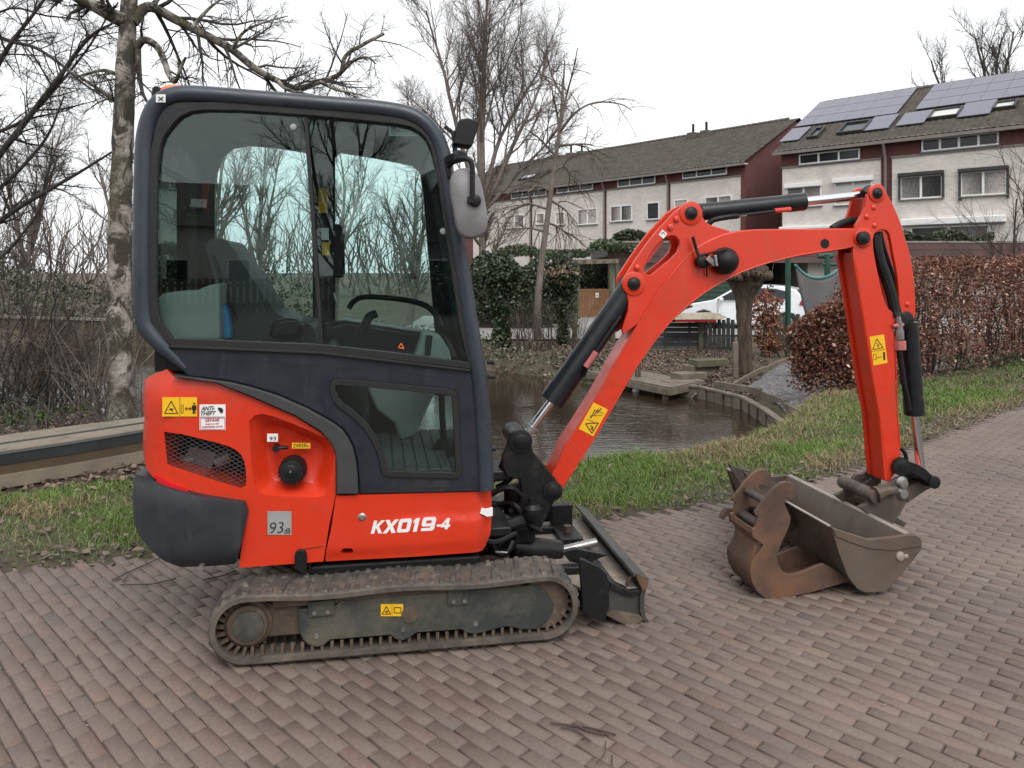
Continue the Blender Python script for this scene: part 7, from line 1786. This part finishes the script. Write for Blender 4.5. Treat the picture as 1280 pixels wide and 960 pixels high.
# white hatchback parked by the garages
car = empty('parked_car', (0, 0, 0), 0, 'white hatchback parked behind the fence and pollard willow', 'car')
Yc = 25.0; cx = (936 - 640) / FOC * Yc; car.location = (cx, Yc, -.26); car.rotation_euler = (0, 0, R(-28))
# local x forward = towards the left of the picture after turning; build pointing to -x
sec = [(-2.02, .34), (-2.02, .62), (-1.95, .74), (-1.75, .82), (-1.15, .93), (-.95, .97), (-.35, 1.33), (-.05, 1.43), (.55, 1.46), (1.15, 1.42), (1.55, 1.32), (1.80, 1.02), (1.96, .95), (2.02, .80), (2.02, .45), (1.97, .30), (1.66, .24), (1.62, .42), (1.48, .58), (1.30, .63), (1.10, .58), (.96, .42), (.93, .22), (-.88, .22), (-.92, .42), (-1.06, .58), (-1.25, .63), (-1.45, .58), (-1.58, .42), (-1.62, .26), (-1.95, .26)]
def body(sec_, w, inset):
    V = []; n = len(sec_)
    ys = [-w, -w * .96, w * .96, w]
    for j, (y_, k) in enumerate(((-w, 1), (w, 1))):
        for (x_, z_) in sec_:
            y2 = y_ * (1 - inset * max(0, (z_ - .95)) / .5) * (1 - .06 * max(0, abs(x_) - 1.5))
            V.append((x_, y2, z_))
    F = [tuple(range(n)), tuple(range(2 * n - 1, n - 1, -1))] + [(i, (i + 1) % n, (i + 1) % n + n, i + n) for i in range(n)]
    m = MB(); m.v = V; m.f = F; return m
bme = body(sec, .87, .17).mesh('body'); _b = bmesh.new(); _b.from_mesh(bme); bmesh.ops.triangulate(_b, faces=[f for f in _b.faces if len(f.verts) > 4]); _b.to_mesh(bme); _b.free()
cb_o = put('body', bme, M['carwhite'], car, .05, 3)
for sgn in (-1, 1):
    def side(pts, nm, mat, off=.004, par=cb_o):
        v = []
        for x_, z_ in pts:
            y_ = .87 * (1 - .17 * max(0, z_ - .95) / .5) + off; v.append((x_, sgn * y_, z_))
        v2 = [(a, b - sgn * .02, c) for a, b, c in v]; n = len(v); m = MB(); m.add(v + v2, [tuple(range(n)), tuple(range(2 * n - 1, n - 1, -1))] + [(i, (i + 1) % n, (i + 1) % n + n, i + n) for i in range(n)]); return m.put(nm, M[mat], par, .006)
    side([(-.82, .98), (-.72, .97), (.12, .99), (.12, 1.36), (-.1, 1.36), (-.32, 1.27)], 'side_window', 'houseglass'); side([(.18, .99), (.98, 1.0), (1.32, 1.05), (1.42, 1.12), (1.28, 1.26), (.95, 1.34), (.18, 1.37)], 'side_window', 'houseglass')
    side([(1.66, .86), (1.95, .80), (2.0, .86), (1.94, .98), (1.72, 1.0)], 'tail_light', 'taillight', .012)
    side([(.10, .84), (.26, .84), (.26, .87), (.10, .87)], 'door_handle', 'carwhite', .02); side([(-1.98, .62), (-1.62, .72), (-1.6, .78), (-1.9, .73)], 'headlight', 'houseglass', .006)
    MB().box((-.66, sgn * .98, .99), (.12, .18, .11)).put('mirror', M['carwhite'], car, .03)
    side([(.15, .30), (.155, .30), (.155, .97), (.15, .97)], 'door_gap', 'cargrey', .0025); side([(-.80, .30), (-.795, .30), (-.795, .97), (-.80, .97)], 'door_gap', 'cargrey', .0025); side([(.99, .55), (.995, .55), (1.05, .97), (1.045, .97)], 'door_gap', 'cargrey', .0025)
    for x_ in (-1.27, 1.29):
        w_ = MB().lathe((x_, sgn * .70, .31), (0, sgn, 0), [(0, .22), (0, .30), (.03, .31), (.15, .31), (.17, .29), (.172, .20)], 24).put('wheel', M['cargrey'], car)
        m = MB().lathe((x_, sgn * .858, .31), (0, sgn, 0), [(0, .19), (.01, .20), (.016, .19), (.018, .05)], 20); m.put('rim', M['steel'], w_)
MB().add([(1.56, -.60, 1.30), (1.80, -.66, 1.04), (1.80, .66, 1.04), (1.56, .60, 1.30), (1.60, -.60, 1.31), (1.83, -.66, 1.05), (1.83, .66, 1.05), (1.60, .60, 1.31)], [(3, 2, 1, 0), (4, 5, 6, 7), (0, 1, 5, 4), (1, 2, 6, 5), (2, 3, 7, 6), (3, 0, 4, 7)]).put('rear_window', M['houseglass'], cb_o, .01)
MB().add([(-.93, -.70, .99), (-.36, -.62, 1.34), (-.36, .62, 1.34), (-.93, .70, .99), (-.96, -.70, 1.0), (-.39, -.62, 1.35), (-.39, .62, 1.35), (-.96, .70, 1.0)], [(3, 2, 1, 0), (4, 5, 6, 7), (0, 1, 5, 4), (1, 2, 6, 5), (2, 3, 7, 6), (3, 0, 4, 7)]).put('windscreen', M['houseglass'], cb_o, .01)
MB().box((1.68, 0, 1.36), (.22, 1.1, .03)).put('roof_spoiler', M['carwhite'], cb_o, .01); MB().box((2.0, 0, .50), (.08, 1.3, .16)).put('bumper_trim', M['cargrey'], cb_o, .02)
# play frame in green tube with a tarpaulin, teal bowl on a stand
Yf = 17.6
pf = empty('play_frame', (0, 0, 0), 0, 'green painted tube frame with a grey teal edged tarpaulin hung on it', 'frame')
for x_, yb in ((985, 456), (1034, 470)):
    MB().tube([at(x_, yb, Yf), at(x_, 318, Yf)], .062, 12).put('post', M['greenpost'], pf)
MB().tube([at(1028, 330, Yf), at(1085, 332, Yf)], .035, 10).put('cross_tube', M['greenpost'], pf); MB().tube([at(1022, 320, Yf + .2), at(1040, 320, Yf + .2)], .06, 10).put('cross_tube', M['greenpost'], pf)
tv = []; nu, nv = 16, 10
tl_, tr2, bl2, br2 = [np.array(at(*p_)) for p_ in ((994, 331, Yf - .05), (1075, 338, Yf - .1), (1010, 405, Yf + .1), (1075, 420, Yf))]
for j in range(nv + 1):
    for i in range(nu + 1):
        u_, v_ = i / nu, j / nv; p_ = (tl_ * (1 - u_) + tr2 * u_) * (1 - v_) + (bl2 * (1 - u_) + br2 * u_) * v_
        p_ = p_ + np.array([0, .10 * math.sin(u_ * 9 + v_ * 3) * (1 - .3 * v_), -.26 * math.sin(math.pi * min(1, u_ * 1.5)) * (1 - v_)]); tv.append(p_)
fcs = [(j * (nu + 1) + i, j * (nu + 1) + i + 1, (j + 1) * (nu + 1) + i + 1, (j + 1) * (nu + 1) + i) for j in range(nv) for i in range(nu)]
tp2 = put('tarpaulin', fast('tarpaulin', tv, fcs), M['tarp'], pf, smooth=True); so_ = tp2.modifiers.new('thickness', 'SOLIDIFY'); so_.thickness = .008
MB().tube([tuple(v) for v in tv[:nu + 1]], .035, 8).put('teal_edge', M['teal'], tp2)
tbw = empty('teal_bowl', (0, 0, 0), 0, 'small teal covered bowl on a thin metal stand beside the hedge', 'garden bowl'); b_ = at(1002, 430, 14.4); tbw.location = b_
MB().lathe((0, 0, -.10), (0, 0, 1), [(0, .05), (.03, .16), (.10, .20), (.14, .21), (.19, .16), (.215, .04)], 22).put('bowl', M['teal'], tbw); gz = G2(b_.x, b_.y) - b_.z
m = MB(); m.cyl((-.09, 0, gz), (-.09, 0, .0), .016, 8); m.tube(spline([(-.09, 0, gz + .06), (.02, -.04, gz + .02), (.16, -.05, gz + .07), (.22, .0, gz + .05)], 5), .016, 6); m.put('stand', M['greenpost'], tbw)
# pergola and wooden gate
pg = empty('pergola', (0, 0, 0), 0, 'rough timber pergola beam on posts over the brown wooden gate', 'pergola'); Yp = 28.8
for x_ in (722.5, 763.5, 771): MB().cyl(at(x_, 402, Yp), at(x_, 327, Yp), .075, 8).put('post', M['greenwood'], pg)
MB().bar(at(690, 327.5, Yp - .05), at(773, 326.5, Yp - .05), .14, .16).put('beam', M['wood'], pg)
for i in range(7): MB().bar(at(694 + i * 12.5, 325, Yp - .3), at(694 + i * 12.5, 325, Yp + .9), .06, .08).put('rafter', M['wood'], pg)
for x_, yb in ((718.5, 432), (766, 430)): q = empty('fence_post', at(x_, yb, 20.2), 0, ('short round post on the patio beside the slim ivy post' if x_ < 740 else 'short round post on the patio right of the wooden gate'), 'post', 'short posts on the patio'); MB().cyl((0, 0, -.2), (0, 0, .85), .07, 8).put('shaft', M['greenwood'], q)
wg = empty('wooden_gate', (0, 0, 0), 0, 'varnished brown boarded gate with a small white notice under the pergola', 'gate'); Yq = 29.6
for i in range(13):
    a, b = at(716.5 + i * 3.75, 399, Yq), at(719.9 + i * 3.75, 363.5, Yq); MB().box2((a.x, Yq - .012 * (i % 2), a.z), (b.x, Yq + .03, b.z)).put('board', M['brownwood'], wg)
a, b = at(744.5, 372, Yq - .03), at(748.5, 366, Yq - .03); nt = MB().box2((a.x, Yq - .03, a.z), (b.x, Yq - .014, b.z)).put('notice', M['white_vinyl'], wg); MB().box2((a.x + .04, Yq - .034, a.z + .05), (b.x - .04, Yq - .0305, b.z - .07)).put('print', M['redink'], nt)
MB().box2((at(715, 363, Yq).x, Yq - .02, at(715, 363.5, Yq).z), (at(766, 363, Yq).x, Yq + .05, at(766, 361, Yq).z)).put('cap_rail', M['brownwood'], wg)
# white fender hanging at the landing stage
by = empty('boat_fender', (0, 0, 0), 0, 'white boat fender hanging above the water beside the landing stage', 'fender'); b_ = at(795, 489, 14.2); by.location = b_; MB().lathe((0, 0, -.09), (0, 0, 1), [(0, .02), (.02, .05), (.06, .075), (.11, .07), (.16, .045), (.19, .02), (.21, .018)], 18).put('float', M['buoy'], by)
MB().cyl((0, 0, .1), (.03, 0, .42), .012, 6).put('rope', M['wood'], by); fp = empty('mooring_post', (0, 0, 0), 0, 'dark mooring post behind the white fender', 'post'); b_ = at(797.5, 470, 14.4); fp.location = b_; MB().cyl((0, 0, -.9), (0, 0, .30), .055, 8).put('shaft', M['willow'], fp)
# small slide like white ribs under the stage end
lad = empty('water_ladder', (0, 0, 0), 0, 'small ribbed wooden ladder dipping into the water at the stage end', 'ladder')
for i in range(5):
    a = at(850 + i * 3.6, 492, 13.75 - .05 * i); b = at(852 + i * 3.6, 497, 13.75 - .05 * i); MB().bar(a, b, .03, .02).put('rung', M['concrete'], lad)
MB().bar(at(862, 500, 13.5), at(870, 492, 13.4), .05, .04).put('rail', M['concrete'], lad)

# ------------------------------------------------------------------ boat drawn up on the near bank, left
bt = empty('wooden_boat', (0, 0, 0), 0, 'old low wooden boat lying on the bank behind the excavator', 'boat')
def boat_pt(x, y, t=0): v = on_ground(x, y, 0); return v
# centreline along the bank; hull made of stations with strakes
a0, a1 = on_ground(-150, 640, 0), on_ground(176, 583, 0); axb = np.array([a1.x - a0.x, a1.y - a0.y]); Lb = np.linalg.norm(axb); axb /= Lb; nbv = np.array([-axb[1], axb[0]])
Lb2 = Lb + 1.35; sts = np.linspace(0, 1, 30)
def hull(u):
    w = .37 * (1 - max(0, (u - .40) / .60) ** 2.2) * (1 - .25 * max(0, (.2 - u) / .2)); return max(w, .004)
def row(u, k):
    "k = 0 bottom outer, 1 cream top, 2 brown top, 3 gunwale outer, 4 gunwale inner; near side"
    w = hull(u); sh = .02 * (u - .3) + .03 * max(0, u - .75) * 4 * .5
    return {0: (-w * .84, .0), 1: (-w * .92, .105 + sh * .3), 2: (-w * .98, .185 + sh * .6), 3: (-w, .265 + sh), 4: (-w + .09 * min(1, w / .2), .272 + sh)}[k]
def strake(k0, k1, nm, mat, sgn=1, out=0.0):
    V = []; F = []
    for u in sts:
        for k, o_ in ((k0, 0), (k1, 0)):
            t_, z_ = row(u, k); t_ = (t_ - out); c = np.array([a0.x, a0.y]) + axb * (u * Lb2 - .2) + nbv * (.38 + t_ * sgn); V.append((c[0], c[1], z_))
        for k, o_ in ((k1, 1), (k0, 1)):
            t_, z_ = row(u, k); t_ = t_ - out + .022; c = np.array([a0.x, a0.y]) + axb * (u * Lb2 - .2) + nbv * (.38 + t_ * sgn); V.append((c[0], c[1], z_))
    for i in range(len(sts) - 1):
        for j in range(4): F.append((i * 4 + j, i * 4 + (j + 1) % 4, (i + 1) * 4 + (j + 1) % 4, (i + 1) * 4 + j))
    F += [(0, 1, 2, 3), tuple((len(sts) - 1) * 4 + j for j in (3, 2, 1, 0))]
    m = MB(); m.v = V; m.f = F; return m.put(nm, M[mat], bt, sharp=50)
for sgn in (1, -1):
    strake(0, 1, 'hull_strake', 'boatcream', sgn, .012); strake(1, 2, 'hull_strake', 'boatbrown', sgn); strake(2, 3, 'hull_strake', 'boatdark', sgn, .006); strake(3, 4, 'gunwale', 'boatdark', sgn, .012)
V = []; F = []
for u in sts:
    w = hull(u) - .05; c = np.array([a0.x, a0.y]) + axb * (u * Lb2 - .2) + nbv * .38
    for v_ in np.linspace(-1, 1, 9):
        p_ = c + nbv * v_ * max(w, .002); V.append((p_[0], p_[1], .262 + .035 * (1 - v_ * v_) + .02 * (u - .3)))
for i in range(len(sts) - 1):
    for j in range(8): F.append((i * 9 + j, i * 9 + j + 1, (i + 1) * 9 + j + 1, (i + 1) * 9 + j))
dk = put('deck', fast('deck', V, F), M['boat'], bt, smooth=True); sm_ = dk.modifiers.new('thickness', 'SOLIDIFY'); sm_.thickness = .015
m = MB(); q = []
for u in np.linspace(.12, .93, 24):
    c = np.array([a0.x, a0.y]) + axb * (u * Lb2 - .2) + nbv * (.38 - hull(u) * .45); q.append((c[0], c[1], .262 + .035 * (1 - .3) + .02 * (u - .3) + .012))
m.tube(q, .014, 6); m.put('deck_bead', M['boatdark'], bt)
# ------------------------------------------------------------------ beyond the canal on the left: quay, sheds, house
qw = empty('timber_quay', (0, 0, 0), 0, 'dark timber quay wall along the far side of the canal on the left', 'retaining wall'); a, b = np.array((-17.5, 25.0)), np.array((-5.2, 20.6)); nq = 40
for i in range(nq):
    p_, r_ = a + (b - a) * i / nq, a + (b - a) * (i + .94) / nq; MB().bar((*p_, -.35), (*r_, -.35), .06, .95 + .04 * (i % 3)).put('plank', M['greenwood' if i % 3 else 'willow'], qw)
MB().bar((*a, .17), (*b, .17), .22, .07).put('cap', M['concrete'], qw)
bh = empty('boat_shed', (-12.2, 27.5, -.2), -.34, 'low dark shed with a pale curved roof edge beyond the left canal bank', 'shed')
MB().box2((-2.2, 0, 0), (2.2, 3, 1.0)).put('wall', M['darkwood'], bh)
V = []; 
for i in range(13): x_ = -2.5 + 5.0 * i / 12; z_ = 1.0 + .35 * math.sin(math.pi * i / 12); V += [(x_, -.3, z_), (x_, 3.2, z_), (x_, 3.2, z_ + .1), (x_, -.3, z_ + .1)]
m = MB(); m.v = V; m.f = [(i * 4 + j, i * 4 + (j + 1) % 4, i * 4 + 4 + (j + 1) % 4, i * 4 + 4 + j) for i in range(12) for j in range(4)] + [(0, 1, 2, 3), (51, 50, 49, 48)]; m.put('roof', M['wood'], bh)
MB().box2((-1.0, -.05, .1), (.6, -.005, .85)).put('window', M['houseglass'], bh); MB().box2((1.2, -.06, .05), (1.9, -.006, .8)).put('door', M['shutter'], bh)
for i, (x, y, Y_, rx, rz, lab) in enumerate(((38, 385, 26.5, 2.0, 1.1, 'dark green bush beyond the canal near the left edge of the photo'), (112, 400, 25.5, 1.6, .8, 'low olive bush beyond the canal left of the birch trunk'), (-30, 380, 28, 2.4, 1.5, 'large green bush beyond the canal cut by the left photo edge'), (330, 380, 24.5, 2.2, 1.0, 'green bush beyond the canal seen low through the cab window'))):
    p_ = at(x, y, Y_); bu = empty('bush', (p_.x, p_.y, -.2), 0, lab, 'bush'); n = 1600; pts = blob(n, (0, 0, rz * .8), (rx, 1.0, rz)); leafy('foliage', bu, pts, .13, ivy_cols(n, (.03, .04, .018), (.085, .095, .05)))
# ------------------------------------------------------------------ small things on the bricks
tw = empty('broken_twigs', (0, 0, 0), 0, 'few broken brown twigs lying on the bricks in the foreground', 'twigs'); c_ = on_ground(730, 916); tw.location = c_
def twig(pts, r):
    q = [on_ground(x, y) - c_ + Vector((0, 0, .010)) for x, y in pts]; MB().tube(spline([tuple(v) for v in q], 5), r, 6).put('twig', M['twigred'], tw)
twig([(688, 907), (712, 910), (740, 914), (770, 922)], .0036); twig([(701, 913), (720, 917), (738, 930)], .0028); twig([(757, 930), (756, 945), (746, 957)], .002); twig([(765, 947), (765, 960)], .0025); twig([(715, 908), (735, 917), (756, 922)], .004)
st_ = empty('broken_sticks', (0, 0, 0), 0, 'thin pale sticks lying at the edge of the grass', 'twigs'); c_ = on_ground(1005, 605); st_.location = c_
for pts in ([(1022, 585), (1027, 577), (1030, 574)], [(990, 592), (1010, 584), (1040, 572)], [(1020, 590), (1027, 591)]):
    q = [on_ground(x, y) - c_ + Vector((0, 0, .012)) for x, y in pts]; MB().tube([tuple(v) for v in q], .006, 6).put('stick', M['wood'], st_)
sl_ = empty('rear_sticks', (0, 0, 0), 0, 'dark sticks lying on the bricks under the excavator counterweight', 'twigs'); c_ = on_ground(180, 716); sl_.location = c_
for pts in ([(140, 728), (165, 716), (200, 700)], [(150, 734), (190, 733), (220, 726)], [(255, 728), (280, 722), (295, 716)], [(160, 722), (154, 730)]):
    q = [on_ground(x, y) - c_ + Vector((0, 0, .012)) for x, y in pts]; MB().tube([tuple(v) for v in q], .0038, 6).put('stick', M['twiggrey'], sl_)
# straw bits and pale scraps scattered on the road
n = 260; x_, y_ = scatter(n, -4, 7, 2.1, 9); ok = polydist(ROAD, x_, y_) > 0; x_, y_ = x_[ok], y_[ok]
V, F, C = leaf_quads(np.stack([x_, y_, .006 + 0 * x_], -1), .022, cols_brown(len(x_), (.12, .08, .05), (.42, .36, .28)), flat=2.5, aspect=.25); tag(put('road_litter', fast('road_litter', V, F, C), M['leaf']), kind='stuff')

# ------------------------------------------------------------------ across the road behind the lens: what the cab glass mirrors
def row_house(x, y, w, d, ze, zr, label, gable_front=False):
    o = empty('house', (x, y, 0), 0, label, 'house'); MB().box2((-w / 2, -d, 0), (w / 2, 0, ze)).put('wall', M['whitebrick' if not gable_front else 'greybrick'], o)
    if gable_front: put('roof', slab([[(-w / 2 - .4, ze - .05), (w / 2 + .4, ze - .05), (0, zr)]], -d - .3, .4), M['tile'], o)
    else:
        r_ = slab([[(-d - .4, ze - .05), (.4, ze - .05), (-d / 2, zr)]], -w / 2 - .2, w / 2 + .2); q = put('roof', r_, M['tile'], o); q.rotation_euler = (0, 0, R(90))
        for x_ in (-1.6, 1.2):
            a = math.atan2(zr - ze, d / 2 + .4); s_ = MB().box((0, 0, .06), (.8, 1.0, .12)).put('roof_light', M['shutter'], o); s_.location = (x_, -d * .2, ze + (zr - ze) * .45); s_.rotation_euler = (-a, 0, 0)
    for x_ in (-w * .3, w * .05, w * .3):
        w_ = MB().box2((x_ - .6, .005, 1.0), (x_ + .6, .06, 2.3)).put('window', M['whiteframe'], o); MB().box2((x_ - .5, .0605, 1.1), (x_ + .5, .075, 2.2)).put('pane', M['houseglass'], w_)
row_house(-1.5, -36, 8.5, 8, 4.0, 6.6, 'pale house with two roof lights standing across the road, mirrored in the cab glass')
row_house(8.5, -33, 8.0, 9, 3.2, 7.0, 'grey gabled house standing across the road, mirrored in the cab glass', True)
row_house(-14, -38, 12, 8, 4.2, 7.0, 'long pale house farther along the road, mirrored at the cab rear')
bf_ = empty('paling_fence', (0, -24, 0), 0, 'grey paling fence across the road, mirrored in the cab glass', 'fence')
for i in range(110): MB().box((-14 + i * .24, 0, .7), (.17, .03, 1.3)).put('pale', M['wood'], bf_)
for z_ in (.3, 1.1): MB().box((-.9, -.04, z_), (26.6, .04, .1)).put('rail', M['wood'], bf_)
hb_ = empty('evergreen_hedge', (7, -22, 0), 0, 'dark evergreen bushes across the road, mirrored in the front cab glass', 'hedge')
pts = np.concatenate([blob(1500, (x_, 0, .9), (1.6, 1.0, 1.0)) for x_ in (-3.2, -.8, 1.6, 4.0)]); leafy('foliage', hb_, pts, .2, ivy_cols(len(pts)))
for i, (x_, y_) in enumerate(((-4.5, -17), (2.0, -20), (6.5, -16), (-9, -22))):
    bare_tree((x_, y_, 0), [((0, 0, 0), (.05, 0, 1), 4.5, .16), ((0, 0, 2.4), (-.4, .1, 1), 5.5, .10), ((0, 0, 2.6), (.45, -.1, 1), 5.5, .10), ((0, 0, 3.0), (.05, .2, 1), 6, .11)], dict(c3, rmin=.012), 120 + i, ('bare street tree behind the lens opposite the cab rear', 'bare street tree behind the lens opposite the cab middle', 'bare street tree behind the lens opposite the cab front', 'bare street tree farthest along behind the lens')[i], group='bare street trees across the road', mats=('twig', 'twig'))
